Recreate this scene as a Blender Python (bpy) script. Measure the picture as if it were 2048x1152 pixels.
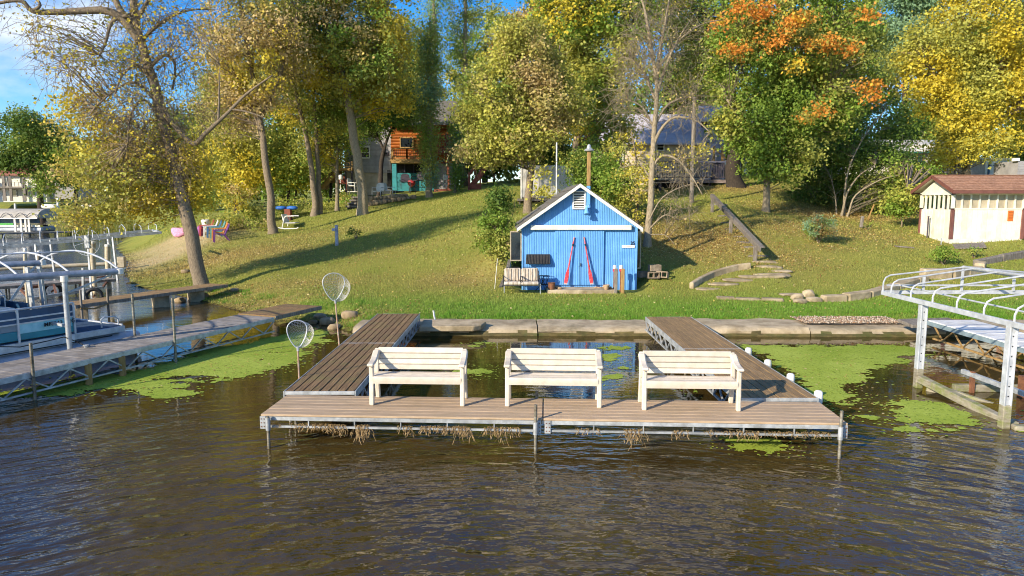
import bpy, bmesh, math, random
import numpy as np
from mathutils import Vector, Matrix, noise

for _o in list(bpy.data.objects):
    bpy.data.objects.remove(_o, do_unlink=True)
random.seed(7)
RNG = np.random.default_rng(7)
SC = bpy.context.scene
COL = SC.collection
R = math.radians

# ------------------------------------------------------------------ camera
CAM_H, PITCH, F = 3.1, R(6.96), 1400.0
cd = bpy.data.cameras.new('camera')
cd.sensor_width = 36.0
cd.lens = 36.0 * F / 2048.0
cd.clip_start, cd.clip_end = 0.1, 3000.0
cam = bpy.data.objects.new('camera', cd)
COL.objects.link(cam)
cam.location = (0, 0, CAM_H)
cam.rotation_euler = (math.pi / 2 - PITCH, 0, 0)
SC.camera = cam

# ------------------------------------------------------------------ sky and sun
SUN_EL, SUN_AZ = R(23.0), R(43.0)          # light travels towards (cos az, sin az)
TO_SUN = Vector((-math.cos(SUN_AZ) * math.cos(SUN_EL), -math.sin(SUN_AZ) * math.cos(SUN_EL), math.sin(SUN_EL)))
world = bpy.data.worlds.new('World')
SC.world = world
world.use_nodes = True
wn, wl = world.node_tree.nodes, world.node_tree.links
wn.clear()
w_out = wn.new('ShaderNodeOutputWorld')
w_bg = wn.new('ShaderNodeBackground')
w_bg.inputs['Strength'].default_value = 0.15
sky = wn.new('ShaderNodeTexSky')
sky.sky_type = 'NISHITA'
sky.sun_disc = False
sky.sun_elevation = SUN_EL
sky.sun_rotation = math.atan2(TO_SUN.x, TO_SUN.y)
sky.altitude = 300.0
sky.air_density = 1.0
sky.dust_density = 0.1
sky.ozone_density = 4.0
w_hs = wn.new('ShaderNodeHueSaturation')
w_hs.inputs['Saturation'].default_value = 1.35
w_hs.inputs['Value'].default_value = 1.0
w_hs.inputs['Hue'].default_value = 0.508
wl.new(sky.outputs[0], w_hs.inputs['Color'])
# scattered fair-weather clouds over the whole sky
w_tc = wn.new('ShaderNodeTexCoord')
w_map = wn.new('ShaderNodeMapping')
w_map.inputs['Scale'].default_value = (1.0, 1.0, 2.2)
w_map.inputs['Location'].default_value = (0.71, 0.42, 0.35)
wl.new(w_tc.outputs['Generated'], w_map.inputs['Vector'])
w_no = wn.new('ShaderNodeTexNoise')
w_no.inputs['Scale'].default_value = 2.6
w_no.inputs['Detail'].default_value = 8.0
w_no.inputs['Roughness'].default_value = 0.55
wl.new(w_map.outputs[0], w_no.inputs['Vector'])
# a handful of larger clouds round the whole sky
_sum = w_no.outputs['Fac']
for _az, _el, _sz, _k in ((-33, 11.5, 7.5, .165), (-75, 14, 12, .18), (48, 30, 14, .25), (120, 18, 12, .28), (200, 25, 15, .28), (-130, 22, 14, .28), (10, 48, 14, .22), (160, 50, 16, .25)):
    _c = Vector((math.sin(R(_az)) * math.cos(R(_el)), math.cos(R(_az)) * math.cos(R(_el)), math.sin(R(_el))))
    _d = wn.new('ShaderNodeVectorMath'); _d.operation = 'DOT_PRODUCT'; _d.inputs[1].default_value = _c
    wl.new(w_tc.outputs['Generated'], _d.inputs[0])
    _m = wn.new('ShaderNodeMapRange'); _m.interpolation_type = 'SMOOTHERSTEP'
    _m.inputs['From Min'].default_value = math.cos(R(_sz)); _m.inputs['From Max'].default_value = 1.0; _m.inputs['To Max'].default_value = _k
    wl.new(_d.outputs['Value'], _m.inputs['Value'])
    _a = wn.new('ShaderNodeMath'); _a.operation = 'ADD'
    wl.new(_sum, _a.inputs[0]); wl.new(_m.outputs[0], _a.inputs[1]); _sum = _a.outputs[0]
w_rp = wn.new('ShaderNodeValToRGB')
w_rp.color_ramp.elements[0].position = 0.60
w_rp.color_ramp.elements[1].position = 0.78
wl.new(_sum, w_rp.inputs['Fac'])
w_mx = wn.new('ShaderNodeMix')
w_mx.data_type = 'RGBA'
w_mx.inputs[7].default_value = (5.2, 5.3, 5.4, 1)
wl.new(w_rp.outputs['Color'], w_mx.inputs[0])
wl.new(w_hs.outputs['Color'], w_mx.inputs[6])
wl.new(w_mx.outputs[2], w_bg.inputs['Color'])
wl.new(w_bg.outputs[0], w_out.inputs['Surface'])

sd = bpy.data.lights.new('sun', 'SUN')
sd.energy = 4.8
sd.angle = R(0.6)
sd.color = (1.0, 0.89, 0.71)
sun = bpy.data.objects.new('sun', sd)
COL.objects.link(sun)
sun.location = TO_SUN * 60
sun.rotation_euler = (-TO_SUN).to_track_quat('-Z', 'Y').to_euler()

vs = SC.view_settings
vs.view_transform = 'Standard'
vs.look = 'None'
vs.exposure = 0.62
vs.gamma = 1.0
vs.use_curve_mapping = False
SC.cycles.max_bounces = 5
SC.cycles.diffuse_bounces = 2
SC.cycles.glossy_bounces = 2
SC.cycles.transmission_bounces = 3
SC.cycles.transparent_max_bounces = 6
SC.cycles.use_denoising = True
SC.cycles.use_adaptive_sampling = True
SC.cycles.adaptive_threshold = 0.02
SC.cycles.filter_width = 1.05
SC.cycles.sample_clamp_indirect = 4.0

# ------------------------------------------------------------------ helpers
CP, SP = math.cos(PITCH), math.sin(PITCH)
def ray(px, py):
    u, v = (px - 1024.0) / F, (576.0 - py) / F
    return u, CP + v * SP, -SP + v * CP
def onz(px, py, z=0.0):                      # the point at height z that the pixel shows
    u, dy, dz = ray(px, py)
    t = (z - CAM_H) / dz
    return Vector((u * t, dy * t, z))
def ony(px, py, Y):                          # the point at distance Y that the pixel shows
    u, dy, dz = ray(px, py)
    t = Y / dy
    return Vector((u * t, Y, CAM_H + dz * t))

ORIG = {}
def empty(name, loc=(0, 0, 0)):
    o = bpy.data.objects.new(name, None)
    o.empty_display_size = 0.2
    COL.objects.link(o)
    o.location = loc
    ORIG[o.name] = Vector(loc)
    return o
def tag(o, label=None, cat=None, group=None, kind=None):
    if label: o['label'] = label
    if cat: o['category'] = cat
    if group: o['group'] = group
    if kind: o['kind'] = kind
    return o
def thing(name, label, cat, loc=(0, 0, 0), group=None):
    return tag(empty(name, loc), label, cat, group)
def link_mesh(name, me, mat, parent=None, loc=None):
    o = bpy.data.objects.new(name, me)
    COL.objects.link(o)
    if mat is not None and not me.materials:
        me.materials.append(mat)
    if parent is not None:
        o.parent = parent
        ORIG[o.name] = ORIG[parent.name]
    else:
        ORIG[o.name] = Vector(loc) if loc is not None else Vector((0, 0, 0))
        if loc is not None: o.location = loc
    return o
def copy_tree(o, parent=None):
    c = o.copy()
    COL.objects.link(c)
    c.parent = parent
    ORIG[c.name] = ORIG[o.name]
    for ch in list(o.children):
        copy_tree(ch, c)
    return c
def frame_along(d, up=Vector((0, 0, 1))):
    d = d.normalized()
    if abs(d.dot(up)) > 0.99: up = Vector((0, 1, 0))
    s = d.cross(up).normalized()
    return d, s, s.cross(d).normalized()

BOXF = [(0, 3, 2, 1), (4, 5, 6, 7), (0, 1, 5, 4), (1, 2, 6, 5), (2, 3, 7, 6), (3, 0, 4, 7)]
class MB:
    """Collects shapes; build() links them as one mesh object."""
    def __init__(s):
        s.v, s.f = [], []
    def add(s, vs, fs):
        n = len(s.v)
        s.v.extend([tuple(v) for v in vs])
        s.f.extend([tuple(i + n for i in f) for f in fs])
        return s
    def box(s, c, d, rz=0.0, rx=0.0, ry=0.0):
        m = Matrix.Rotation(rz, 3, 'Z') @ Matrix.Rotation(ry, 3, 'Y') @ Matrix.Rotation(rx, 3, 'X')
        c = Vector(c)
        h = [x / 2 for x in d]
        vs = [c + m @ Vector((x * h[0], y * h[1], z * h[2])) for z in (-1, 1) for x, y in ((-1, -1), (1, -1), (1, 1), (-1, 1))]
        return s.add(vs, BOXF)
    def bar(s, p0, p1, w, h, up=(0, 0, 1), ext=0.0):
        p0, p1 = Vector(p0), Vector(p1)
        d, sd_, u = frame_along(p1 - p0, Vector(up))
        p0, p1 = p0 - d * ext, p1 + d * ext
        vs = [p + sd_ * (a * w / 2) + u * (b * h / 2) for p in (p0, p1) for a, b in ((-1, -1), (1, -1), (1, 1), (-1, 1))]
        return s.add(vs, BOXF)
    def tube(s, pts, r, n=8, caps=True):
        pts = [Vector(p) for p in pts]
        rs = r if isinstance(r, (list, tuple)) else [r] * len(pts)
        t = (pts[1] - pts[0]).normalized()
        _, a, b = frame_along(t)
        rings = []
        for i, p in enumerate(pts):
            if 0 < i < len(pts) - 1: t = ((pts[i + 1] - p).normalized() + (p - pts[i - 1]).normalized()).normalized()
            elif i: t = (p - pts[i - 1]).normalized()
            a = (a - t * a.dot(t)).normalized()
            b = t.cross(a)
            rings.append([p + (a * math.cos(6.28318 * k / n) + b * math.sin(6.28318 * k / n)) * rs[i] for k in range(n)])
        fs = []
        for i in range(len(pts) - 1):
            for k in range(n):
                fs.append((i * n + k, i * n + (k + 1) % n, (i + 1) * n + (k + 1) % n, (i + 1) * n + k))
        if caps:
            fs.append(tuple(range(n - 1, -1, -1)))
            fs.append(tuple((len(pts) - 1) * n + k for k in range(n)))
        return s.add([v for rg in rings for v in rg], fs)
    def prism(s, poly, ext):                  # polygon (3-D points) swept along ext
        ext = Vector(ext)
        n = len(poly)
        vs = [Vector(p) for p in poly] + [Vector(p) + ext for p in poly]
        fs = [tuple(range(n - 1, -1, -1)), tuple(range(n, 2 * n))]
        fs += [(i, (i + 1) % n, n + (i + 1) % n, n + i) for i in range(n)]
        return s.add(vs, fs)
    def lathe(s, c, prof, n=16):              # prof: (radius, z) pairs
        c = Vector(c)
        vs = [c + Vector((r * math.cos(6.28318 * k / n), r * math.sin(6.28318 * k / n), z)) for r, z in prof for k in range(n)]
        fs = [(i * n + k, i * n + (k + 1) % n, (i + 1) * n + (k + 1) % n, (i + 1) * n + k) for i in range(len(prof) - 1) for k in range(n)]
        fs.append(tuple(range(n - 1, -1, -1)))
        fs.append(tuple((len(prof) - 1) * n + k for k in range(n)))
        return s.add(vs, fs)
    def rock(s, c, d, seed=0, n=2):
        bm = bmesh.new()
        bmesh.ops.create_icosphere(bm, subdivisions=n, radius=0.5)
        vs = []
        for v in bm.verts:
            k = 1 + 0.35 * noise.noise(v.co * 2.2 + Vector((seed * 7.3, seed * 3.1, seed)))
            q = v.co * k
            q = Vector([math.copysign(min(abs(a), 0.42), a) for a in q])
            vs.append(Vector(c) + Vector((q.x * d[0], q.y * d[1], q.z * d[2])))
        bm.verts.index_update()
        fs = [tuple(v.index for v in f.verts) for f in bm.faces]
        bm.free()
        return s.add(vs, fs)
    def build(s, name, mat, parent=None, smooth=False, bevel=0.0, loc=None):
        me = bpy.data.meshes.new(name)
        off = ORIG[parent.name] if parent is not None else (Vector(loc) if loc is not None else Vector((0, 0, 0)))
        me.from_pydata([(v[0] - off[0], v[1] - off[1], v[2] - off[2]) for v in s.v], [], s.f)
        if bevel > 0:
            bm = bmesh.new(); bm.from_mesh(me)
            es = [e for e in bm.edges if len(e.link_faces) == 2 and e.calc_face_angle(0) > 0.6]
            bmesh.ops.bevel(bm, geom=es, offset=bevel, segments=1, affect='EDGES', clamp_overlap=True)
            bm.to_mesh(me); bm.free()
        if smooth:
            me.polygons.foreach_set('use_smooth', [True] * len(me.polygons))
            if smooth != 'all':
                me.set_sharp_from_angle(angle=R(40))
        me.update()
        return link_mesh(name, me, mat, parent, loc)

def np_mesh(name, V, Fc, k, colors=None, attr='leafcol'):
    """Mesh from arrays: V (n,3), Fc (m,k) faces, optional one colour per face."""
    me = bpy.data.meshes.new(name)
    m = len(Fc)
    me.vertices.add(len(V)); me.loops.add(m * k); me.polygons.add(m)
    me.vertices.foreach_set('co', np.asarray(V, np.float32).ravel())
    me.loops.foreach_set('vertex_index', np.asarray(Fc, np.int32).ravel())
    me.polygons.foreach_set('loop_start', np.arange(0, m * k, k, dtype=np.int32))
    me.update(calc_edges=True)
    if colors is not None:
        a = me.attributes.new(attr, 'FLOAT_COLOR', 'FACE')
        c4 = np.ones((m, 4), np.float32); c4[:, :3] = colors
        a.data.foreach_set('color', c4.ravel())
    return me

# ------------------------------------------------------------------ materials
MATS = {}
def new_mat(name):
    m = bpy.data.materials.new(name)
    m.use_nodes = True
    nt = m.node_tree
    b = nt.nodes['Principled BSDF']
    return m, nt, nt.nodes, nt.links, b
def lin(h):                                  # 'rrggbb' sRGB to linear
    c = [int(h[i:i + 2], 16) / 255 for i in (0, 2, 4)]
    return tuple((x / 12.92 if x <= 0.04045 else ((x + 0.055) / 1.055) ** 2.4) for x in c)
def mat(name, c1, c2=None, rough=0.7, scale=6.0, stretch=(1, 1, 1), metal=0.0, bump=0.0, bscale=None, detail=6.0, spec=0.5, lo=0.35, hi=0.65, dirt=None, dscale=1.5, damt=0.5):
    if name in MATS: return MATS[name]
    m, nt, N, L, b = new_mat(name)
    b.inputs['Roughness'].default_value = rough
    b.inputs['Metallic'].default_value = metal
    b.inputs['Specular IOR Level'].default_value = spec
    tc = N.new('ShaderNodeTexCoord')
    mp = N.new('ShaderNodeMapping')
    mp.inputs['Scale'].default_value = stretch
    L.new(tc.outputs['Object'], mp.inputs['Vector'])
    n1 = N.new('ShaderNodeTexNoise')
    n1.inputs['Scale'].default_value = scale
    n1.inputs['Detail'].default_value = detail
    n1.inputs['Roughness'].default_value = 0.6
    L.new(mp.outputs[0], n1.inputs['Vector'])
    rp = N.new('ShaderNodeValToRGB')
    rp.color_ramp.elements[0].position = lo
    rp.color_ramp.elements[1].position = hi
    c2 = c2 or tuple(x * 0.75 for x in c1)
    rp.color_ramp.elements[0].color = (*c1, 1)
    rp.color_ramp.elements[1].color = (*c2, 1)
    L.new(n1.outputs['Fac'], rp.inputs['Fac'])
    out = rp.outputs['Color']
    if dirt:
        n2 = N.new('ShaderNodeTexNoise')
        n2.inputs['Scale'].default_value = dscale
        n2.inputs['Detail'].default_value = 8
        n2.inputs['Roughness'].default_value = 0.7
        L.new(tc.outputs['Object'], n2.inputs['Vector'])
        r2 = N.new('ShaderNodeMapRange')
        r2.inputs['From Min'].default_value = 0.48
        r2.inputs['From Max'].default_value = 0.68
        r2.inputs['To Max'].default_value = damt
        L.new(n2.outputs['Fac'], r2.inputs['Value'])
        mx = N.new('ShaderNodeMix'); mx.data_type = 'RGBA'
        L.new(r2.outputs[0], mx.inputs[0]); L.new(out, mx.inputs[6])
        mx.inputs[7].default_value = (*dirt, 1)
        out = mx.outputs[2]
    # each object its own shade
    oi = N.new('ShaderNodeObjectInfo')
    mr = N.new('ShaderNodeMapRange')
    mr.inputs['To Min'].default_value = 0.86; mr.inputs['To Max'].default_value = 1.1
    L.new(oi.outputs['Random'], mr.inputs['Value'])
    hs = N.new('ShaderNodeHueSaturation')
    L.new(mr.outputs[0], hs.inputs['Value']); L.new(out, hs.inputs['Color'])
    L.new(hs.outputs['Color'], b.inputs['Base Color'])
    if bump > 0:
        n3 = N.new('ShaderNodeTexNoise')
        n3.inputs['Scale'].default_value = bscale or scale * 3
        n3.inputs['Detail'].default_value = 5
        L.new(mp.outputs[0], n3.inputs['Vector'])
        bp = N.new('ShaderNodeBump')
        bp.inputs['Strength'].default_value = min(1.0, bump)
        bp.inputs['Distance'].default_value = 0.02
        L.new(n3.outputs['Fac'], bp.inputs['Height'])
        L.new(bp.outputs[0], b.inputs['Normal'])
    MATS[name] = m
    return m
def leaf_mat(name='leaf', trans=0.35, rough=0.6):
    m, nt, N, L, b = new_mat(name)
    at = N.new('ShaderNodeAttribute'); at.attribute_name = 'leafcol'
    L.new(at.outputs['Color'], b.inputs['Base Color'])
    b.inputs['Roughness'].default_value = rough
    b.inputs['Specular IOR Level'].default_value = 0.3
    tr = N.new('ShaderNodeBsdfTranslucent')
    L.new(at.outputs['Color'], tr.inputs['Color'])
    mx = N.new('ShaderNodeMixShader'); mx.inputs[0].default_value = trans
    L.new(b.outputs[0], mx.inputs[1]); L.new(tr.outputs[0], mx.inputs[2])
    L.new(mx.outputs[0], N['Material Output'].inputs['Surface'])
    return m
LEAF = leaf_mat('leaf', 0.36)
BLADE = leaf_mat('grass_blade', 0.3)
M_bark = mat('bark', lin('9c8b72'), lin('635544'), 0.9, 9, (6, 6, 0.9), bump=1.0, bscale=14)
M_bark_pale = mat('bark_pale', lin('a99a80'), lin('75674f'), 0.9, 9, (5, 5, 1), bump=0.8, bscale=12)
M_bark_dark = mat('bark_dark', lin('4d4238'), lin('2b241f'), 0.95, 9, (5, 5, 0.8), bump=1.0, bscale=12)
M_galv = mat('galvanised_steel', lin('c2c4c4'), lin('a0a3a4'), 0.45, 9, metal=0.3, dirt=lin('6b6a62'), dscale=4, damt=0.6)
M_alu = mat('white_aluminium', lin('d6d8da'), lin('b6b9bd'), 0.45, 7, metal=0.25, dirt=lin('8e8c84'), dscale=3, damt=0.35)
M_steel_blue = mat('blue_grey_tube', lin('a4acb8'), lin('7a8493'), 0.5, 8, metal=0.3, dirt=lin('666a70'), dscale=5)
M_white = mat('white_paint', lin('e9e6de'), lin('d8d3c6'), 0.55, 4, dirt=lin('a79f8d'), dscale=2.5, damt=0.35)
M_cream = mat('cream_paint', lin('ece6d6'), lin('ddd4c0'), 0.6, 3, dirt=lin('b3a58a'), dscale=1.8, damt=0.35)
M_beige_plastic = mat('beige_plastic', lin('dacebc'), lin('ccbeaa'), 0.5, 8, (1, 1, 1), bump=0.08, bscale=60, dirt=lin('b3a48c'), dscale=5, damt=0.3)
M_tan_deck = mat('tan_composite', lin('bfa586'), lin('a88d6f'), 0.7, 5, (0.8, 14, 14), bump=0.25, bscale=9, dirt=lin('94805f'), dscale=3.5, damt=0.4)
M_brown_deck = mat('weathered_brown_plank', lin('957650'), lin('6a5032'), 0.85, 4, (16, 0.7, 16), bump=0.5, bscale=6, dirt=lin('7d7440'), dscale=2.2, damt=0.65)
M_grey_brown_deck = mat('weathered_grey_brown_plank', lin('a5865c'), lin('7c6240'), 0.85, 4, (16, 0.7, 16), bump=0.5, bscale=6, dirt=lin('66553c'), dscale=2.5, damt=0.5)
M_grey_deck = mat('grey_composite', lin('9a938c'), lin('7d756d'), 0.8, 6, (1, 1, 1), bump=0.2, dirt=lin('5e5647'), dscale=1.6, damt=0.55)
M_white_deck = mat('white_panel', lin('e8e6e2'), lin('d5d2cc'), 0.55, 5, dirt=lin('aaa498'), dscale=2.5, damt=0.35)
M_concrete = mat('concrete', lin('bdab8c'), lin('99876a'), 0.92, 3.5, bump=0.6, bscale=18, dirt=lin('5d5334'), dscale=1.1, damt=0.7)
M_concrete_wet = mat('mossy_concrete', lin('6b5f38'), lin('443c20'), 0.8, 5, (1, 1, 3), bump=0.5, bscale=18, dirt=lin('4c5420'), dscale=2.5, damt=0.7)
M_blue = mat('blue_corrugated_paint', lin('6aa3da'), lin('5e9ad3'), 0.5, 3, (2, 2, 0.5), dirt=lin('78b2e6'), dscale=2.0, damt=0.8)
M_blue_door = mat('blue_door_paint', lin('6ca4da'), lin('609bd3'), 0.5, 3, (2, 2, 0.5), dirt=lin('4c8ccf'), dscale=2.5, damt=0.5)
M_red = mat('red_paint', lin('cf3b42'), lin('b92c36'), 0.5, 9, dirt=lin('d98b86'), dscale=14, damt=0.6)
M_shingle_grey = mat('grey_shingle', lin('7c766c'), lin('5d584f'), 0.95, 14, bump=0.5, bscale=60)
M_shingle_brown = mat('brown_shingle', lin('b58a6e'), lin('94694f'), 0.95, 10, bump=0.5, bscale=60)
M_brown_trim = mat('brown_trim', lin('7d4f43'), lin('6b4339'), 0.6, 6)
M_wood_grey = mat('weathered_grey_wood', lin('8d8478'), lin('655c51'), 0.9, 5, (3, 3, 0.8), bump=0.4)
M_wood_tan = mat('tan_wood', lin('b08d55'), lin('8d6d3e'), 0.8, 5, (4, 4, 0.6), bump=0.3)
M_black = mat('black_plastic', lin('2a2a2a'), lin('1c1c1c'), 0.6, 8)
M_dark_glass = mat('dark_window_glass', lin('2a3138'), lin('1c2227'), 0.06, 2, spec=0.8)
M_rust = mat('rusty_metal', lin('8a5a3c'), lin('63412c'), 0.85, 9, bump=0.3)
# ------------------------------------------------------------------ the lie of the land
_bank = [(668, 655), (640, 645), (600, 648), (560, 652), (500, 630), (430, 612), (375, 598), (345, 588), (300, 580), (255, 570), (243, 548),
         (252, 528), (240, 508), (226, 494), (232, 480), (275, 469), (268, 460), (200, 453), (140, 446), (108, 437), (60, 434), (-200, 433)]
LAKE = [(400.0, 15.9), (12.0, 16.0), (-3.7, 16.2)] + [tuple(onz(a, b).xy) for a, b in _bank] + [(-400.0, 170.0), (-400.0, -300.0), (400.0, -300.0)]
LAKE = np.array(LAKE)
def lake_sd(X, Y):
    """Signed distance to the shore: negative in the lake."""
    X = np.asarray(X, float); Y = np.asarray(Y, float)
    d2 = np.full(X.shape, 1e12); ins = np.zeros(X.shape, bool)
    for i in range(len(LAKE)):
        ax, ay = LAKE[i]; bx, by = LAKE[(i + 1) % len(LAKE)]
        ex, ey = bx - ax, by - ay
        t = np.clip(((X - ax) * ex + (Y - ay) * ey) / (ex * ex + ey * ey), 0, 1)
        d2 = np.minimum(d2, (X - ax - t * ex) ** 2 + (Y - ay - t * ey) ** 2)
        c = ((ay > Y) != (by > Y)) & (X < ex * (Y - ay) / (ey if ey else 1e-9) + ax)
        ins ^= c
    d = np.sqrt(d2)
    return np.where(ins, -d, d)
_ctl = [(600, 560, 24), (750, 540, 24.5), (950, 560, 22.5), (960, 520, 24), (850, 480, 29), (680, 490, 30), (560, 500, 30), (450, 540, 26), (405, 557, 23.7),
        (330, 520, 30), (300, 490, 37), (430, 485, 35), (540, 468, 37), (605, 459, 39), (633, 430, 42), (728, 428, 41), (800, 402, 48), (858, 395, 46),
        (910, 387, 48), (1000, 375, 45), (930, 440, 32), (950, 400, 40), (700, 395, 52), (870, 380, 54), (480, 425, 50), (300, 442, 62), (1000, 500, 23.5),
        (1010, 545, 22.6), (1000, 440, 28), (1090, 405, 36), (1320, 545, 23), (1330, 480, 27), (1380, 420, 33), (1385, 405, 34), (1340, 562, 22.2),
        (1540, 545, 22.2), (1510, 520, 23.5), (1460, 470, 27), (1420, 400, 33), (1533, 425, 33), (1637, 487, 26), (1600, 560, 22), (1750, 540, 23),
        (1700, 470, 28), (1750, 420, 36), (1680, 430, 34), (1850, 485, 28), (2035, 485, 27), (2048, 520, 24.5), (1900, 530, 24), (1980, 560, 22),
        (1550, 352, 45), (1470, 373, 40), (1330, 382, 42), (1800, 352, 50), (1950, 342, 52), (1150, 395, 40), (1150, 430, 31), (1400, 520, 24.5), (1380, 470, 28)]
_cp = [tuple(ony(*c)) for c in _ctl]
_cp += [tuple(onz(a, b, z)) for a, b, z in ((900, 612, .30), (1300, 605, .34), (1600, 612, .30), (1900, 625, .28), (2040, 602, .36), (1150, 588, .36), (700, 605, .36), (560, 592, .38), (480, 580, .36), (1450, 588, .40), (1700, 585, .46), (800, 590, .40), (300, 552, .30), (1800, 608, .34))]
_cp += [(-9, 70, 4.2), (10, 75, 6.5), (35, 70, 6.0), (-45, 160, 2.6), (-130, 170, 3.6), (-110, 150, 2.2), (-95, 148, 2.4), (-60, 120, 2.2), (-30, 90, 3.4), (0, 130, 7), (60, 120, 7), (60, 40, 3.0), (30, 30, 2.0), (60, 18, .5), (25, 18.5, .4)]
_cp += [(x, 260.0, 6.0) for x in (-300, -150, 0, 150, 300)] + [(300, 100, 5), (300, 20, 1.0)]
_cp = np.array(_cp)
_A = np.sqrt(((_cp[:, None, :2] - _cp[None, :, :2]) ** 2).sum(-1))
_n = len(_cp)
_S = np.zeros((_n + 3, _n + 3))
_S[:_n, :_n] = _A + np.eye(_n) * 0.02
_S[:_n, _n] = 1; _S[:_n, _n + 1:] = _cp[:, :2] / 50.0
_S[_n:, :_n] = _S[:_n, _n:].T
_W = np.linalg.solve(_S, np.concatenate([_cp[:, 2], np.zeros(3)]))
def ground(X, Y):
    """Height of the ground (array or single point)."""
    one = np.isscalar(X)
    X = np.atleast_1d(np.asarray(X, float)); Y = np.atleast_1d(np.asarray(Y, float))
    sh = X.shape
    x, y = X.ravel(), Y.ravel()
    z = np.empty_like(x)
    for i in range(0, len(x), 20000):
        a, b = x[i:i + 20000], y[i:i + 20000]
        r = np.sqrt((a[:, None] - _cp[None, :, 0]) ** 2 + (b[:, None] - _cp[None, :, 1]) ** 2)
        z[i:i + 20000] = r @ _W[:_n] + _W[_n] + a / 50 * _W[_n + 1] + b / 50 * _W[_n + 2]
    z = np.clip(z, 0.1, 9.0)
    d = lake_sd(x, y)
    # cut for the boathouse, dug into the hillside
    k = np.clip((d - 0.05) / np.where(x > -4, 1.1, np.clip(1.1 + (-4 - x) * .5, 1.1, 4.5)), 0, 1); k = k * k * (3 - 2 * k)
    z = np.where(d > 0, 0.04 + (z - 0.04) * k, -np.minimum(1.3, 0.10 + 0.55 * -d))
    inb = np.maximum(np.maximum(0.25 - x, x - 4.0), np.maximum(21.0 - y, y - 26.6))
    c = np.clip(inb / 0.45, 0, 1)
    z = np.where(d > 0, 0.36 + (z - 0.36) * c, z)
    return float(z[0]) if one else z.reshape(sh)
def gpt(x, y, dz=0.0):
    return Vector((x, y, ground(x, y) + dz))
def gpix(px, py, Y0):                         # the ground under a pixel near distance Y0
    Y = Y0
    for _ in range(30):
        p = ony(px, py, Y)
        e = p.z - ground(p.x, p.y)
        Y += np.clip(e * 4.0, -1.5, 1.5) * (1 if py > 420 else 0.3)
        if abs(e) < 0.01: break
    p = ony(px, py, Y)
    return Vector((p.x, p.y, ground(p.x, p.y)))

def axis(parts):
    out = []
    for a, b, s in parts:
        out += list(np.arange(a, b, s))
    return np.array(out + [parts[-1][1]])
gx = axis([(-420, -120, 30), (-120, -30, 3), (-30, -14, 0.8), (-14, 12, 0.22), (12, 24, 0.6), (24, 60, 3), (60, 420, 30)])
gy = axis([(-300, 0, 60), (0, 14, 3.5), (14, 28, 0.22), (28, 48, 0.5), (48, 90, 2), (90, 180, 6), (180, 900, 60)])
GX, GY = np.meshgrid(gx, gy)
GZ = ground(GX, GY)
_nz = np.array([noise.noise(Vector((a * 0.9, b * 0.9, 0))) * 0.035 + noise.noise(Vector((a * 3.1, b * 3.1, 4))) * 0.012 for a, b in zip(GX.ravel(), GY.ravel())]).reshape(GX.shape)
SD = lake_sd(GX, GY)
GZ = GZ + np.where((SD > 1.0), _nz, 0)
V = np.stack([GX, GY, GZ], -1).reshape(-1, 3)
nx, ny = len(gx), len(gy)
ii = (np.arange(ny - 1)[:, None] * nx + np.arange(nx - 1)[None, :]).ravel()
Fq = np.stack([ii, ii + 1, ii + nx + 1, ii + nx], -1)

def blob(X, Y, cx, cy, rx, ry, rot=0.0):
    c, s = math.cos(rot), math.sin(rot)
    a = ((X - cx) * c + (Y - cy) * s) / rx
    b = (-(X - cx) * s + (Y - cy) * c) / ry
    return np.exp(-(a * a + b * b))
def zone_litter(X, Y):                        # where dead leaves and dry grass lie
    z = np.zeros(np.shape(X))
    for px, py, Y0, rx, ry, k in ((420, 505, 30, 4.5, 2.5, 1.0), (560, 572, 23, 4, 1.2, .6), (930, 560, 22.5, 1.8, 1.0, .8), (960, 540, 23, 1.5, 1.5, .6), (1390, 480, 27, 3, 3.5, .95),
                                  (1600, 450, 29, 5, 3, .55), (1650, 500, 25.5, 1.4, .7, .5), (640, 620, 18, 2, .9, .9), (1470, 378, 40, 3, 2, 1.0), (1680, 425, 34, 4, 2, 1.0),
                                  (1560, 520, 24, 2, 2, .5), (480, 590, 20.5, 2.5, 1.0, .8), (520, 520, 28, 3, 1.5, .5), (800, 500, 27, 3, 2, .35), (640, 470, 34, 4, 2.5, .4)):
        p = ony(px, py, Y0)
        z = np.maximum(z, k * blob(X, Y, p.x, p.y, rx, ry))
    return z
def zone_sand(X, Y):
    p = ony(300, 500, 35)
    q = ony(350, 478, 41)
    return np.clip(blob(X, Y, p.x, p.y, 2.6, 6.0, -0.3) * 1.2 + blob(X, Y, q.x, q.y, 3.0, 2.5), 0, 1)
def zone_shore(X, Y):                         # lush strip along the sea wall
    return np.exp(-((Y - 18.6) / 1.6) ** 2) * (X > -6)
lit, snd, sho = zone_litter(GX, GY), zone_sand(GX, GY), zone_shore(GX, GY)
me = np_mesh('ground', V, Fq, 4)
a = me.attributes.new('zone', 'FLOAT_COLOR', 'POINT')
zc = np.ones((V.shape[0], 4), np.float32)
zc[:, 0] = lit.ravel(); zc[:, 1] = snd.ravel(); zc[:, 2] = sho.ravel()
bedm = (SD < 0.15) & ~((GX > -3.7) & (GY > 16))
zc[:, 3] = bedm.ravel()
a.data.foreach_set('color', zc.ravel())
me.polygons.foreach_set('use_smooth', [True] * len(me.polygons))

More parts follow.
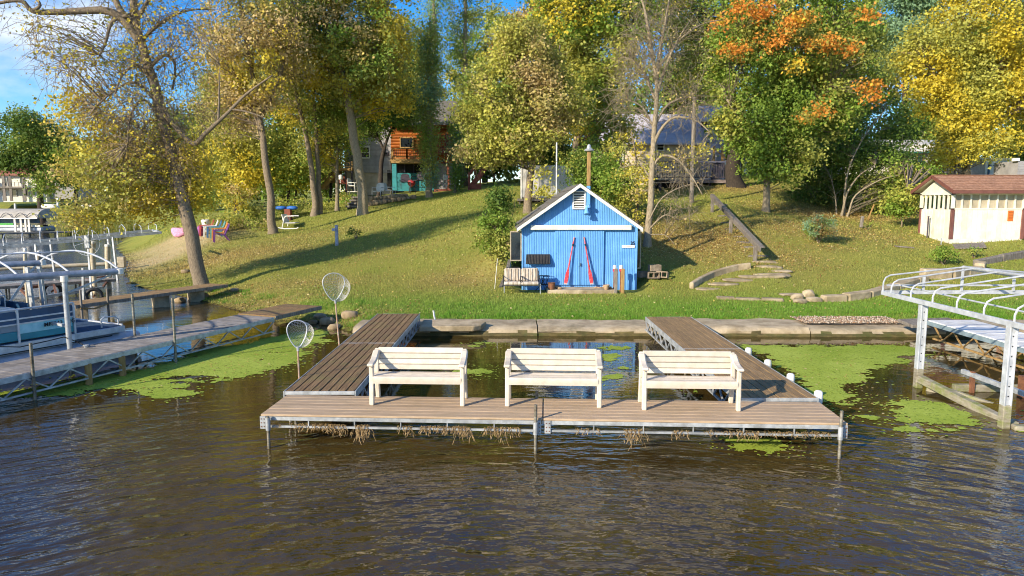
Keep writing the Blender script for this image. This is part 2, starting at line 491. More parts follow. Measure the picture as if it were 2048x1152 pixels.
m, nt, N, L, b = new_mat('lawn')
at = N.new('ShaderNodeAttribute'); at.attribute_name = 'zone'
sp = N.new('ShaderNodeSeparateColor'); L.new(at.outputs['Color'], sp.inputs[0])
tc = N.new('ShaderNodeTexCoord')
def nz(scale, det=6, rough=0.6):
    n = N.new('ShaderNodeTexNoise'); n.inputs['Scale'].default_value = scale
    n.inputs['Detail'].default_value = det; n.inputs['Roughness'].default_value = rough
    L.new(tc.outputs['Object'], n.inputs['Vector'])
    return n.outputs['Fac']
def ramp(fac, c1, c2, lo, hi):
    r = N.new('ShaderNodeValToRGB'); L.new(fac, r.inputs['Fac'])
    r.color_ramp.elements[0].position = lo; r.color_ramp.elements[1].position = hi
    r.color_ramp.elements[0].color = (*c1, 1); r.color_ramp.elements[1].color = (*c2, 1)
    return r.outputs['Color']
def mix(f, c1, c2):
    x = N.new('ShaderNodeMix'); x.data_type = 'RGBA'
    L.new(f, x.inputs[0]); L.new(c1, x.inputs[6]); L.new(c2, x.inputs[7])
    return x.outputs[2]
def mth(op, p, q):
    x = N.new('ShaderNodeMath'); x.operation = op; x.use_clamp = True
    for i, s in enumerate((p, q)):
        if isinstance(s, (int, float)): x.inputs[i].default_value = s
        else: L.new(s, x.inputs[i])
    return x.outputs[0]
g1 = ramp(nz(0.8), lin('788636'), lin('949044'), 0.38, 0.62)
g2 = ramp(nz(9, 8, 0.75), lin('6d7a2c'), lin('a89c50'), 0.36, 0.66)
grass = mix(mth('MULTIPLY', nz(3.5), 1.0), g1, g2)
lush = ramp(nz(7, 8, 0.7), lin('62862a'), lin('8aa23e'), 0.35, 0.65)
grass = mix(mth('MULTIPLY', sp.outputs[2], 0.85), grass, lush)
litter = ramp(nz(14, 8, 0.8), lin('6e5c34'), lin('b39a62'), 0.36, 0.62)
f = mth('MULTIPLY', sp.outputs[0], mth('ADD', 0.25, mth('MULTIPLY', nz(2.2, 8, 0.7), 1.1)))
grass = mix(f, grass, litter)
sand = ramp(nz(10, 8, 0.75), lin('a08c66'), lin('c9b48a'), 0.35, 0.65)
f = mth('MULTIPLY', sp.outputs[1], mth('ADD', 0.2, mth('MULTIPLY', nz(1.2), 1.3)))
grass = mix(f, grass, sand)
mud = ramp(nz(6, 8, 0.7), lin('4a3f26'), lin('2b2415'), 0.35, 0.65)
grass = mix(at.outputs['Alpha'], grass, mud)
L.new(grass, b.inputs['Base Color'])
b.inputs['Roughness'].default_value = 0.95
b.inputs['Specular IOR Level'].default_value = 0.15
bp = N.new('ShaderNodeBump'); bp.inputs['Strength'].default_value = 0.8; bp.inputs['Distance'].default_value = 0.06
L.new(nz(16, 8, 0.75), bp.inputs['Height']); L.new(bp.outputs[0], b.inputs['Normal'])
tag(link_mesh('ground', me, m), kind='structure')

# ------------------------------------------------------------------ water
m, nt, N, L, b = new_mat('lake_water')
b.inputs['Base Color'].default_value = (0.030, 0.022, 0.007, 1)
b.inputs['Roughness'].default_value = 0.015
b.inputs['IOR'].default_value = 1.5
b.inputs['Specular IOR Level'].default_value = 0.62
tc = N.new('ShaderNodeTexCoord')
sx = N.new('ShaderNodeSeparateXYZ'); L.new(tc.outputs['Object'], sx.inputs[0])
def mth(op, *a, clamp=False):
    x = N.new('ShaderNodeMath'); x.operation = op; x.use_clamp = clamp
    for i, s in enumerate(a):
        if isinstance(s, (int, float)): x.inputs[i].default_value = s
        else: L.new(s, x.inputs[i])
    return x.outputs[0]
def nzm(scale, sc=(1, 1, 1), det=3, rough=0.5, rot=0.0):
    mp = N.new('ShaderNodeMapping'); mp.inputs['Scale'].default_value = sc; mp.inputs['Rotation'].default_value = (0, 0, rot)
    L.new(tc.outputs['Object'], mp.inputs['Vector'])
    n = N.new('ShaderNodeTexNoise'); n.inputs['Scale'].default_value = scale
    n.inputs['Detail'].default_value = det; n.inputs['Roughness'].default_value = rough
    L.new(mp.outputs[0], n.inputs['Vector'])
    return n.outputs['Fac']
X_, Y_ = sx.outputs[0], sx.outputs[1]
rr = mth('SQRT', mth('ADD', mth('MULTIPLY', X_, X_), mth('MULTIPLY', mth('ADD', Y_, 1.5), mth('ADD', Y_, 1.5))))
ang = mth('ARCTAN2', X_, mth('ADD', Y_, 1.5))
# rings spreading from the rotor wash, broken up along each crest
cv = N.new('ShaderNodeCombineXYZ'); L.new(mth('MULTIPLY', ang, 9.0), cv.inputs[0]); L.new(mth('MULTIPLY', rr, 2.3), cv.inputs[1])
def polar(scale, det, rough=0.5):
    n = N.new('ShaderNodeTexNoise'); n.inputs['Scale'].default_value = scale; n.inputs['Detail'].default_value = det
    n.inputs['Roughness'].default_value = rough
    L.new(cv.outputs[0], n.inputs['Vector']); return n.outputs['Fac']
ph = mth('ADD', mth('MULTIPLY', rr, 2 * math.pi / 0.62), mth('MULTIPLY', polar(0.9, 3), 16.0))
swell = mth('MULTIPLY', mth('SINE', ph), mth('MULTIPLY', polar(0.7, 2), 0.011))
rip = mth('MULTIPLY', polar(2.4, 2.2, 0.5), 0.036)
chop = mth('MULTIPLY', nzm(5.0, (1, 1.8, 1), 3, 0.5), 0.012)
far_chop = mth('MULTIPLY', nzm(1.1, (1, 1.4, 1), 6, 0.65), 0.10)
def mrange(v, a, b_, c, d):
    x = N.new('ShaderNodeMapRange'); x.interpolation_type = 'SMOOTHSTEP'
    L.new(v, x.inputs['Value'])
    for k_, q in zip(('From Min', 'From Max', 'To Min', 'To Max'), (a, b_, c, d)): x.inputs[k_].default_value = q
    return x.outputs[0]
near = mrange(Y_, 7.6, 11.5, 1.0, 0.05)
left = mrange(X_, -9.5, -7.0, 1.0, 0.0)
farm = mth('MULTIPLY', mrange(Y_, 17.0, 24.0, 0.0, 1.0), left)
h = mth('ADD', mth('MULTIPLY', mth('ADD', swell, mth('ADD', rip, chop)), near), mth('MULTIPLY', far_chop, farm))
h = mth('ADD', h, mth('MULTIPLY', nzm(6.0, (1, 1.5, 1), 3), 0.0010))
bp = N.new('ShaderNodeBump'); bp.inputs['Strength'].default_value = 1.0; bp.inputs['Distance'].default_value = 1.0
L.new(h, bp.inputs['Height']); L.new(bp.outputs[0], b.inputs['Normal'])
# murk: more silt near the shore
murk = N.new('ShaderNodeValToRGB'); L.new(nzm(0.45, det=5), murk.inputs['Fac'])
murk.color_ramp.elements[0].color = (0.034, 0.021, 0.005, 1); murk.color_ramp.elements[1].color = (0.084, 0.056, 0.014, 1)
murk.color_ramp.elements[0].position = 0.35; murk.color_ramp.elements[1].position = 0.7
L.new(murk.outputs[0], b.inputs['Base Color'])
wme = bpy.data.meshes.new('lake')
wme.from_pydata([(-420, -300, 0), (420, -300, 0), (420, 175, 0), (-420, 175, 0)], [], [(0, 1, 2, 3)])
tag(link_mesh('lake', wme, m), kind='structure')

# ------------------------------------------------------------------ duckweed
def pip(X, Y, poly):
    ins = np.zeros(X.shape, bool)
    for i in range(len(poly)):
        ax, ay = poly[i]; bx, by = poly[(i + 1) % len(poly)]
        ins ^= ((ay > Y) != (by > Y)) & (X < (bx - ax) * (Y - ay) / ((by - ay) or 1e-9) + ax)
    return ins
def vnoise(X, Y, f, seed):
    o = np.zeros(X.shape)
    r = np.random.default_rng(seed)
    amp = 1.0
    for _ in range(4):
        T = r.random((64, 64))
        u, v = X * f + seed * 3.7, Y * f + seed * 1.9
        i, j = np.floor(u).astype(int), np.floor(v).astype(int)
        a_, b_ = u - i, v - j
        a_ = a_ * a_ * (3 - 2 * a_); b_ = b_ * b_ * (3 - 2 * b_)
        g = lambda p, q: T[p % 64, q % 64]
        o += amp * ((g(i, j) * (1 - a_) + g(i + 1, j) * a_) * (1 - b_) + (g(i, j + 1) * (1 - a_) + g(i + 1, j + 1) * a_) * b_ - 0.5)
        amp *= 0.55; f *= 2.1
    return o
M_weed, nt, N, L, b = new_mat('duckweed')
at = N.new('ShaderNodeAttribute'); at.attribute_name = 'leafcol'
L.new(at.outputs['Color'], b.inputs['Base Color']); b.inputs['Roughness'].default_value = 0.75
b.inputs['Specular IOR Level'].default_value = 0.2
tc = N.new('ShaderNodeTexCoord'); n_ = N.new('ShaderNodeTexNoise'); n_.inputs['Scale'].default_value = 60; n_.inputs['Detail'].default_value = 4
L.new(tc.outputs['Object'], n_.inputs['Vector'])
bp = N.new('ShaderNodeBump'); bp.inputs['Strength'].default_value = 0.5; bp.inputs['Distance'].default_value = 0.01
L.new(n_.outputs['Fac'], bp.inputs['Height']); L.new(bp.outputs[0], b.inputs['Normal'])
def weed(name, label, polys, holes, cell, seed, thr=0.0, streak=2.2):
    P = [[tuple(onz(a_, b_).xy) for a_, b_ in q] for q in polys]
    H = [[tuple(onz(a_, b_).xy) for a_, b_ in q] for q in holes]
    allp = np.array([p for q in P for p in q])
    x = np.arange(allp[:, 0].min() - .5, allp[:, 0].max() + .5, cell); y = np.arange(allp[:, 1].min() - .5, allp[:, 1].max() + .5, cell)
    X, Y = np.meshgrid(x, y)
    wx = X + 0.55 * vnoise(X, Y * streak, 0.8, seed); wy = Y + 0.28 * vnoise(X, Y * streak, 0.9, seed + 1)
    msk = np.zeros(X.shape, bool)
    for q in P: msk |= pip(wx, wy, q)
    for q in H: msk &= ~pip(wx, wy, q)
    # soft margin: open water in streaks
    edge = np.zeros(X.shape)
    K = 12
    mf = msk.astype(float)
    c = np.cumsum(np.cumsum(np.pad(mf, ((K + 1, K), (K + 1, K))), 0), 1)
    w = 2 * K + 1
    edge = (c[w:, w:] - c[:-w, w:] - c[w:, :-w] + c[:-w, :-w]) / w ** 2
    keep = (edge + 0.55 * vnoise(X, Y * streak * 1.3, 1.3, seed + 2) + 0.35 * vnoise(X, Y, 9.0, seed + 5)) > 0.62 + thr
    # loose fronds
    keep |= (RNG.random(X.shape) < 0.04 * np.clip(edge * 2, 0, 1))
    keep &= lake_sd(X, Y) < -0.05
    keep &= ~((X > -3.75) & (X < -2.2) & (Y > 9.4)) & ~((X > 3.05) & (X < 4.2) & (Y > 9.2))
    jy, jx = np.nonzero(keep)
    n = len(jx)
    cx, cy = x[jx], y[jy]
    hs = cell * 0.62
    jit = lambda: RNG.uniform(-0.35, 0.35, n) * cell
    zz = 0.004 + 0.003 * RNG.random(n)
    V = np.stack([np.stack([cx + s * hs + jit(), cy + t * hs + jit(), zz], -1) for s, t in ((-1, -1), (1, -1), (1, 1), (-1, 1))], 1).reshape(-1, 3)
    Fc = np.arange(4 * n).reshape(n, 4)
    t = np.clip(0.5 + 0.8 * vnoise(cx, cy, 1.1, seed + 3) + 0.13 * RNG.standard_normal(n), 0, 1)[:, None]
    colr = np.array(lin('8b9f30')) * (1 - t) + np.array(lin('aab84e')) * t
    dk_ = (RNG.random((n, 1)) < .07) | (vnoise(cx, cy, 2.6, seed + 9)[:, None] > .62)
    colr = np.where(dk_, colr * np.array([.62, .68, .6]), colr)
    me = np_mesh(name, V, Fc, 4, colr)
    return tag(link_mesh(name, me, M_weed), label, 'duckweed', kind='stuff')
weed('duckweed', 'bright green duckweed mat along the long grey dock', [[(-60, 800), (60, 772), (250, 740), (420, 698), (560, 668), (640, 655), (655, 690), (590, 738), (500, 752), (425, 762), (405, 792), (330, 800), (280, 798), (262, 778), (120, 790), (0, 792)]],
     [[(330, 756), (420, 752), (400, 766), (330, 768)]], 0.028, 3)
weed('duckweed', 'bright green duckweed mat beside the bare boat lift frame on the right', [[(1440, 682), (1560, 690), (1720, 684), (1850, 690), (1850, 735), (1850, 800), (1990, 838), (1985, 862), (1850, 868), (1760, 850), (1690, 830), (1640, 800), (1570, 745), (1490, 700)], [(2025, 832), (2060, 820), (2060, 852)]],
     [[(1690, 772), (1730, 752), (1720, 735), (1790, 728), (1840, 700), (1850, 780), (1830, 792), (1770, 806), (1740, 792)], [(1600, 668), (1850, 672), (1850, 690), (1640, 690)], [(1700, 815), (1790, 818), (1830, 845), (1740, 838)]], 0.028, 11)
weed('duckweed', 'broken yellow-green duckweed in front of the tan dock', [[(1385, 868), (1500, 866), (1620, 872), (1625, 895), (1560, 908), (1480, 900), (1400, 892)]], [], 0.02, 21, 0.12, 1.2)
weed('duckweed', 'thin floating duckweed flecks in the pool behind the benches', [[(1190, 690), (1270, 690), (1270, 770), (1210, 775)], [(930, 680), (1010, 686), (1010, 700), (930, 700)], [(850, 730), (1000, 735), (1000, 760), (900, 760)], [(1360, 770), (1450, 770), (1440, 795), (1380, 795)]], [], 0.02, 33, 0.36, 1.8)

# ------------------------------------------------------------------ sea wall
WALLF = lambda x: 16.2 - 0.0127 * (x + 3.7)
sw = thing('sea_wall', 'low weathered concrete sea wall along the lawn edge', 'sea wall', (0, 16.2, 0))
_j = [-3.75, 0.6, 3.3, 6.95, 9.6, 13.5, 18.0, 24.0]
for i in range(len(_j) - 1):
    x0, x1 = _j[i] + 0.012, _j[i + 1] - 0.012
    n = max(3, int((x1 - x0) / 0.22))
    bm_v, bm_f = [], []
    dz = random.uniform(-0.02, 0.02)
    prof = [(0.0, -0.6), (-0.03, 0.07), (0.0, 0.13), (0.07, 0.185), (0.35, 0.20), (0.75, 0.205), (1.15, 0.21), (1.3, 0.05)]
    for k in range(n + 1):
        x = x0 + (x1 - x0) * k / n
        for q, (oy, z) in enumerate(prof):
            j = noise.noise(Vector((x * 1.6, q * 1.3, i))) * (0.07 if 0 < q < 5 else 0.0)
            jz = noise.noise(Vector((x * 2.3, q * 2.1, i + 9))) * 0.03 if q > 1 else 0
            bm_v.append((x, WALLF(x) + oy + j + (0.15 * noise.noise(Vector((x * 0.7, 3, 0))) if q >= 6 else 0), z + dz * (q > 1) + jz))
    Pn = len(prof)
    for k in range(n):
        for q in range(Pn - 1):
            bm_f.append((k * Pn + q, (k + 1) * Pn + q, (k + 1) * Pn + q + 1, k * Pn + q + 1))
    bm_f.append(tuple(range(Pn))); bm_f.append(tuple(n * Pn + q for q in range(Pn - 1, -1, -1)))
    o = MB().add(bm_v, bm_f).build('concrete_slab', M_concrete, sw, smooth=True)
    o.data.materials.append(M_concrete_wet)
    for p in o.data.polygons:
        if p.center.z < 0.09 + 0.03 * noise.noise(Vector((p.center.x * 2, 0, 0))): p.material_index = 1
mb = MB()
mb.prism([(-2.15, 15.9, 0.14), (-0.9, 15.92, 0.14), (-0.72, 16.05, 0.15), (-0.62, 16.35, 0.17), (-0.85, 16.55, 0.18), (-2.15, 16.6, 0.18)], (0.02, 0, 0.13))
o = tag(mb.build('broken_slab', M_concrete, None, bevel=0.02, loc=(-1.4, 16.2, 0.1)), 'broken concrete slab jutting over the water beside the dark brown dock', 'concrete slab')
mb = MB(); mb.tube([ony(1262, 655, 16.9), ony(1258, 630, 17.0)], 0.01, 6)
p0 = ony(872, 640, 16.9)
mb = MB(); mb.bar(gpt(p0.x, 16.75, 0.15), gpt(p0.x - 0.05, 16.8, 0.42), 0.03, 0.03)
tag(mb.build('stake', M_white, None, loc=(p0.x, 16.75, 0.2)), 'thin white stake in the sea wall beside the dark dock', 'stake')
# ------------------------------------------------------------------ docks
def xz_truss(mb, A, B, z0, z1, step, r=0.012):
    """Zig-zag web between two chords along A-B."""
    A, B = Vector(A), Vector(B)
    n = max(2, int((B - A).length / step))
    for i in range(n):
        p, q = A.lerp(B, i / n), A.lerp(B, (i + 1) / n)
        za, zb = (z0, z1) if i % 2 else (z1, z0)
        mb.bar((p.x, p.y, za), (q.x, q.y, zb), r * 2, r * 2)
YAW = math.atan2(8.27 - 8.64, 4.10 + 3.20)
fd = thing('tan_dock', 'tan composite dock platform carrying the three benches', 'dock', (-3.2, 8.64, 0))
U = Vector((math.cos(YAW), math.sin(YAW), 0)); W = Vector((-math.sin(YAW), math.cos(YAW), 0))
O = Vector((-3.2, 8.64, 0)); LEN, DEP, DZ = 7.31, 0.90, 0.43
fp = lambda u, w, z: O + U * u + W * w + Vector((0, 0, z))
nb = 7
for s0, s1 in ((0.0, 3.585), (3.595, 7.31)):
    for k in range(nb):
        w0 = 0.004 + k * DEP / nb; w1 = w0 + DEP / nb - 0.007
        dz = random.uniform(-0.0015, 0.0015)
        mb = MB(); mb.add([fp(s0 + .004, w0, DZ - .028 + dz), fp(s1 - .004, w0, DZ - .028 + dz), fp(s1 - .004, w1, DZ - .028 + dz), fp(s0 + .004, w1, DZ - .028 + dz),
                           fp(s0 + .004, w0, DZ + dz), fp(s1 - .004, w0, DZ + dz), fp(s1 - .004, w1, DZ + dz), fp(s0 + .004, w1, DZ + dz)], BOXF)
        mb.build('deck_board', M_tan_deck, fd, bevel=0.004)
for w in (0.03, DEP - 0.03):
    for s0, s1 in ((0.02, 3.57), (3.61, 7.29)):
        MB().bar(fp(s0, w, DZ - .058), fp(s1, w, DZ - .058), 0.045, 0.05).build('top_rail', M_galv, fd, bevel=.004)
        MB().bar(fp(s0, w, DZ - .165), fp(s1, w, DZ - .165), 0.03, 0.026).build('bottom_rail', M_galv, fd)
        for k in range(1, 6):
            u = s0 + (s1 - s0) * k / 6
            MB().bar(fp(u, w, DZ - .155), fp(u, w, DZ - .08), 0.03, 0.012, up=U).build('strut', M_galv, fd)
    for u in (0.03, 3.53, 3.65, 7.27):
        pl = MB().box(fp(u, w + (-.03 if w < .1 else .03), DZ - .11), (0.075, 0.012, 0.165), rz=YAW).build('corner_plate', M_galv, fd, bevel=.003)
        for a_ in (-.018, .018):
            for z in (-.05, 0.0, .05):
                q = fp(u + a_, w + (-.038 if w < .1 else .038), DZ - .11 + z)
                MB().box(q, (0.012, 0.010, 0.012), rz=YAW).build('bolt', M_rust, pl)
for u in (0.03, 3.6, 7.28):
    MB().bar(fp(u, 0.03, DZ - .06), fp(u, DEP - .03, DZ - .06), 0.04, 0.04).build('cross_beam', M_galv, fd)
M_post = mat('galvanised_post', lin('a39d8f'), lin('77705f'), 0.55, 9, (1, 1, 3), metal=0.5, dirt=lin('5b4a33'), dscale=5, damt=0.8)
for u, w, top in ((0.115, -0.05, DZ - 0.01), (3.50, -0.055, 0.62), (7.20, -0.055, 0.60), (3.50, DEP + .05, 0.52), (0.1, DEP + .05, 0.42), (7.2, DEP + .05, .42)):
    MB().tube([fp(u, w, -1.2), fp(u, w, top)], 0.021, 10).build('post', M_post, fd, smooth=True)
    MB().tube([fp(u, w, DZ - .19), fp(u, w, DZ - .03)], 0.031, 10).build('post_sleeve', M_galv, fd, smooth=True)
# dried weed caught on the bottom rail
V_, F_, C_ = [], [], []
def weed_tuft(u0, u1, n, lmax, w=0.012):
    for _ in range(n):
        u = random.uniform(u0, u1)
        p = fp(u, 0.03 + random.uniform(-.03, .03), DZ - .145 + random.uniform(0, .02))
        l = lmax * random.uniform(0.25, 1.0)
        q = p.copy(); pts = [p.copy()]
        dx, dy = random.uniform(-.5, .5), random.uniform(-.4, .3)
        for k in range(4):
            q = q + Vector((dx * l / 4 + random.uniform(-.02, .02), dy * l / 4 + random.uniform(-.015, .015), -l / 4))
            q.z = max(q.z, 0.004)
            pts.append(q.copy())
        for k in range(4):
            hw = random.uniform(.4, 1) * w / 2
            a_, b_ = pts[k], pts[k + 1]
            i = len(V_)
            ax = Vector((hw, random.uniform(-hw, hw), 0))
            V_.extend([a_ - ax, a_ + ax, b_ + ax * .7, b_ - ax * .7])
            F_.append((i, i + 1, i + 2, i + 3))
            t = random.random()
            C_.append([x * (1 - t) + y * t for x, y in zip(lin('b79c70'), lin('866c46'))])
for u0, u1, n, l in ((.2, .5, 14, .07), (.45, 1.05, 190, .11), (.9, 1.1, 30, .18), (1.2, 1.4, 60, .22), (1.75, 1.95, 40, .14), (2.05, 2.65, 190, .11), (2.5, 2.7, 30, .22), (2.85, 3.3, 90, .14), (3.0, 3.15, 14, .26),
                     (4.0, 4.3, 40, .1), (4.6, 4.85, 60, .16), (4.7, 4.8, 14, .25), (5.2, 5.4, 25, .12), (5.6, 6.1, 80, .08), (6.0, 6.3, 40, .14), (6.3, 7.1, 160, .07)):
    weed_tuft(u0, u1, n, l)
tag(link_mesh('dried_weeds', np_mesh('dried_weeds', np.array([tuple(v) for v in V_]), np.array(F_), 4, np.array(C_)), LEAF), 'dried straw-coloured water weeds hanging from the tan dock rail', 'dried weeds', kind='stuff')

def walkway(name, label, x0, x1, ys, z, nboards, m, truss_side, gap=0.012):
    t = thing(name, label, 'dock', ((x0 + x1) / 2, ys[0], 0))
    for a, b in zip(ys[:-1], ys[1:]):
        bw = (x1 - x0 - 0.03) / nboards
        for k in range(nboards):
            xa = x0 + 0.015 + k * bw
            dz = random.uniform(-.004, .004)
            MB().box((xa + bw / 2, (a + b) / 2 + random.uniform(-.004, .004), z - .02 + dz), (bw - gap, b - a - .05, .036), rz=random.uniform(-.0006, .0006)).build('deck_plank', m, t, bevel=.005)
        for x in (x0, x1):
            MB().box((x, (a + b) / 2, z - .055), (.018, b - a - .02, .105)).build('side_rail', M_galv, t, bevel=.003)
            MB().bar((x, a + .02, z - .30), (x, b - .02, z - .30), .03, .03).build('lower_rail', M_galv, t)
            mb = MB(); xz_truss(mb, (x, a + .05, 0), (x, b - .05, 0), z - .29, z - .10, .24); mb.build('truss_web', M_galv, t)
        for y in (a + .02, b - .02):
            MB().box(((x0 + x1) / 2, y, z - .03), (x1 - x0 - .022, .022, .05)).build('end_rail', M_galv, t, bevel=.003)
        for y in (a + .8, (a + b) / 2, b - .8):
            MB().box(((x0 + x1) / 2, y, z - .07), (x1 - x0 - .022, .05, .05)).build('cross_beam', M_galv, t)
    for y in (ys[0] + .1, ys[1]):
        for x in (x0 + (.05), x1 - .05):
            MB().tube([(x, y, -1.2), (x, y, z - .06)], .022, 8).build('post', M_post, t, smooth=True)
    return t
walkway('brown_walkway', 'dark brown plank walkway with landing nets on its far side', -3.2, -2.2, [9.56, 12.98, 16.5], 0.475, 8, M_brown_deck, 1)
rw = walkway('brown_walkway', 'grey-brown plank walkway with white bumpers along its edge', 3.10, 4.15, [9.22, 12.45, 16.05], 0.475, 8, M_grey_brown_deck, -1, 0.008)
for px, py, yy in ((1482, 700, 12.25), (1521, 727, 11.3), (1570, 758, 10.35), (1627, 798, 9.38)):
    mb = MB()
    prof = [(0.0, -.11), (.045, -.11), (.055, -.09), (.06, 0.0), (.055, .06), (.035, .08), (0.0, .083)]
    mb.lathe((4.215, yy, 0.455), [(max(r, .001), z) for r, z in prof], 12)
    b_ = mb.build('dock_bumper', M_white, rw, smooth='all')

# ------------------------------------------------------------------ benches
def make_bench(label):
    t = thing('bench', label, 'bench', (0, 0, 0), 'moulded plastic benches on the dock')
    HW = 0.60
    slope = 0.15
    # slatted back: one moulded panel with four boards and a rolled top
    for k in range(4):
        z0 = .425 + k * .077
        dz = .067 if k < 3 else .074
        y0 = .36 + (z0 - .4) * slope
        mb = MB()
        mb.add([(-HW + .01, y0, z0), (HW - .01, y0, z0), (HW - .01, y0 + .032, z0), (-HW + .01, y0 + .032, z0),
                (-HW + .01, y0 + dz * slope, z0 + dz), (HW - .01, y0 + dz * slope, z0 + dz), (HW - .01, y0 + dz * slope + .032, z0 + dz), (-HW + .01, y0 + dz * slope + .032, z0 + dz)], BOXF)
        mb.build('back_slat', M_beige_plastic, t, bevel=.006)
    MB().box((0, .43, .578), (HW * 2 - .06, .03, .26), rx=-math.atan(slope)).build('back_panel', M_beige_plastic, t)
    # seat
    for k in range(3):
        MB().box((0, .035 + k * .125, .385), (HW * 2 - .02, .12, .03)).build('seat_slat', M_beige_plastic, t, bevel=.008)
    mb = MB()
    prof = [(-.03, .30), (-.035, .33), (-.045, .37), (-.035, .395), (-.02, .40), (.0, .385), (.0, .30)]
    mb.prism([(-HW + .005, y, z) for y, z in prof], (HW * 2 - .01, 0, 0))
    mb.build('seat_front', M_beige_plastic, t, smooth=True)
    MB().box((0, .30, .345), (HW * 2 - .04, .03, .05)).build('seat_rail', M_beige_plastic, t)
    for s in (-1, 1):
        x = s * (HW + .012)
        leg = lambda pts: MB().prism([(x - .03, y, z) for y, z in pts], (.06, 0, 0))
        leg([(-.06, 0), (.02, 0), (.035, .33), (.03, .54), (-.035, .54), (-.03, .33)]).build('leg', M_beige_plastic, t, bevel=.012)
        leg([(.40, 0), (.48, 0), (.40, .40), (.47, .70), (.44, .72), (.405, .71), (.33, .40)]).build('leg', M_beige_plastic, t, bevel=.012)
        arm = MB()
        prof = [(-.10, .545), (-.095, .585), (-.03, .59), (.10, .60), (.22, .63), (.36, .70), (.42, .70), (.42, .66), (.33, .60), (.2, .575), (.08, .55)]
        arm.prism([(x - .045, y, z) for y, z in prof], (.09, 0, 0))
        arm.build('armrest', M_beige_plastic, t, bevel=.014)
        MB().prism([(x - .02, y, z) for y, z in [(.02, .30), (.35, .30), (.35, .38), (.02, .38)]], (.04, 0, 0)).build('side_rail', M_beige_plastic, t, bevel=.006)
    return t
for i, (u, w, lab) in enumerate(((1.92, .50, 'beige plastic park bench nearest the landing nets'), (3.72, .52, 'beige plastic park bench in the middle of the tan dock'), (5.50, .45, 'beige plastic park bench nearest the white dock bumpers'))):
    t = make_bench(lab) if i == 0 else copy_tree(bench0)
    if i == 0: bench0 = t
    t['label'] = lab
    t.location = fp(u, w, DZ)
    t.rotation_euler.z = YAW + R((0.6, -.4, .5)[i])
    t.scale = (.985, .80, .97)

# ------------------------------------------------------------------ landing nets
def landing_net(label, base, z0, zh, top, rw_, depth, lean, tipbag, mesh_n, pole_m):
    t = thing('landing_net', label, 'landing net', (base[0], base[1], z0))
    x, y = base
    px = lambda z: x + lean * (z - z0)
    MB().tube([(x, y, z0 - .35), (px(zh), y, zh)], .014, 8).build('handle', pole_m, t, smooth=True)
    MB().tube([(px(zh - .05), y, zh - .05), (px(zh + .02), y, zh + .02)], .02, 8).build('ferrule', M_galv, t, smooth=True)
    hc = (zh + top) / 2; hh = (top - zh) / 2
    yaw = R(25)
    def rim(a, k=1.0):
        # pear-shaped hoop, narrow at the handle
        c_, s_ = math.cos(a), math.sin(a)
        wdt = rw_ * (0.72 + 0.30 * s_) * c_
        return Vector((px(hc) + wdt * math.cos(yaw) * k, y + wdt * math.sin(yaw) * k, hc + hh * s_ * k))
    n = 32
    hoop = MB().tube([rim(6.28318 * k / n) for k in range(n)] + [rim(0), rim(.1)], .008, 6).build('hoop', M_alu, t, smooth=True)
    bag = MB()
    ax = Vector((math.cos(R(-35)) * depth, math.sin(R(65)) * depth, -tipbag))
    c = Vector((px(hc), y, hc))
    rows = 7
    def bp_(k, j):
        s_ = j / rows
        sc = math.cos(s_ * 1.25)
        p = rim(6.28318 * k / mesh_n)
        return c + (p - c) * sc + ax * math.sin(s_ * 1.5)
    for j in range(rows):
        for k in range(mesh_n):
            bag.tube([bp_(k, j), bp_(k + .5, j + 1)], 0.003, 3, False)
            bag.tube([bp_(k, j), bp_(k - .5, j + 1)], 0.003, 3, False)
    tag(bag.build('netting', M_white, t), kind='stuff')
    return t
M_pole_rust = mat('weathered_pole', lin('b6a795'), lin('a0714f'), 0.6, 3, (1, 1, 2.5), metal=0.2)
landing_net('rubber-dipped landing net on a short pole at the walkway edge', (-3.235, 10.4), .46, .92, 1.34, .19, .17, -.01, .05, 22, M_pole_rust)
landing_net('tall landing net with a wide pale hoop by the grey dock end', (-3.235, 12.95), .46, 1.28, 1.80, .26, .2, -.08, .10, 30, M_pole_rust)

# ------------------------------------------------------------------ the long grey dock
def slab_dock(name, label, A, B, width, z, m, board=0.12, cross=True, parts='deck_board', jitter=.002, truss=True, ext0=0.0, rail=M_galv, gap=.008):
    """Dock from A to B (its near/right edge), extending to the left of the direction of travel."""
    A, B = Vector((*A, 0)), Vector((*B, 0))
    d = (B - A).normalized(); s = Vector((-d.y, d.x, 0)); L_ = (B - A).length
    t = thing(name, label, 'dock', A)
    g = lambda u, w, zz: A + d * u + s * w + Vector((0, 0, zz))
    n = int(L_ / board)
    sh = None
    for k in range(n):
        u0, u1 = k * L_ / n, (k + 1) * L_ / n - gap
        dz = random.uniform(-jitter, jitter)
        MB().add([g(u0, 0.01, z - .03 + dz), g(u1, 0.01, z - .03 + dz), g(u1, width - .01, z - .03 + dz), g(u0, width - .01, z - .03 + dz),
                  g(u0, 0.01, z + dz), g(u1, 0.01, z + dz), g(u1, width - .01, z + dz), g(u0, width - .01, z + dz)], BOXF).build(parts, m, t)
    for w in (0, width):
        MB().bar(g(0, w, z - .05), g(L_, w, z - .05), .025, .09).build('side_rail', rail, t, bevel=.003)
        if truss:
            MB().bar(g(0, w, z - .33), g(L_, w, z - .33), .028, .028).build('lower_rail', rail, t)
            mb = MB(); xz_truss(mb, g(0, w, 0), g(L_, w, 0), z - .32, z - .09, .36, .011); mb.build('truss_web', rail, t)
    return t, g, L_
DA, DB = onz(0, 757.6, .45), onz(400, 667.7, .45)
dd = (DB - DA).normalized()
S_ = DA - dd * 2.5
E1 = DA + dd * 6.15
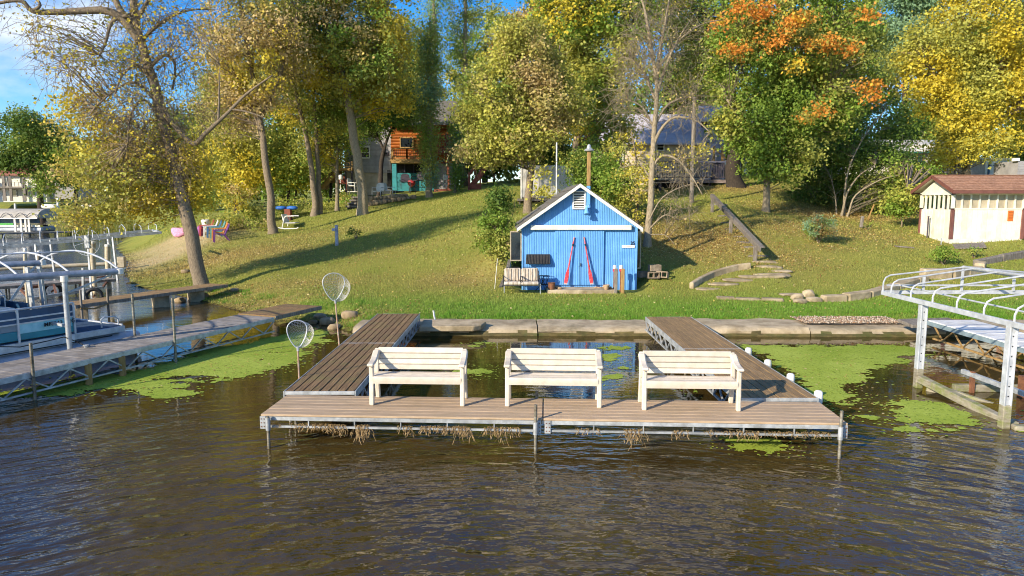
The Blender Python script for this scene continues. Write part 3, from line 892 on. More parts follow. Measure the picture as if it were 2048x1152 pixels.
t, g, L_ = slab_dock('grey_dock', 'long grey composite dock with truss sides beside the pontoon boat', S_.xy, E1.xy, 1.08, .45, M_grey_deck, .14)
GD = g
for px, py in ((62, 690), (345, 600)):
    pass
def post_at(t, p, z0, z1, r=.024, name='post', m=M_post):
    return MB().tube([(p.x, p.y, z0), (p.x, p.y, z1)], r, 10).build(name, m, t, smooth=True)
for px, ytop in ((62, 686), (346, 596)):
    p = DA + dd * ((onz(px, 757.6 - px * .2247, .45) - DA).dot(dd)) - Vector((-dd.y, dd.x, 0)) * .045
    post_at(t, p, -1.2, ony(px, ytop, p.y).z)
for px, ytop in ((272, 588),):
    p = onz(px, 672, .45)
    post_at(t, p + Vector((-dd.y, dd.x, 0)) * .03, -1.2, ony(px, ytop, p.y).z)
for px in (171, 239):
    q = DA + dd * ((onz(px, 757.6 - px * .2247, .45) - DA).dot(dd))
    MB().box((q.x, q.y + .06, .12), (.10, .10, .50), rz=.36).build('support_block', M_wood_tan, t, bevel=.01)
E2 = DA + dd * 7.95
brown_end, g2, _ = slab_dock('wooden_ramp', 'weathered brown wooden ramp joining the long grey dock to the bank', (E1 + dd * .05).xy, E2.xy, 1.1, .47, M_brown_deck, .16, truss=False, rail=M_wood_grey, gap=.014)
# second grey dock, beyond the pontoon boat
A2, B2 = onz(150, 612, .42), onz(455, 567, .47)
t2, g3, L2 = slab_dock('narrow_dock', 'narrow weathered plank dock on concrete blocks beneath the leaning tree', A2.xy, B2.xy, .78, .44, M_grey_brown_deck, .15, truss=False, rail=M_wood_grey)
for u in (.35, 2.9, 4.2):
    if u < L2:
        MB().box(g3(u, .4, .12), (.42, .55, .56), rz=.6).build('concrete_block', M_concrete, t2, bevel=.02)
for u, top in ((0.15, .82), (0.9, .78)):
    p = g3(u, -.03, 0); post_at(t2, p, -.9, top, .03, 'post', M_wood_grey)
MB().tube([g3(.1, -.05, .35), g3(.5, -.02, .28), g3(.9, -.05, .36)], .02, 6).build('rope', M_wood_tan, t2, smooth=True)
# third dock, farther left, running off the frame
A3, B3 = onz(-60, 578, .40), onz(232, 556, .45)
t3, g4, L3 = slab_dock('narrow_dock', 'pale grey plank dock behind the curved canopy frame', A3.xy, B3.xy, .8, .42, M_grey_deck, .2, truss=False, rail=M_wood_grey)
for u in (1.0, 3.0, 5.0):
    if u < L3:
        for w in (.05, .75): post_at(t3, g4(u, w, 0), -.9, .38, .03)
# ------------------------------------------------------------------ blue boathouse
SY, SZ = 21.9, 0.39                            # front wall plane and its foot
def sx_(px, Y=SY): return (px - 1024) / F * (Y / 0.995)
def sz_(py, Y=SY): return ony(1157, py, Y).z
XL, XR = sx_(1045), sx_(1272)
XA, ZA = sx_(1157), sz_(368)
ZE = sz_(457) + .02
XEL, XER = sx_(1034), sx_(1281)
sh = thing('boathouse', 'bright blue corrugated boathouse with a gabled grey roof', 'boathouse', ((XL + XR) / 2, SY, SZ))
DEEP = 4.6
SLR = (ZA - ZE) / (XER - XA); SLL = (ZA - ZE) / (XA - XEL)
roofz = lambda x: ZA - (x - XA) * SLR if x > XA else ZA - (XA - x) * SLL
def corrugated(x0, x1, z0, ztop, y, pitch=.054, amp=.011):
    """Vertical ribs between x0 and x1 up to ztop(x)."""
    mb = MB(); n = max(1, round((x1 - x0) / pitch)); p = (x1 - x0) / n
    xs = []
    for k in range(n):
        a = x0 + k * p
        xs += [(a, 0), (a + p * .55, 0), (a + p * .68, -amp), (a + p * .87, -amp)]
    xs.append((x1, 0))
    vs, fs = [], []
    for x, o in xs:
        zt = ztop(x)
        vs += [(x, y + o, z0), (x, y + o, zt)]
    for k in range(len(xs) - 1):
        fs.append((2 * k, 2 * k + 2, 2 * k + 3, 2 * k + 1))
    mb.add(vs, fs)
    return mb
corrugated(XL, XR, SZ - .25, lambda x: roofz(x) - .06, SY).build('front_wall', M_blue, sh)
for x, s in ((XL, -1), (XR, 1)):
    MB().box((x - s * .04, SY + DEEP / 2 + .02, (SZ - .25 + ZE) / 2), (.08, DEEP, ZE - SZ + .2)).build('side_wall', M_blue, sh)
    MB().box((x, SY - .006, (SZ - .25 + ZE) / 2 + .1), (.05, .05, ZE - SZ + .3)).build('corner_trim', M_blue, sh, bevel=.006)
MB().prism([(XL + .09, SY + DEEP - .05, SZ - .2), (XR - .09, SY + DEEP - .05, SZ - .2), (XR - .09, SY + DEEP - .05, roofz(XR) - .12), (XA, SY + DEEP - .05, ZA - .12), (XL + .09, SY + DEEP - .05, roofz(XL) - .12)], (0, .05, 0)).build('back_wall', M_blue, sh)
OV = .26                                       # roof overhang at the gable
for side in (-1, 1):
    xe = XEL if side < 0 else XER
    L_ = math.hypot(XA - xe, ZA - ZE)
    n = 7
    rf = MB().prism([(XA, SY - OV + .02, ZA - .05), (xe, SY - OV + .02, ZE - .05), (xe, SY - OV + .02, ZE - .005), (XA, SY - OV + .02, ZA - .005)], (0, DEEP + OV + .2, 0)).build('roof_deck', M_wood_grey, sh)
    up = Vector((side * (ZA - ZE), 0, abs(xe - XA))).normalized()
    for k in range(n):                         # shingle courses
        a, b_ = k / n, (k + 1.12) / n
        pa = Vector((XA + (xe - XA) * a, SY - OV - .01, ZA + (ZE - ZA) * a)) + up * .006
        pb = Vector((XA + (xe - XA) * min(b_, 1.02), SY - OV - .01, ZA + (ZE - ZA) * min(b_, 1.02))) + up * .022
        MB().prism([pa, pb, pb + up * .012, pa + up * .006], (0, DEEP + OV + .23, 0)).build('shingle_course', M_shingle_grey, rf)
    q = up * -.085
    MB().prism([Vector((XA, SY - OV - .02, ZA)) + Vector((0, 0, -.105)), Vector((xe, SY - OV - .02, ZE)) + Vector((0, 0, -.105)), Vector((xe, SY - OV - .02, ZE)) + Vector((0, 0, .005)), Vector((XA, SY - OV - .02, ZA + .005))], (0, .03, 0)).build('rake_board', M_white, sh)
    MB().bar((xe + side * -.01, SY - OV, ZE - .06), (xe + side * -.01, SY + DEEP + .15, ZE - .06), .025, .1).build('eave_board', M_white, sh)
# doors and their track
zt0, zt1 = sz_(459.5), sz_(450)
MB().box(((sx_(1061) + sx_(1260)) / 2, SY - .085, (zt0 + zt1) / 2), (sx_(1260) - sx_(1061), .10, zt1 - zt0)).build('door_track', M_white, sh, bevel=.008)
xd = [sx_(1109), sx_(1158.5), sx_(1207)]
zd0 = sz_(569)
for i in range(2):
    d_ = corrugated(xd[i] + .006, xd[i + 1] - .006, zd0, lambda x: zt0 + .03, SY - .052)
    x0, x1 = xd[i] + .006, xd[i + 1] - .006
    dr = d_.build('sliding_door', M_blue_door, sh)
    MB().box(((x0 + x1) / 2, SY - .030, (zd0 + zt0) / 2), (x1 - x0, .036, zt0 - zd0 + .02)).build('door_core', M_blue_door, dr)
    MB().box((x0 + .012 if i else x1 - .012, SY - .062, (zd0 + zt0) / 2), (.024, .02, zt0 - zd0)).build('edge_trim', M_blue_door, dr)
    if i == 0:
        MB().box((x1 - .02, SY - .08, sz_(527)), (.045, .02, .16)).build('latch', M_blue_door, dr, bevel=.005)
    else:
        MB().box((x0 + .03, SY - .085, sz_(529)), (.03, .03, .10)).build('padlock', M_black, dr, bevel=.008)
# louvre vent
vx0, vx1, vz0, vz1 = sx_(1143.5), sx_(1169), sz_(418.5), sz_(382)
vt = MB()
for a in ((vx0 + .02, (vz0 + vz1) / 2, .04, vz1 - vz0), (vx1 - .02, (vz0 + vz1) / 2, .04, vz1 - vz0)):
    vt.box((a[0], SY - .03, a[1]), (a[2], .05, a[3]))
for z in (vz0 + .02, vz1 - .02): vt.box(((vx0 + vx1) / 2, SY - .031, z), (vx1 - vx0, .052, .04))
vt = vt.build('vent_frame', M_white, sh, bevel=.004)
MB().box(((vx0 + vx1) / 2, SY - .012, (vz0 + vz1) / 2), (vx1 - vx0 - .06, .01, vz1 - vz0 - .06)).build('vent_backing', M_black, vt)
for k in range(6):
    z = vz0 + .075 + k * (vz1 - vz0 - .1) / 6
    MB().box(((vx0 + vx1) / 2, SY - .032, z), (vx1 - vx0 - .085, .055, .018), rx=R(38)).build('vent_slat', M_white, vt)
# open side windows
M_frame_tan = mat('tan_frame', lin('b5a58c'), lin('93846b'), 0.7, 5)
for px0, px1, py0, py1, xw, ang in ((1030, 1045, 462, 524, XL - .03, R(97)), (1271, 1281, 456, 540, XR + .03, R(82))):
    w_ = .62; z0, z1 = sz_(py1 - 2), sz_(py0 + 2)
    s = -1 if xw < XA else 1
    wf = MB()
    d_ = Vector((s * .36, -.02, 0)) if s < 0 else Vector((s * .17, .12, 0))
    p = Vector((xw, SY + .25, 0))
    wl_ = d_.length; dn = d_.normalized()
    e = p + d_
    for q in (p + dn * .015, e - dn * .015): wf.bar((q.x, q.y, z0), (q.x, q.y, z1), .035, .035)
    for z in (z0, z1): wf.bar((p.x, p.y, z), (e.x, e.y, z), .035, .035)
    wo = wf.build('casement_window', M_frame_tan, sh)
    MB().bar((p.x, p.y, (z0 + z1) / 2), (e.x, e.y, (z0 + z1) / 2), .006, z1 - z0 - .03).build('pane', M_dark_glass, wo)
# floodlight and lamp post at the gable
pxp = sx_(1174)
po = tag(empty('lamp_post', (pxp, SY - .12, sz_(382))), 'ochre square post with a grey lamp head above the boathouse gable', 'lamp post')
MB().box((pxp, SY - .12, (sz_(372) + sz_(304)) / 2), (.11, .11, sz_(304) - sz_(372))).build('post', M_wood_tan, po, bevel=.008)
MB().box((pxp, SY - .12, (sz_(430) + sz_(372)) / 2), (.108, .108, sz_(372) - sz_(430) - .004)).build('painted_post_foot', M_blue, po, bevel=.008)
MB().lathe((pxp, SY - .12, sz_(304)), [(.06, 0), (.14, .02), (.15, .05), (.10, .09), (.07, .10), (.06, .18), (.03, .22), (.005, .225)], 16).build('lamp_head', M_galv, po, smooth=True)
fl = tag(empty('flood_light', (pxp - .02, SY - .2, sz_(420))), 'small blue-painted flood light under the boathouse gable vent', 'flood light')
MB().tube([(pxp - .04, SY - .16, sz_(412)), (pxp - .06, SY - .2, sz_(420)), (pxp - .06, SY - .25, sz_(428))], [.05, .06, .085], 12).build('lamp_cone', M_blue, fl, smooth=True)
MB().lathe((pxp + .01, SY - .22, sz_(417)), [(.01, 0), (.06, .02), (.07, .06), (.05, .11), (.01, .13)], 12).build('lamp_body', M_blue, fl, smooth=True)
MB().box((pxp - .01, SY - .19, sz_(432)), (.16, .1, .03)).build('bracket', M_blue, fl)
# oars leaning on the doors
def oar(label, x_top, x_bot, flip):
    top = Vector((sx_(x_top), SY - .09, sz_(473))); bot = Vector((sx_(x_bot), SY - .22, sz_(567)))
    t = thing('oar', label, 'oar', bot, 'red oars leaning on the boathouse doors')
    d_, s_, u_ = frame_along(top - bot, Vector((0, 1, 0)))
    Lt = (top - bot).length
    P = lambda a, b_: bot + d_ * (a * Lt) + s_ * b_
    MB().tube([P(.30, 0), P(.6, 0), P(.9, 0)], [.026, .022, .02], 10).build('shaft', M_red, t, smooth=True)
    MB().tube([P(.895, 0), P(.99, 0)], [.017, .019], 10).build('grip', mat('pale_pink_grip', lin('d98f84'), lin('c46f66'), .6), t, smooth=True)
    MB().tube([P(.80, 0), P(.85, 0)], .028, 10).build('collar', M_black, t, smooth=True)
    bl = [(.03, -.052), (.03, .052), (.10, .060), (.24, .05), (.34, .02), (.36, 0), (.34, -.02), (.24, -.05), (.10, -.060)]
    MB().prism([P(a, b_) - u_ * .010 for a, b_ in bl], u_ * .02).build('blade', M_red, t, bevel=.006)
    bl = [(0, -.048), (.029, -.052), (.029, .052), (0, .048)]
    MB().prism([P(a, b_) - u_ * .0105 for a, b_ in bl], u_ * .021).build('blade_tip', mat('pale_tip', lin('d9b5a8'), lin('c08f84'), .6), t, bevel=.004)
oar('red oar whose blade stands at the left of the pair', 1147.5, 1130, 1)
oar('red oar whose blade stands at the right of the pair', 1166.5, 1182.5, -1)
# black grille on the wall
g0, g1, h0, h1 = sx_(1051), sx_(1100), sz_(527), sz_(508.5)
gr = thing('black_grille', 'black slatted grille panel on the blue wall above the seats', 'grille', ((g0 + g1) / 2, SY, h0))
MB().prism([(g0, SY - .20, h0), (g1, SY - .20, h0), (g1, SY - .19, h0 + .01), (g1 - .01, SY - .04, h1), (g0 + .03, SY - .04, h1), (g0, SY - .19, h0 + .01)], (0, .012, .004)).build('panel', M_black, gr)
nrib = 16
for k in range(nrib):
    a = (k + .5) / nrib
    MB().bar((g0 + (g1 - g0) * a, SY - .205, h0 + .012), (g0 + .03 + (g1 - g0 - .04) * a, SY - .05, h1 - .002), .014, .014).build('rib', mat('charcoal_slat', lin('4a4744'), lin('37342f'), .8), gr)
for x in (g0 + .05, g1 - .05):
    MB().box((x, SY - .1, h0 + .02), (.02, .18, .02)).build('bracket', M_black, gr)
# house number and name board
def text_mesh(name, s, size, loc, m, parent=None, depth=.004, rot=(math.pi / 2, 0, 0), bold=False, spacing=1.0):
    cu = bpy.data.curves.new(name, 'FONT')
    cu.body = s; cu.size = size; cu.extrude = depth; cu.align_x = 'CENTER'; cu.align_y = 'CENTER'; cu.space_character = spacing
    if bold: cu.offset = size * .012
    o = bpy.data.objects.new(name, cu); COL.objects.link(o)
    dg = bpy.context.evaluated_depsgraph_get()
    me = bpy.data.meshes.new_from_object(o.evaluated_get(dg))
    bpy.data.objects.remove(o, do_unlink=True)
    M4 = Matrix.Translation(Vector(loc)) @ (Matrix.Rotation(rot[2], 4, 'Z') @ Matrix.Rotation(rot[1], 4, 'Y') @ Matrix.Rotation(rot[0], 4, 'X'))
    me.transform(M4)
    if parent is not None: me.transform(Matrix.Translation(-ORIG[parent.name]))
    me.materials.clear()
    return link_mesh(name, me, m, parent)
text_mesh('house_number', '25', .15, (sx_(1264), SY - .022, sz_(486.5)), M_black, sh, bold=True)
nbx = (sx_(1242.5) + sx_(1268)) / 2
nbd = thing('name_board', 'small white name board with faint red lettering under the number', 'sign', (nbx, SY - .02, sz_(496)))
MB().box((nbx, SY - .028, sz_(493)), (sx_(1268) - sx_(1242.5), .02, .085)).build('board', M_white, nbd, bevel=.004)
mb = MB()
for k in range(9):
    x = sx_(1247) + k * .033
    if k == 1: continue
    mb.box((x, SY - .040, sz_(493) + random.uniform(-.005, .005)), (.006, .004, .03), ry=random.uniform(-.5, .5)); mb.box((x + .012, SY - .040, sz_(493) + random.uniform(-.012, .012)), (.018, .004, .006))
mb.build('lettering', mat('faded_red_print', lin('c98a84'), lin('b8706c'), .7), nbd)
# concrete step at the doors
st0, st1 = sx_(1094, 21.3), sx_(1229, 21.3)
o = MB().box(((st0 + st1) / 2, 21.42, .345), (st1 - st0, .85, .26)).build('door_step', M_concrete, None, bevel=.02, loc=((st0 + st1) / 2, 21.4, .3))
tag(o, 'concrete step slab at the foot of the blue doors', 'step')
STZ = .475
def lathe_thing(name, label, cat, loc, prof, m, n=16, parts=()):
    t = thing(name, label, cat, loc)
    MB().lathe(loc, prof, n).build('body', m, t, smooth=True)
    for nm, pr, mm in parts: MB().lathe(loc, pr, n).build(nm, mm, t, smooth=True)
    return t
lathe_thing('rusty_bucket', 'rusty metal bucket at the left end of the concrete step', 'bucket', (sx_(1103, 21.2), 21.15, STZ), [(.09, 0), (.10, .01), (.11, .20), (.115, .205), (.10, .205), (.09, .03)], M_rust, parts=[('bail_ring', [(.118, .19), (.12, .195), (.12, .21), (.112, .212)], M_rust)])
M_tan_stone = mat('tan_stone', lin('b79c7a'), lin('8f7455'), .9, 6, bump=.4)
for i, (px, yy, d_, lab) in enumerate(((1115, 21.35, (.2, .16, .11), 'round tan stone beside the rusty bucket on the step'), (1120, 21.2, (.16, .13, .08), 'flat tan stone in front of the left oar blade'),
        (1193, 21.55, (.16, .12, .05), 'flat pinkish stone left of the clay pot'), (1200, 21.5, (.18, .10, .045), 'thin wood scrap beside the right oar blade'), (1212, 21.45, (.24, .18, .12), 'lumpy brown rock beside the clay pot'), (1219, 21.3, (.16, .14, .10), 'small brown rock between clay pot and grey posts'))):
    p = (sx_(px, yy), yy, STZ + d_[2] * .36)
    tag(MB().rock(p, d_, i + 2).build('stone', M_tan_stone, None, smooth='all', loc=(p[0], p[1], STZ)), lab, 'stone', 'stones on the boathouse step')
lathe_thing('clay_pot', 'pale clay pot on the right end of the concrete step', 'pot', (sx_(1213, 21.15), 21.1, STZ), [(.06, 0), (.085, .12), (.095, .12), (.095, .15), (.08, .15), (.075, .10)], M_tan_stone, parts=[('soil', [(.08, .13), (.081, .135)], M_black)])
# bobber posts
for px, yy, h, lab, m_, w in ((1232, 20.98, 1.0, 'tall weathered grey post right of the step', M_wood_grey, .10), (1246, 20.98, .95, 'tan post nearest the boathouse corner', M_wood_tan, .10)):
    z0 = ground(sx_(px, yy), yy) - .1
    x = sx_(px, yy)
    t = thing('wooden_post', lab, 'post', (x, yy, z0), 'wooden posts by the step')
    MB().box((x, yy, z0 + .4), (w, .09, .8 + .1)).build('shaft', m_, t, bevel=.012)
    MB().box((x, yy, z0 + .855), (w * .8, .075, .012)).build('end_grain', M_wood_tan, t)
for px, yy, lab in ((1229, 21.35, 'red and white bobber on a rusty pipe, left of two'), (1242, 21.35, 'red and white bobber on a rusty pipe, right of two')):
    x = sx_(px, yy); z1 = sz_(540)
    t = thing('bobber_stake', lab, 'bobber', (x, yy, .4), 'painted bobbers by the posts')
    MB().tube([(x, yy, .3), (x, yy, z1)], .035, 8).build('stake', M_rust, t, smooth=True)
    MB().lathe((x, yy, z1), [(.03, 0), (.055, .01), (.055, .09)], 12).build('red_base', M_red, t, smooth=True)
    MB().lathe((x, yy, z1 + .091), [(.055, 0), (.055, .09), (.045, .11), (.01, .115)], 12).build('white_cap', M_white, t, smooth=True)
# cinder blocks
M_block = mat('cinder_block', lin('a4927b'), lin('7f6e5a'), .95, 8, bump=.5)
def cinder(label, c, rz, rx=0.0):
    t = thing('cinder_block', label, 'cinder block', c, 'cinder blocks beside the boathouse')
    mb = MB(); c = Vector(c)
    for a, b_, w, d_ in ((0, -.085, .38, .03), (0, .085, .38, .03), (-.175, 0, .03, .14), (0, 0, .03, .14), (.175, 0, .03, .14)):
        m3 = Matrix.Rotation(rz, 3, 'Z') @ Matrix.Rotation(rx, 3, 'X')
        mb.box(c + m3 @ Vector((a, b_, 0)), (w, d_, .19), rz=rz, rx=rx)
    mb.build('shell', M_block, t)
cp_ = ony(1308, 560, 22.4)
gz_ = ground(cp_.x, 22.4)
cinder('cinder block lying open side out right of the boathouse, lowest', (cp_.x - .05, 22.3, gz_ + .12), .1, R(90))
cinder('cinder block tilted in the grass at the far right of the heap', (cp_.x + .25, 22.35, ground(cp_.x + .25, 22.35) + .14), -.5, R(75))
cinder('cinder block standing on top of the heap', (cp_.x + .02, 22.45, gz_ + .34), .3, 0)
cinder('dark cinder block at the back of the heap against the wall', (cp_.x - .32, 22.7, ground(cp_.x - .32, 22.7) + .2), .6, 0)
# pair of cushioned glider seats on one metal frame
M_cushion = mat('striped_cushion', lin('cfc4b4'), lin('a3937f'), .9, 3, (14, 1, 1), lo=.45, hi=.55)
gx0, gx1 = sx_(1006, 21.0), sx_(1082, 21.0)
gs = thing('glider_bench', 'two-seat metal glider with padded beige cushions beside the step', 'glider', ((gx0 + gx1) / 2, 21.0, .36))
for a, b_ in ((gx0 + .03, gx0 + .56), (gx1 - .60, gx1 - .06)):
    xm, w_ = (a + b_) / 2, b_ - a
    s1 = MB().box((xm, 21.0, .69), (w_, .46, .10)).build('seat_cushion', M_cushion, gs, bevel=.035)
    s2 = MB().box((xm, 21.23, .92), (w_ - .02, .11, .40), rx=R(-12)).build('back_cushion', M_cushion, gs, bevel=.035)
    for k in range(1, 5):
        MB().box((a + w_ * k / 5, 21.165, .92), (.012, .03, .36), rx=R(-12)).build('tuft', M_cushion, s2)
    MB().tube([(a, 21.28, .6), (a, 21.30, 1.02), (a + .1, 21.32, 1.14), (b_ - .1, 21.32, 1.14), (b_, 21.30, 1.02), (b_, 21.28, .6)], .012, 6).build('back_hoop', M_black, gs, smooth=True)
    MB().tube([(a - .02, 21.25, .88), (a - .02, 20.82, .88), (a - .02, 20.8, .62)], .013, 6).build('armrest', M_black, gs, smooth=True)
    MB().tube([(b_ + .02, 21.25, .88), (b_ + .02, 20.82, .88), (b_ + .02, 20.8, .62)], .013, 6).build('armrest', M_black, gs, smooth=True)
for x in (gx0 + .04, gx1 - .02):
    MB().tube([(x, 20.8, .27), (x, 20.8, .66), (x, 21.28, .66), (x, 21.28, .27)], .014, 6).build('leg', M_galv, gs, smooth=True)
for y in (20.8, 21.28):
    MB().tube([(gx0, y, .63), (gx1, y, .63)], .014, 6).build('frame_rail', M_black, gs, smooth=True)
MB().tube([(gx1 - .15, 21.5, .38), (gx1 + .15, 21.5, .75), (gx1 + .02, 21.45, .8), (gx1 + .25, 21.45, .42)], .012, 6).build('spring_arm', M_black, gs, smooth=True)
# black wire plant stand behind the glider
ws = sx_(1088, 21.5)
t = thing('wire_stand', 'black wire plant stand between the glider and the step', 'plant stand', (ws, 21.55, .37))
for k in range(5):
    a = k * 1.2566
    MB().tube([(ws + .16 * math.cos(a), 21.55 + .1 * math.sin(a), .37), (ws + .10 * math.cos(a + .5), 21.55 + .08 * math.sin(a + .5), .6), (ws + .17 * math.cos(a + .9), 21.55 + .1 * math.sin(a + .9), .85)], .009, 5).build('wire_leg', M_black, t, smooth=True)
MB().tube([(ws + .17 * math.cos(k * .524), 21.55 + .1 * math.sin(k * .524), .85) for k in range(13)], .01, 5).build('top_ring', M_black, t, smooth=True)
MB().tube([(ws + .12 * math.cos(k * .524), 21.55 + .09 * math.sin(k * .524), .58) for k in range(13)], .01, 5).build('lower_ring', M_black, t, smooth=True)
# leaning curved culvert wing by the seats, thin white stake
cw = thing('wing_wall', 'curved weathered concrete wing wall left of the boathouse', 'wing wall', (sx_(1003, 22), 22.0, .4))
pts = [ony(997, 578, 21.4), ony(1005, 560, 21.7), ony(1012, 540, 22.0), ony(1016, 522, 22.4)]
mb = MB()
for k in range(3):
    a, b_ = pts[k], pts[k + 1]
    mb.prism([(a.x, a.y, ground(a.x, a.y) - .2), (b_.x, b_.y, ground(b_.x, b_.y) - .2), (b_.x, b_.y, b_.z + .05), (a.x, a.y, a.z + .05)], (.10, .05, 0))
mb.build('slab', M_wood_grey, cw)
p = ony(989, 575, 21.3)
tag(MB().tube([(p.x, p.y, p.z - .1), (ony(995, 517, 21.3).x, p.y, ony(995, 517, 21.3).z)], .008, 6).build('stake', M_white, None, loc=(p.x, p.y, p.z)), 'thin pale rod standing left of the glider bench', 'stake')
# ------------------------------------------------------------------ trees
C_YEL, C_LEM, C_OLV, C_GRN, C_DGR, C_ORG, C_TAN, C_BRN, C_BGR = (np.array(lin(h)) for h in ('d0ba3c', 'bdb854', 'a0a04c', '7e973a', '586f2c', 'e0923c', 'c2aa74', '92764a', '86a27a'))
def segs_mesh(name, P0, P1, R0, R1, n=3):
    """Many thin straight tapering tubes in one array."""
    P0, P1 = np.asarray(P0), np.asarray(P1); m = len(P0)
    R0, R1 = np.broadcast_to(R0, (m,)), np.broadcast_to(R1, (m,))
    d = P1 - P0; d /= np.maximum(np.linalg.norm(d, axis=1, keepdims=True), 1e-6)
    up = np.where(np.abs(d[:, 2:3]) > .9, np.array([[1., 0, 0]]), np.array([[0, 0, 1.]]))
    a = np.cross(d, up); a /= np.linalg.norm(a, axis=1, keepdims=True); b = np.cross(d, a)
    V = np.empty((m, 2 * n, 3))
    for k in range(n):
        c, s = math.cos(6.28318 * k / n), math.sin(6.28318 * k / n)
        o = a * c + b * s
        V[:, k] = P0 + o * R0[:, None]; V[:, n + k] = P1 + o * R1[:, None]
    base = (np.arange(m) * 2 * n)[:, None]
    Fc = np.concatenate([base + np.array([[k, (k + 1) % n, n + (k + 1) % n, n + k]]) for k in range(n)], 0)
    return V.reshape(-1, 3), Fc
def leaf_cloud(C, rad, n_per, size, cols, up_bias=0.5, flat=0.7, droop=0.0, out=None):
    """Kite-shaped leaves around cluster centres C. cols: colour for each cluster."""
    n_per = int(round(n_per * 1.35)); size = size * .84; rad = np.asarray(rad) * .9
    m = len(C); n = m * n_per
    idx = np.repeat(np.arange(m), n_per)
    r = np.broadcast_to(rad, (m,))[idx]
    off = RNG.standard_normal((n, 3)) * r[:, None] * np.array([.5, .5, .5 * flat])
    off[:, 2] -= np.abs(off[:, 2]) * droop
    P = C[idx] + off
    nrm = RNG.standard_normal((n, 3)) * .75; nrm[:, 2] += up_bias
    if out is not None: nrm += out[idx] * .6
    nrm /= np.linalg.norm(nrm, axis=1, keepdims=True)
    t = RNG.standard_normal((n, 3)); t -= nrm * (t * nrm).sum(1, keepdims=True); t /= np.linalg.norm(t, axis=1, keepdims=True)
    b = np.cross(nrm, t)
    L = size * (.5 + 1.0 * RNG.random(n) ** 1.6)[:, None]; Wd = L * RNG.uniform(.28, .45, n)[:, None]
    fold = nrm * L * .12
    V = np.stack([P - t * L * .5, P + b * Wd - t * L * .05 + fold, P + t * L * .5, P - b * Wd - t * L * .05 + fold], 1).reshape(-1, 3)
    col = cols[idx] * RNG.uniform(.82, 1.2, n)[:, None] * 1.12
    return V, np.arange(4 * n).reshape(n, 4), np.clip(col, 0, .8)
def pick(n, pal, P=None, freq=.35, seed=0):
    """A colour for each cluster, drifting through the crown."""
    cols = np.array([c for c, w in pal]); w = np.array([w for c, w in pal], float); cw = np.cumsum(w / w.sum())
    if P is not None:
        f = np.array([noise.noise(Vector((p[0] * freq + seed * 5.1, p[1] * freq, p[2] * freq))) for p in P])
        r = np.argsort(np.argsort(f)) / max(1, n - 1)
        r = np.clip(r * .75 + RNG.random(n) * .25, 0, .999)
    else: r = RNG.random(n)
    base = cols[np.searchsorted(cw, r)]
    alt = cols[np.searchsorted(cw, RNG.random(n))]
    k = RNG.random(n)[:, None] ** 2 * .8
    return base * (1 - k) + alt * k
TSEED = [0]
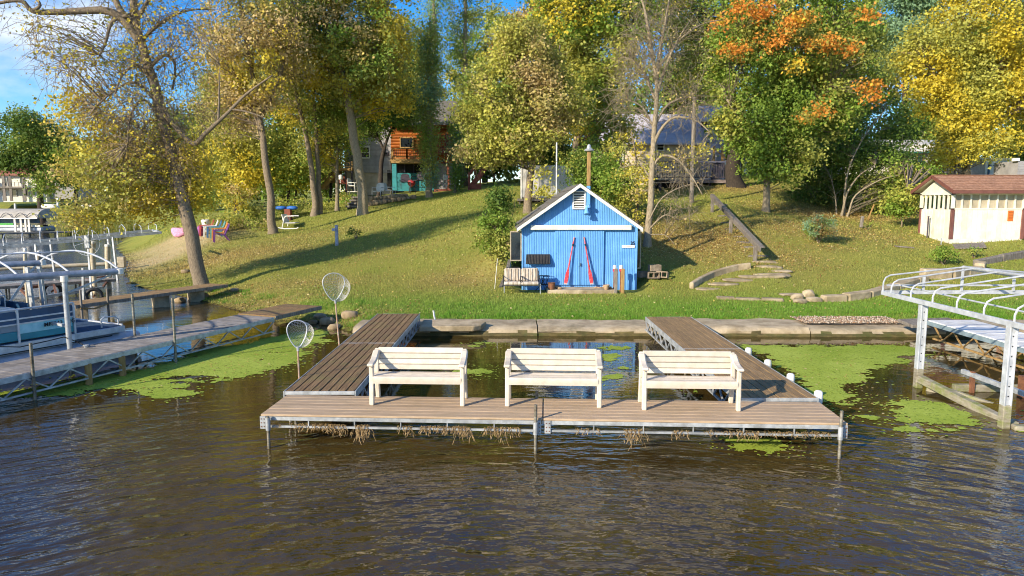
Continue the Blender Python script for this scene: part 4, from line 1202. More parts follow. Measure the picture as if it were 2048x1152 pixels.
def tree(name, label, cat='tree', trunks=(), blobs=(), npc=60, leaf=.13, rad=.6, pal=((C_GRN, 1),), bark=None, group=None, up=.5, flat=.7, droop=0.0,
         twigs=0, twig_len=.9, twig_droop=0.2, bare=(), shell=.45, branch_r=.03, limb_f=None, rough=.3, seed=None, twig_r=.006, extra=()):
    """trunks: list of (points, radii). blobs: (centre, radii, clusters)."""
    TSEED[0] += 1
    sd_ = TSEED[0] if seed is None else seed
    base = Vector(trunks[0][0][0]) if trunks else Vector((blobs[0][0][0], blobs[0][0][1], ground(blobs[0][0][0], blobs[0][0][1])))
    t = thing(name, label, cat, base, group)
    bark = bark or M_bark
    SK = []
    mb = MB()
    for ti, (pts, rs) in enumerate(trunks):
        pts = [Vector(p) for p in pts]
        if ti and rs[0] > rs[1] * 1.2 and pts[0].z < ground(pts[0].x, pts[0].y) + .1:           # another stem from the ground
            mb.build('trunk', bark, t, smooth='all'); mb = MB()
        # smooth path
        fine, fr = [], []
        for i in range(len(pts) - 1):
            p0, p1, p2, p3 = pts[max(i - 1, 0)], pts[i], pts[i + 1], pts[min(i + 2, len(pts) - 1)]
            for s in range(4):
                u = s / 4
                q = 0.5 * ((2 * p1) + (p2 - p0) * u + (2 * p0 - 5 * p1 + 4 * p2 - p3) * u * u + (3 * p1 - p0 - 3 * p2 + p3) * u ** 3)
                fine.append(q + Vector((noise.noise(q * .9), noise.noise(q * .9 + Vector((9, 0, 0))), 0)) * rs[i] * .5); fr.append(rs[i] * (1 - u) + rs[i + 1] * u)
        fine.append(pts[-1]); fr.append(rs[-1])
        mb.tube(fine, fr, 10 if rs[0] > .08 else 6)
        SK += [tuple(p) for p in fine]
    mb.build('trunk', bark, t, smooth='all')
    SKA = np.array(SK)
    # clusters
    Cs, outs, bl_i = [], [], []
    for bi, (c, rr, n) in enumerate(blobs):
        d = RNG.standard_normal((n, 3)); d /= np.linalg.norm(d, axis=1, keepdims=True)
        rmax = np.array([1 + rough * noise.noise(Vector(tuple(q * 1.9)) + Vector((sd_ * 3.3, bi * 2.1, 0))) for q in d])
        r = (shell + (1 - shell) * RNG.random(n) ** .6) * rmax
        Cs.append(np.array(c) + d * np.array(rr) * r[:, None]); outs.append(d); bl_i.append(np.full(n, bi))
    VV, FF, CC = [], [], []
    if Cs:
        Cs = np.concatenate(Cs); outs = np.concatenate(outs); bl_i = np.concatenate(bl_i)
        keep = Cs[:, 2] > ground(Cs[:, 0], Cs[:, 1]) + .25
        Cs, outs = Cs[keep], outs[keep]
        # branches to each cluster
        P0, P1, R0, R1 = [], [], [], []
        for c in Cs:
            dd_ = SKA - c
            dist = np.sqrt((dd_ ** 2).sum(1)) + np.maximum(dd_[:, 2] + .3, 0) * 2.5
            a = SKA[np.argmin(dist)]
            L_ = np.linalg.norm(c - a)
            if L_ > 7: continue
            mid = a + (c - a) * .5 + np.array([0, 0, .12 * L_]) + RNG.standard_normal(3) * .06 * L_
            P0 += [a, mid]; P1 += [mid, c]
            rr = branch_r * (0.5 + min(L_, 4) / 4)
            R0 += [rr, rr * .6]; R1 += [rr * .6, rr * .2]
        if twigs:
            for c, o_ in zip(Cs, outs):
                D = RNG.standard_normal((twigs, 3)) + o_ * 1.0
                D[:, 2] -= twig_droop * 2
                D /= np.linalg.norm(D, axis=1, keepdims=True)
                l = twig_len * RNG.uniform(.4, 1.2, (twigs, 1))
                st = c + RNG.standard_normal((twigs, 3)) * .12
                m1 = st + D * l * .5; m1b = m1 + (D + RNG.standard_normal((twigs, 3)) * .35 - np.array([0, 0, twig_droop])) * l * .5
                P0 += list(st) + list(m1); P1 += list(m1) + list(m1b)
                R0 += [twig_r] * twigs + [twig_r * .7] * twigs; R1 += [twig_r * .7] * twigs + [twig_r * .3] * twigs
        if P0:
            Vb, Fb = segs_mesh('b', P0, P1, np.array(R0), np.array(R1))
            me = np_mesh('branches', Vb - np.array(base), Fb, 4)
            tag(link_mesh('branches', me, bark, t), kind='stuff')
        if npc:
            cols = pick(len(Cs), pal, Cs, seed=sd_)
            Vl, Fl, Cl = leaf_cloud(Cs, rad, npc, leaf, cols, up, flat, droop, outs)
            me = np_mesh('crown', Vl - np.array(base), Fl, 4, Cl)
            tag(link_mesh('crown', me, LEAF, t), kind='stuff')
    for nm, ebl, enpc, eleaf, erad, epal in extra:
        E = []
        for bi, (c, rr, n) in enumerate(ebl):
            d = RNG.standard_normal((n, 3)); d /= np.linalg.norm(d, axis=1, keepdims=True)
            E.append(np.array(c) + d * np.array(rr) * (RNG.random((n, 1)) ** .5))
        E = np.concatenate(E)
        E = E[E[:, 2] > ground(E[:, 0], E[:, 1]) + .25]
        P0, P1, R0, R1 = [], [], [], []
        for c in E:
            dist = np.sqrt(((SKA - c) ** 2).sum(1)); a = SKA[np.argmin(dist)]
            if dist.min() > 4.5: continue
            mid = a + (c - a) * .5 + np.array([0, 0, .1]) + RNG.standard_normal(3) * .1
            P0 += [a, mid]; P1 += [mid, c]; R0 += [.016, .010]; R1 += [.010, .004]
        Vb, Fb = segs_mesh('b', P0, P1, np.array(R0), np.array(R1))
        tag(link_mesh('branches', np_mesh('branches', Vb - np.array(base), Fb, 4), bark, t), kind='stuff')
        Vl, Fl, Cl = leaf_cloud(E, erad, enpc, eleaf, pick(len(E), epal, E, seed=sd_ + 3), up, flat, droop)
        o_ = tag(link_mesh(nm, np_mesh(nm, Vl - np.array(base), Fl, 4, Cl), LEAF, t), kind='stuff')
    return t
def px_trunk(pts, Y, r0, r1=None, dy=0.0):
    """Trunk through pixels at distance Y (feet from the ground there)."""
    out = []
    for i, (a, b_) in enumerate(pts):
        out.append(ony(a, b_, Y + dy * i))
    out[0] = Vector((out[0].x, out[0].y, ground(out[0].x, out[0].y) - .15))
    n = len(out); r1 = r1 if r1 is not None else r0 * .35
    rs = [r0 + (r1 - r0) * i / (n - 1) for i in range(n)]
    # root flare
    q = out[0].lerp(out[1], min(.35, .6 / max((out[1] - out[0]).length, .01)))
    out.insert(1, q); rs.insert(1, rs[0]); rs[0] *= 1.5
    return out, rs
def pb(px, py, Y, rx, ry, n, rdep=None):
    """Crown blob: pixel centre, pixel radii."""
    c = ony(px, py, Y)
    k = Y / F
    return (c.x, c.y, c.z), (rx * k, (rdep if rdep is not None else (rx + ry) / 2 * k * .85), ry * k), n
def limb(pts, Y, r0, r1, dy=0.0):
    out = [ony(a, b_, Y + dy * i) for i, (a, b_) in enumerate(pts)]
    n = len(out)
    return out, [r0 + (r1 - r0) * i / (n - 1) for i in range(n)]

# A  the leaning tree by the shore, nearly bare above, yellow below
YA = 23.6
A_tr = [px_trunk([(407, 556), (385, 470), (362, 380), (338, 280), (312, 190), (290, 110), (272, 40), (262, -60), (258, -180), (262, -300)], YA, .245, .06),
        limb([(282, 85), (250, 45), (215, 22), (160, 22), (110, 24), (65, 22), (42, 2), (0, 6), (-40, 20)], YA, .15, .03, -.15),
        limb([(278, 70), (240, 20), (222, -20), (190, -80), (150, -130)], YA, .13, .03, .2),
        limb([(65, 22), (80, 10), (66, -10), (50, -30)], YA - .8, .06, .02),
        limb([(262, 30), (225, 42), (212, 80), (200, 110)], YA - .2, .07, .03, -.1),
        limb([(318, 205), (348, 250), (386, 287), (410, 268), (440, 240), (480, 200), (510, 175), (545, 150)], YA, .11, .02, -.1),
        limb([(436, 244), (438, 180), (440, 130)], YA - .4, .05, .012), limb([(462, 218), (500, 225), (540, 240)], YA - .45, .04, .01),
        limb([(300, 135), (330, 110), (350, 130), (345, 180)], YA, .07, .03, .2), limb([(285, 80), (330, 40), (380, 20), (430, 20)], YA, .07, .015, .3), limb([(275, 40), (320, -40), (370, -110)], YA, .08, .02, .3),
        limb([(305, 165), (275, 130), (245, 150), (230, 190)], YA, .07, .025, -.3), limb([(318, 210), (270, 165), (225, 185), (190, 215)], YA, .06, .02, -.3),
        limb([(330, 250), (290, 200), (262, 230), (255, 290)], YA, .06, .02, -.35), limb([(335, 262), (300, 240), (275, 290), (268, 340)], YA, .05, .02, .35)]
tree('bare_tree', 'leaning shoreline tree, bare drooping twigs above and yellow leaves low down', 'tree', A_tr,
     [pb(190, 110, YA, 130, 70, 70), pb(60, 40, YA - 1, 80, 45, 16), pb(330, 70, YA, 110, 80, 80), pb(290, 210, YA, 130, 90, 130), pb(300, 300, YA, 110, 90, 90), pb(250, -60, YA, 170, 90, 60), pb(250, -200, YA, 170, 110, 60)],
     npc=13, leaf=.11, rad=.65, pal=((C_TAN, 4), (C_YEL, 3), (C_OLV, 2), (C_BRN, 1)), bark=M_bark, twigs=5, twig_len=1.0, twig_droop=.35, shell=.15, branch_r=.022, twig_r=.008,
     extra=[('yellow_foliage', [pb(225, 345, YA - .2, 100, 85, 85, 1.6), pb(190, 240, YA + .3, 75, 75, 34, 1.2), pb(330, 365, YA + 1.2, 95, 70, 60, 1.0), pb(190, 425, YA - .3, 70, 35, 26, 1.2), pb(270, 415, YA, 75, 40, 28, 1.2), pb(385, 330, YA + .4, 45, 70, 26, 1.0), pb(150, 210, YA, 45, 55, 14, 1.0), pb(240, 130, YA, 60, 30, 10, 1.0), pb(390, 400, YA + .5, 35, 35, 14, .8)], 60, .115, .55, ((C_YEL, 5), (C_LEM, 2), (C_OLV, 3), (C_TAN, 1.5)))])
# C-G  the row of tall trees on the left lawn
tree('tall_tree', 'sparse yellow-olive tree behind the white lawn glider, upright trunk', 'tree', [px_trunk([(542, 466), (541, 400), (530, 300), (520, 230), (500, 120), (480, 0), (470, -120)], 37, .235, .05), limb([(528, 290), (500, 200), (450, 110), (420, 20)], 37, .1, .02), limb([(522, 240), (560, 150), (590, 50), (600, -60)], 37, .1, .02)],
     [pb(480, 70, 37, 95, 110, 110), pb(560, 60, 37, 80, 100, 80), pb(490, 190, 37, 90, 70, 60), pb(500, -80, 37, 110, 90, 60), pb(440, 200, 38, 60, 90, 36)],
     npc=60, leaf=.165, rad=.75, pal=((C_OLV, 3), (C_TAN, 4), (C_YEL, 2), (C_LEM, 1)), twigs=6, twig_len=1.2, shell=.15, bark=M_bark)
tree('tall_tree', 'twin-stemmed tree leaning left of the big lawn trunk', 'tree', [px_trunk([(632, 430), (626, 360), (612, 270), (590, 170), (575, 80), (565, -20)], 42, .20, .05), px_trunk([(640, 428), (636, 340), (630, 240), (625, 150), (620, 60)], 42.3, .17, .04)],
     [pb(610, 170, 42, 85, 80, 70), pb(580, 90, 42, 80, 80, 60), pb(640, 260, 43, 55, 60, 40), pb(600, 0, 42, 90, 80, 50)],
     npc=85, leaf=.17, rad=.8, pal=((C_GRN, 3), (C_OLV, 3), (C_LEM, 2), (C_YEL, 2)), twigs=2, bark=M_bark)
tree('tall_tree', 'tallest lawn tree with a thick pale trunk leaning left, golden-green crown', 'tree', [px_trunk([(728, 428), (722, 360), (705, 260), (692, 180), (672, 110), (650, 40), (640, -60), (640, -180)], 41, .30, .08), limb([(695, 190), (725, 130), (760, 70), (780, 0)], 41, .12, .03, .2), limb([(680, 140), (640, 90), (600, 50)], 41, .10, .03, -.2), limb([(700, 220), (740, 180), (790, 160)], 41, .07, .02, .3)],
     [pb(690, 60, 41, 130, 80, 170), pb(750, 110, 41, 75, 90, 90), pb(700, 150, 40.5, 110, 60, 60), pb(690, -60, 41, 130, 90, 100), pb(650, -170, 41, 120, 80, 60), pb(770, 190, 42, 60, 50, 40), pb(620, 110, 41, 60, 60, 40)],
     npc=80, leaf=.185, rad=.8, pal=((C_YEL, 5), (C_OLV, 4), (C_GRN, 2), (C_TAN, 1.5)), twigs=2, bark=M_bark_pale)
tree('slender_tree', 'slim pale trunk left of the stone steps, green-leaved', 'tree', [px_trunk([(673, 412), (675, 370), (674, 320), (680, 250), (690, 190)], 43.5, .13, .04)],
     [pb(680, 240, 43.5, 50, 70, 40), pb(650, 300, 44, 40, 40, 24)], npc=90, leaf=.16, rad=.75, pal=((C_GRN, 4), (C_LEM, 2), (C_DGR, 1)), bark=M_bark_pale)
tree('forked_tree', 'dark forked tree in front of the grey-sided house', 'tree', [px_trunk([(758, 378), (762, 330), (768, 300)], 49, .17, .14), limb([(768, 302), (755, 270), (735, 245)], 49, .1, .04), limb([(768, 302), (780, 265), (800, 240), (810, 200)], 49, .11, .04)],
     [pb(770, 210, 49, 70, 55, 70), pb(730, 240, 49, 50, 35, 36), pb(815, 220, 49, 40, 50, 36)], npc=90, leaf=.18, rad=.85, pal=((C_GRN, 4), (C_DGR, 3), (C_LEM, 1)), bark=M_bark_dark)
# poplars
def poplar(label, px, ybase, ytop, Y, wpx, n, r, pal):
    tr = px_trunk([(px, ybase), (px + 1, (ybase * 2 + ytop) / 3), (px, (ybase + ytop * 2) / 3), (px + 2, ytop)], Y, r, .03)
    bl = []
    for k in range(6):
        f = (k + .6) / 6.2
        bl.append(pb(px + random.uniform(-.12, .12) * wpx, ybase + (ytop - ybase) * (f * .9 + .08), Y, wpx * (.55 + .5 * math.sin(f * 2.6)), abs(ytop - ybase) * .11, n))
    tree('poplar', label, 'poplar', [tr], bl, npc=70, leaf=.14, rad=.55, pal=pal, bark=M_bark_pale, group='columnar poplars', flat=1.6, twigs=0, up=.1, shell=.1)
poplar('tall columnar poplar in front of the log house deck', 858, 396, 40, 46, 24, 30, .22, ((C_GRN, 3), (C_OLV, 4), (C_BGR, 3)))
poplar('small columnar poplar right of the deck post', 911, 388, 235, 48, 11, 10, .10, ((C_GRN, 3), (C_BGR, 2), (C_OLV, 1)))
poplar('very tall poplar rising behind the log house, left of two', 868, 380, -190, 58, 40, 40, .3, ((C_OLV, 3), (C_GRN, 3), (C_BGR, 2), (C_LEM, 1)))
poplar('very tall poplar rising behind the log house, right of two', 930, 380, -210, 60, 50, 46, .3, ((C_GRN, 3), (C_DGR, 2), (C_OLV, 2)))

# I  golden-olive trees behind the boathouse
YI = 32
tree('box_elder', 'broad tan-olive tree spreading left of the boathouse roof', 'tree', [px_trunk([(1056, 432), (1058, 370), (1066, 310), (1060, 240), (1050, 160), (1040, 80)], YI, .19, .05), limb([(1064, 320), (1030, 270), (990, 220), (960, 170)], YI, .1, .03, -.2), limb([(1064, 300), (1095, 230), (1110, 160), (1120, 90)], YI, .1, .03, .2), limb([(1030, 270), (980, 280), (940, 290)], YI, .06, .02)],
     [pb(985, 210, YI, 72, 85, 120), pb(1050, 140, YI, 75, 70, 100), pb(1100, 210, YI, 70, 75, 90), pb(970, 290, YI - .5, 55, 40, 50), pb(1040, 280, YI - .6, 70, 40, 50), pb(1030, 70, YI, 55, 40, 36), pb(1085, 375, YI - .4, 18, 40, 5)],
     npc=85, leaf=.145, rad=.62, pal=((C_TAN, 3.5), (C_OLV, 4), (C_LEM, 4), (C_GRN, 1.5)), twigs=2, bark=M_bark)
tree('box_elder', 'tall lime-yellow tree towering behind the boathouse lamp post', 'tree', [px_trunk([(1150, 410), (1150, 330), (1160, 230), (1170, 120), (1175, 0), (1180, -120)], 38, .25, .06), limb([(1155, 260), (1120, 190), (1090, 110)], 38, .1, .03), limb([(1162, 220), (1210, 150), (1240, 80)], 38, .1, .03)],
     [pb(1130, 60, 38, 90, 75, 110), pb(1200, 120, 38, 85, 80, 100), pb(1160, 190, 38, 80, 70, 70), pb(1180, -50, 38, 120, 80, 90), pb(1240, 30, 38, 80, 70, 60), pb(1210, 260, 37, 60, 50, 45), pb(1150, -170, 38, 110, 80, 50)],
     npc=80, leaf=.175, rad=.75, pal=((C_LEM, 4), (C_OLV, 3), (C_GRN, 3), (C_YEL, 2)), twigs=1)
tree('orange_tree', 'orange-topped tree peeking above the tan-olive crown', 'tree', [px_trunk([(1060, 380), (1058, 200), (1055, 60)], 52, .25, .06)], [pb(1055, 50, 52, 36, 45, 26), pb(1020, 110, 52, 36, 40, 18)], npc=80, leaf=.2, rad=.9, pal=((C_ORG, 5), (C_OLV, 1.5)))
tree('yellow_sapling', 'small yellow sapling behind the right roof slope of the boathouse', 'tree', [px_trunk([(1273, 440), (1276, 380), (1272, 320), (1262, 260)], 29.5, .07, .02), limb([(1274, 380), (1250, 340), (1235, 310)], 29.5, .03, .01)],
     [pb(1262, 405, 29, 24, 32, 13), pb(1250, 300, 29.5, 34, 40, 12), pb(1280, 345, 29.5, 22, 32, 6)], npc=70, leaf=.11, rad=.45, pal=((C_YEL, 3), (C_LEM, 4), (C_OLV, 2)), twigs=2, bark=M_bark)
tree('lilac_bush', 'dense green bush behind the boathouse ridge', 'bush', [px_trunk([(1190, 420), (1185, 380), (1180, 340)], 30, .05, .02), px_trunk([(1210, 420), (1225, 380), (1235, 350)], 30, .05, .02), limb([(1195, 400), (1215, 350), (1220, 320)], 30, .04, .02)],
     [pb(1190, 345, 30, 55, 40, 70), pb(1225, 370, 29.5, 40, 45, 50), pb(1160, 330, 31, 40, 30, 30)], npc=85, leaf=.11, rad=.5, pal=((C_GRN, 4), (C_DGR, 2), (C_LEM, 1.5)), bark=M_bark)
# K  the bare tree right of the boathouse
YK = 26
Kp = (ony(1294, 505, YK), ony(1300, 420, YK), ony(1306, 320, YK), ony(1311, 220, YK), ony(1314, 140, YK))
k_tr = [px_trunk([(1294, 505), (1299, 430), (1306, 330), (1311, 230), (1314, 150), (1322, 90), (1335, 20), (1345, -60)], YK, .14, .02),
        limb([(1313, 160), (1300, 80), (1290, 20), (1270, -40)], YK, 0.091, 0.018, .1), limb([(1312, 190), (1345, 100), (1380, 40)], YK, 0.072, 0.015, -.1), limb([(1314, 140), (1360, 80), (1400, 50), (1440, 40)], YK, 0.052, 0.015, .15),
        limb([(1308, 290), (1325, 255), (1350, 235), (1390, 240), (1420, 265)], YK, 0.065, 0.015, -.15), limb([(1310, 200), (1290, 150), (1265, 120), (1240, 115)], YK, 0.058, 0.015, .15),
        limb([(1305, 335), (1325, 312), (1355, 320), (1385, 355), (1405, 390)], YK, 0.058, 0.018, -.1), limb([(1310, 250), (1335, 210), (1375, 195), (1410, 205)], YK, 0.052, 0.015, .1), limb([(1310, 260), (1285, 215), (1255, 200)], YK, 0.046, 0.015),
        limb([(1303, 360), (1280, 330), (1245, 335)], YK, 0.039, 0.015), limb([(1297, 460), (1330, 430), (1360, 440), (1395, 420)], YK - .1, 0.033, 0.012), limb([(1297, 470), (1330, 470), (1350, 490)], YK - .1, 0.026, 0.009),
        limb([(1296, 445), (1325, 395), (1375, 370), (1400, 375)], YK - .1, 0.029, 0.009)]
tree('bare_tree', 'pale bare-branched tree standing right of the boathouse', 'tree', k_tr,
     [pb(1290, 90, YK, 60, 80, 55), pb(1350, 80, YK, 70, 80, 60), pb(1370, 210, YK, 60, 40, 50), pb(1270, 160, YK, 50, 60, 40), pb(1380, 330, YK, 45, 40, 36), pb(1320, -30, YK, 90, 60, 40), pb(1360, 420, YK - .1, 40, 30, 22), pb(1260, 230, YK, 40, 40, 20)],
     npc=3, leaf=.09, rad=.4, pal=((C_TAN, 3), (C_LEM, 1), (C_YEL, 1)), bark=M_bark_pale, twigs=6, twig_len=.75, twig_droop=.0, shell=.1, branch_r=.020, twig_r=.008,
     extra=[('yellow_foliage', [pb(1330, 310, YK, 40, 35, 5, .6), pb(1395, 310, YK, 34, 20, 7, .6), pb(1300, 385, YK + .3, 35, 40, 9, .6), pb(1255, 350, YK + .3, 30, 40, 8, .6)], 36, .10, .38, ((C_LEM, 3), (C_YEL, 2), (C_TAN, 2)))])
# L  green and orange maple
YL = 33
_ob = [(1600, 40, 36, 24), (1665, 85, 26, 20), (1520, 20, 26, 26), (1540, 85, 26, 16), (1480, 100, 14, 10), (1730, 175, 28, 12), (1745, 192, 14, 9), (1645, 220, 24, 14), (1615, 232, 12, 8), (1590, 135, 14, 10), (1470, 15, 20, 18), (1440, 50, 14, 12), (1740, 25, 18, 16), (1705, 95, 16, 12), (1575, 70, 14, 14), (1455, 100, 10, 8), (1630, 90, 14, 10)]
tree('maple_tree', 'green maple flecked with orange boughs above a straight pale trunk', 'maple', [px_trunk([(1530, 427), (1534, 370), (1537, 320), (1545, 240), (1555, 140), (1565, 40), (1570, -60)], YL, .17, .05), limb([(1537, 320), (1500, 270), (1460, 210)], YL, .08, .02, -.3), limb([(1540, 280), (1600, 220), (1660, 180)], YL, .08, .02, -.3), limb([(1548, 200), (1500, 140), (1480, 70)], YL, .07, .02, .2), limb([(1550, 190), (1620, 120), (1670, 60)], YL, .08, .02, .2)],
     [pb(1530, 250, YL, 100, 75, 140), pb(1620, 200, YL, 110, 75, 140), pb(1500, 130, YL, 85, 85, 110), pb(1600, 90, YL, 110, 80, 130), pb(1560, 0, YL, 110, 70, 90), pb(1560, 320, YL - .6, 75, 40, 60), pb(1700, 130, YL + .5, 70, 70, 60), pb(1560, -110, YL, 100, 80, 60), pb(1480, 60, YL, 60, 60, 40), pb(1690, 40, YL + .6, 60, 60, 40)],
     npc=80, leaf=.155, rad=.66, pal=((C_GRN, 6), (C_OLV, 2.5), (C_LEM, 1.0), (C_DGR, 1.2)), bark=M_bark_pale, seed=5,
     extra=[('orange_foliage', [pb(a, b_, YL - 2.75, c * .8, d * .8, max(4, int(c * d / 60)), .5) for a, b_, c, d in _ob], 34, .15, .5, ((C_ORG, 6), (C_OLV, 1.0), (C_YEL, 1)))])
tree('big_dark_tree', 'massive dark trunk right of the timber deck', 'tree', [px_trunk([(1466, 374), (1466, 300), (1460, 220), (1455, 120), (1450, 0), (1450, -150)], 40, .42, .15)],
     [pb(1440, 110, 42, 90, 80, 70), pb(1450, -20, 42, 110, 90, 80), pb(1400, 30, 42, 80, 90, 60), pb(1440, -150, 41, 130, 90, 60)], npc=80, leaf=.17, rad=.85, pal=((C_OLV, 3), (C_GRN, 3), (C_YEL, 1.5), (C_DGR, 1)), bark=M_bark_dark)
tree('golden_tree', 'brilliant golden tree at the right edge behind the white home', 'tree', [px_trunk([(1935, 350), (1935, 280), (1930, 200), (1925, 100), (1930, 0)], 44, .24, .06), limb([(1933, 240), (1880, 170), (1850, 110)], 44, .1, .03, -.3), limb([(1930, 210), (1990, 140), (2030, 80)], 44, .1, .03, -.3), limb([(1934, 270), (1990, 240), (2040, 220)], 44, .08, .02, -.4)],
     [pb(1860, 120, 44, 70, 65, 100), pb(1960, 60, 44, 95, 75, 130), pb(1990, 170, 44, 90, 75, 120), pb(1900, 200, 44, 70, 60, 80), pb(1930, 270, 43, 70, 45, 60), pb(1960, -60, 44, 110, 70, 70), pb(2050, 110, 45, 60, 90, 60), pb(2060, 240, 45, 50, 60, 30), pb(1880, 325, 42.5, 40, 20, 10), pb(1985, 290, 42.5, 55, 25, 18)],
     npc=80, leaf=.195, rad=.85, pal=((C_YEL, 6), (C_LEM, 4), (C_OLV, 2.5)), bark=M_bark)
tree('pine_tree', 'soft blue-green pine behind the maple and the golden tree', 'pine', [px_trunk([(1810, 350), (1812, 180), (1815, 40), (1815, -80)], 60, .3, .08)],
     [pb(1810, 60, 60, 75, 35, 70), pb(1830, 0, 60, 70, 30, 60), pb(1790, 120, 60, 60, 35, 50), pb(1850, 110, 60, 40, 40, 30), pb(1820, -70, 60, 60, 40, 50)], npc=110, leaf=.22, rad=1.0, pal=((C_BGR, 5), (C_DGR, 1.5), (C_OLV, 1)), flat=.6, bark=M_bark_dark)
tree('pine_tree', 'blue-green pine tip at the top right corner', 'pine', [px_trunk([(2060, 350), (2060, 150), (2058, 0)], 62, .3, .08)], [pb(2055, 40, 62, 50, 50, 60), pb(2060, 130, 62, 50, 50, 40)], npc=100, leaf=.22, rad=1.0, pal=((C_BGR, 4), (C_DGR, 2)), bark=M_bark_dark)
tree('dark_thicket', 'tall shadowy thicket with pale leaning stems left of the shelter', 'thicket', [px_trunk([(1682, 425), (1695, 385), (1720, 350), (1750, 330)], 33.5, .06, .02), px_trunk([(1688, 426), (1690, 380), (1700, 330), (1730, 270), (1770, 220)], 33.7, .06, .015), px_trunk([(1692, 427), (1712, 390), (1760, 360), (1800, 350)], 33.4, .05, .015), px_trunk([(1674, 424), (1670, 390), (1660, 350)], 34, .04, .015), px_trunk([(1620, 380), (1612, 362), (1600, 345)], 38, .10, .06)],
     [pb(1680, 330, 36, 75, 60, 90), pb(1760, 340, 35, 70, 60, 90), pb(1740, 260, 37, 80, 60, 70), pb(1640, 380, 36.5, 50, 35, 40), pb(1780, 400, 34.5, 45, 35, 40), pb(1690, 270, 37, 60, 50, 50)],
     npc=80, leaf=.14, rad=.7, pal=((C_DGR, 4), (C_GRN, 4), (C_OLV, 2), (C_LEM, .6)), bark=M_bark_pale, twigs=2, branch_r=.010)
tree('leafy_shrub', 'bright leafy shrub growing against the left end of the shelter', 'shrub', [px_trunk([(1805, 425), (1808, 400), (1815, 380)], 31, .03, .01)], [pb(1808, 400, 31, 32, 30, 26), pb(1835, 350, 34, 30, 30, 20)], npc=75, leaf=.13, rad=.5, pal=((C_GRN, 4), (C_LEM, 3)), bark=M_bark)

# shrubs on the lawn
def shrub(label, px, py, Y, wpx, hpx, n, npc, leaf, pal, rad=.22, name='shrub', group=None):
    p = ony(px, py, Y); z = ground(p.x, p.y); k = Y / F
    tr = []
    for j in range(4):
        a = j * 1.57 + .4
        tr.append(([Vector((p.x, p.y, z - .05)), Vector((p.x + .25 * wpx * k * math.cos(a), p.y + .2 * wpx * k * math.sin(a), z + hpx * k * .35)), Vector((p.x + .6 * wpx * k * math.cos(a), p.y + .5 * wpx * k * math.sin(a), z + hpx * k * .7))], [.02, .014, .006]))
    return tree(name, label, 'shrub', tr, [((p.x, p.y, z + hpx * k * .5), (wpx * k, wpx * k * .8, hpx * k * .52), n)], npc=npc, leaf=leaf, rad=rad, pal=pal, branch_r=.008, shell=.3, group=group)
shrub('rounded juniper-like shrub on a mulch patch in the right lawn', 1637, 487, 26, 32, 54, 70, 60, .07, ((C_GRN, 4), (C_BGR, 2.5), (C_BRN, 2)), .2)
shrub('bright green leafy shrub in front of the cream shelter', 1886, 527, 24, 26, 34, 40, 60, .075, ((C_GRN, 6), (C_OLV, 1)), .2)
shrub('small low green shrub right of the larger one by the shelter mat', 1948, 514, 25, 15, 20, 16, 45, .07, ((C_GRN, 6), (C_OLV, 1)), .17)
shrub('spindly weed patch near the thicket on the right lawn', 1735, 452, 30, 22, 14, 14, 30, .08, ((C_GRN, 3), (C_OLV, 2)), .2)
shrub('tiny dark shrub beside the grey lawn post', 712, 470, 31, 14, 24, 10, 40, .08, ((C_DGR, 4), (C_GRN, 2)), .2)
tree('vine_shrub', 'rambling vine-covered shrub at the left wall of the boathouse', 'shrub', [px_trunk([(1012, 535), (1008, 480), (1000, 420), (996, 380)], 23.4, .04, .012), limb([(1008, 480), (985, 450), (970, 430)], 23.4, .02, .008), limb([(1006, 460), (1025, 430), (1030, 400)], 23.4, .02, .008)],
     [pb(1000, 400, 23.4, 22, 34, 24), pb(990, 455, 23.4, 34, 30, 40), pb(1010, 500, 23.2, 32, 38, 44), pb(975, 480, 23.6, 22, 22, 18)], npc=62, leaf=.095, rad=.32, pal=((C_DGR, 3), (C_GRN, 4), (C_OLV, 2), (C_TAN, .6)), bark=M_bark, branch_r=.01)
# understorey on the left
for lab, px, pyb, Y, parts, pal in (
    ('bright yellow understorey tree left of the sparse tall tree', 470, 430, 48, ((460, 260, 60, 70, 60), (440, 340, 55, 50, 40), (490, 330, 45, 55, 36), (470, 180, 50, 50, 30)), ((C_YEL, 4), (C_LEM, 4), (C_OLV, 2))),
    ('yellow-green understorey tree between the sparse tree and the twin stems', 575, 415, 50, ((575, 250, 55, 60, 50), (560, 330, 50, 45, 40), (600, 340, 40, 45, 30)), ((C_LEM, 3), (C_GRN, 4), (C_YEL, 2))),
    ('green understorey tree left of the grey-sided house', 660, 390, 53, ((660, 250, 50, 60, 50), (690, 180, 60, 50, 40), (650, 310, 35, 30, 20)), ((C_GRN, 4), (C_DGR, 3), (C_LEM, 2))),
    ('dark green tree in the gap behind the big lawn trunk', 790, 380, 60, ((790, 220, 60, 60, 50), (820, 150, 50, 60, 40), (750, 170, 60, 60, 40), (800, 90, 50, 60, 36)), ((C_DGR, 4), (C_GRN, 3), (C_OLV, 2)))):
    tree('understorey_tree', lab, 'tree', [px_trunk([(px, pyb), (px + 3, pyb - 70), (px - 4, pyb - 160)], Y, .12, .04), px_trunk([(px + 14, pyb), (px + 20, pyb - 60), (px + 26, pyb - 120)], Y + .4, .08, .03)], [pb(a, b_, Y, c, d, n) for a, b_, c, d, n in parts], npc=85, leaf=.19, rad=.9, pal=pal, bark=M_bark_dark, group='understorey trees')
tree('young_sapling', 'young leaning sapling low on the leafy left bank', 'tree', [px_trunk([(470, 450), (476, 420), (490, 400), (500, 395)], 41, .03, .01)], [pb(480, 395, 41, 30, 22, 16)], npc=50, leaf=.15, rad=.5, pal=((C_YEL, 3), (C_OLV, 2), (C_TAN, 2)))
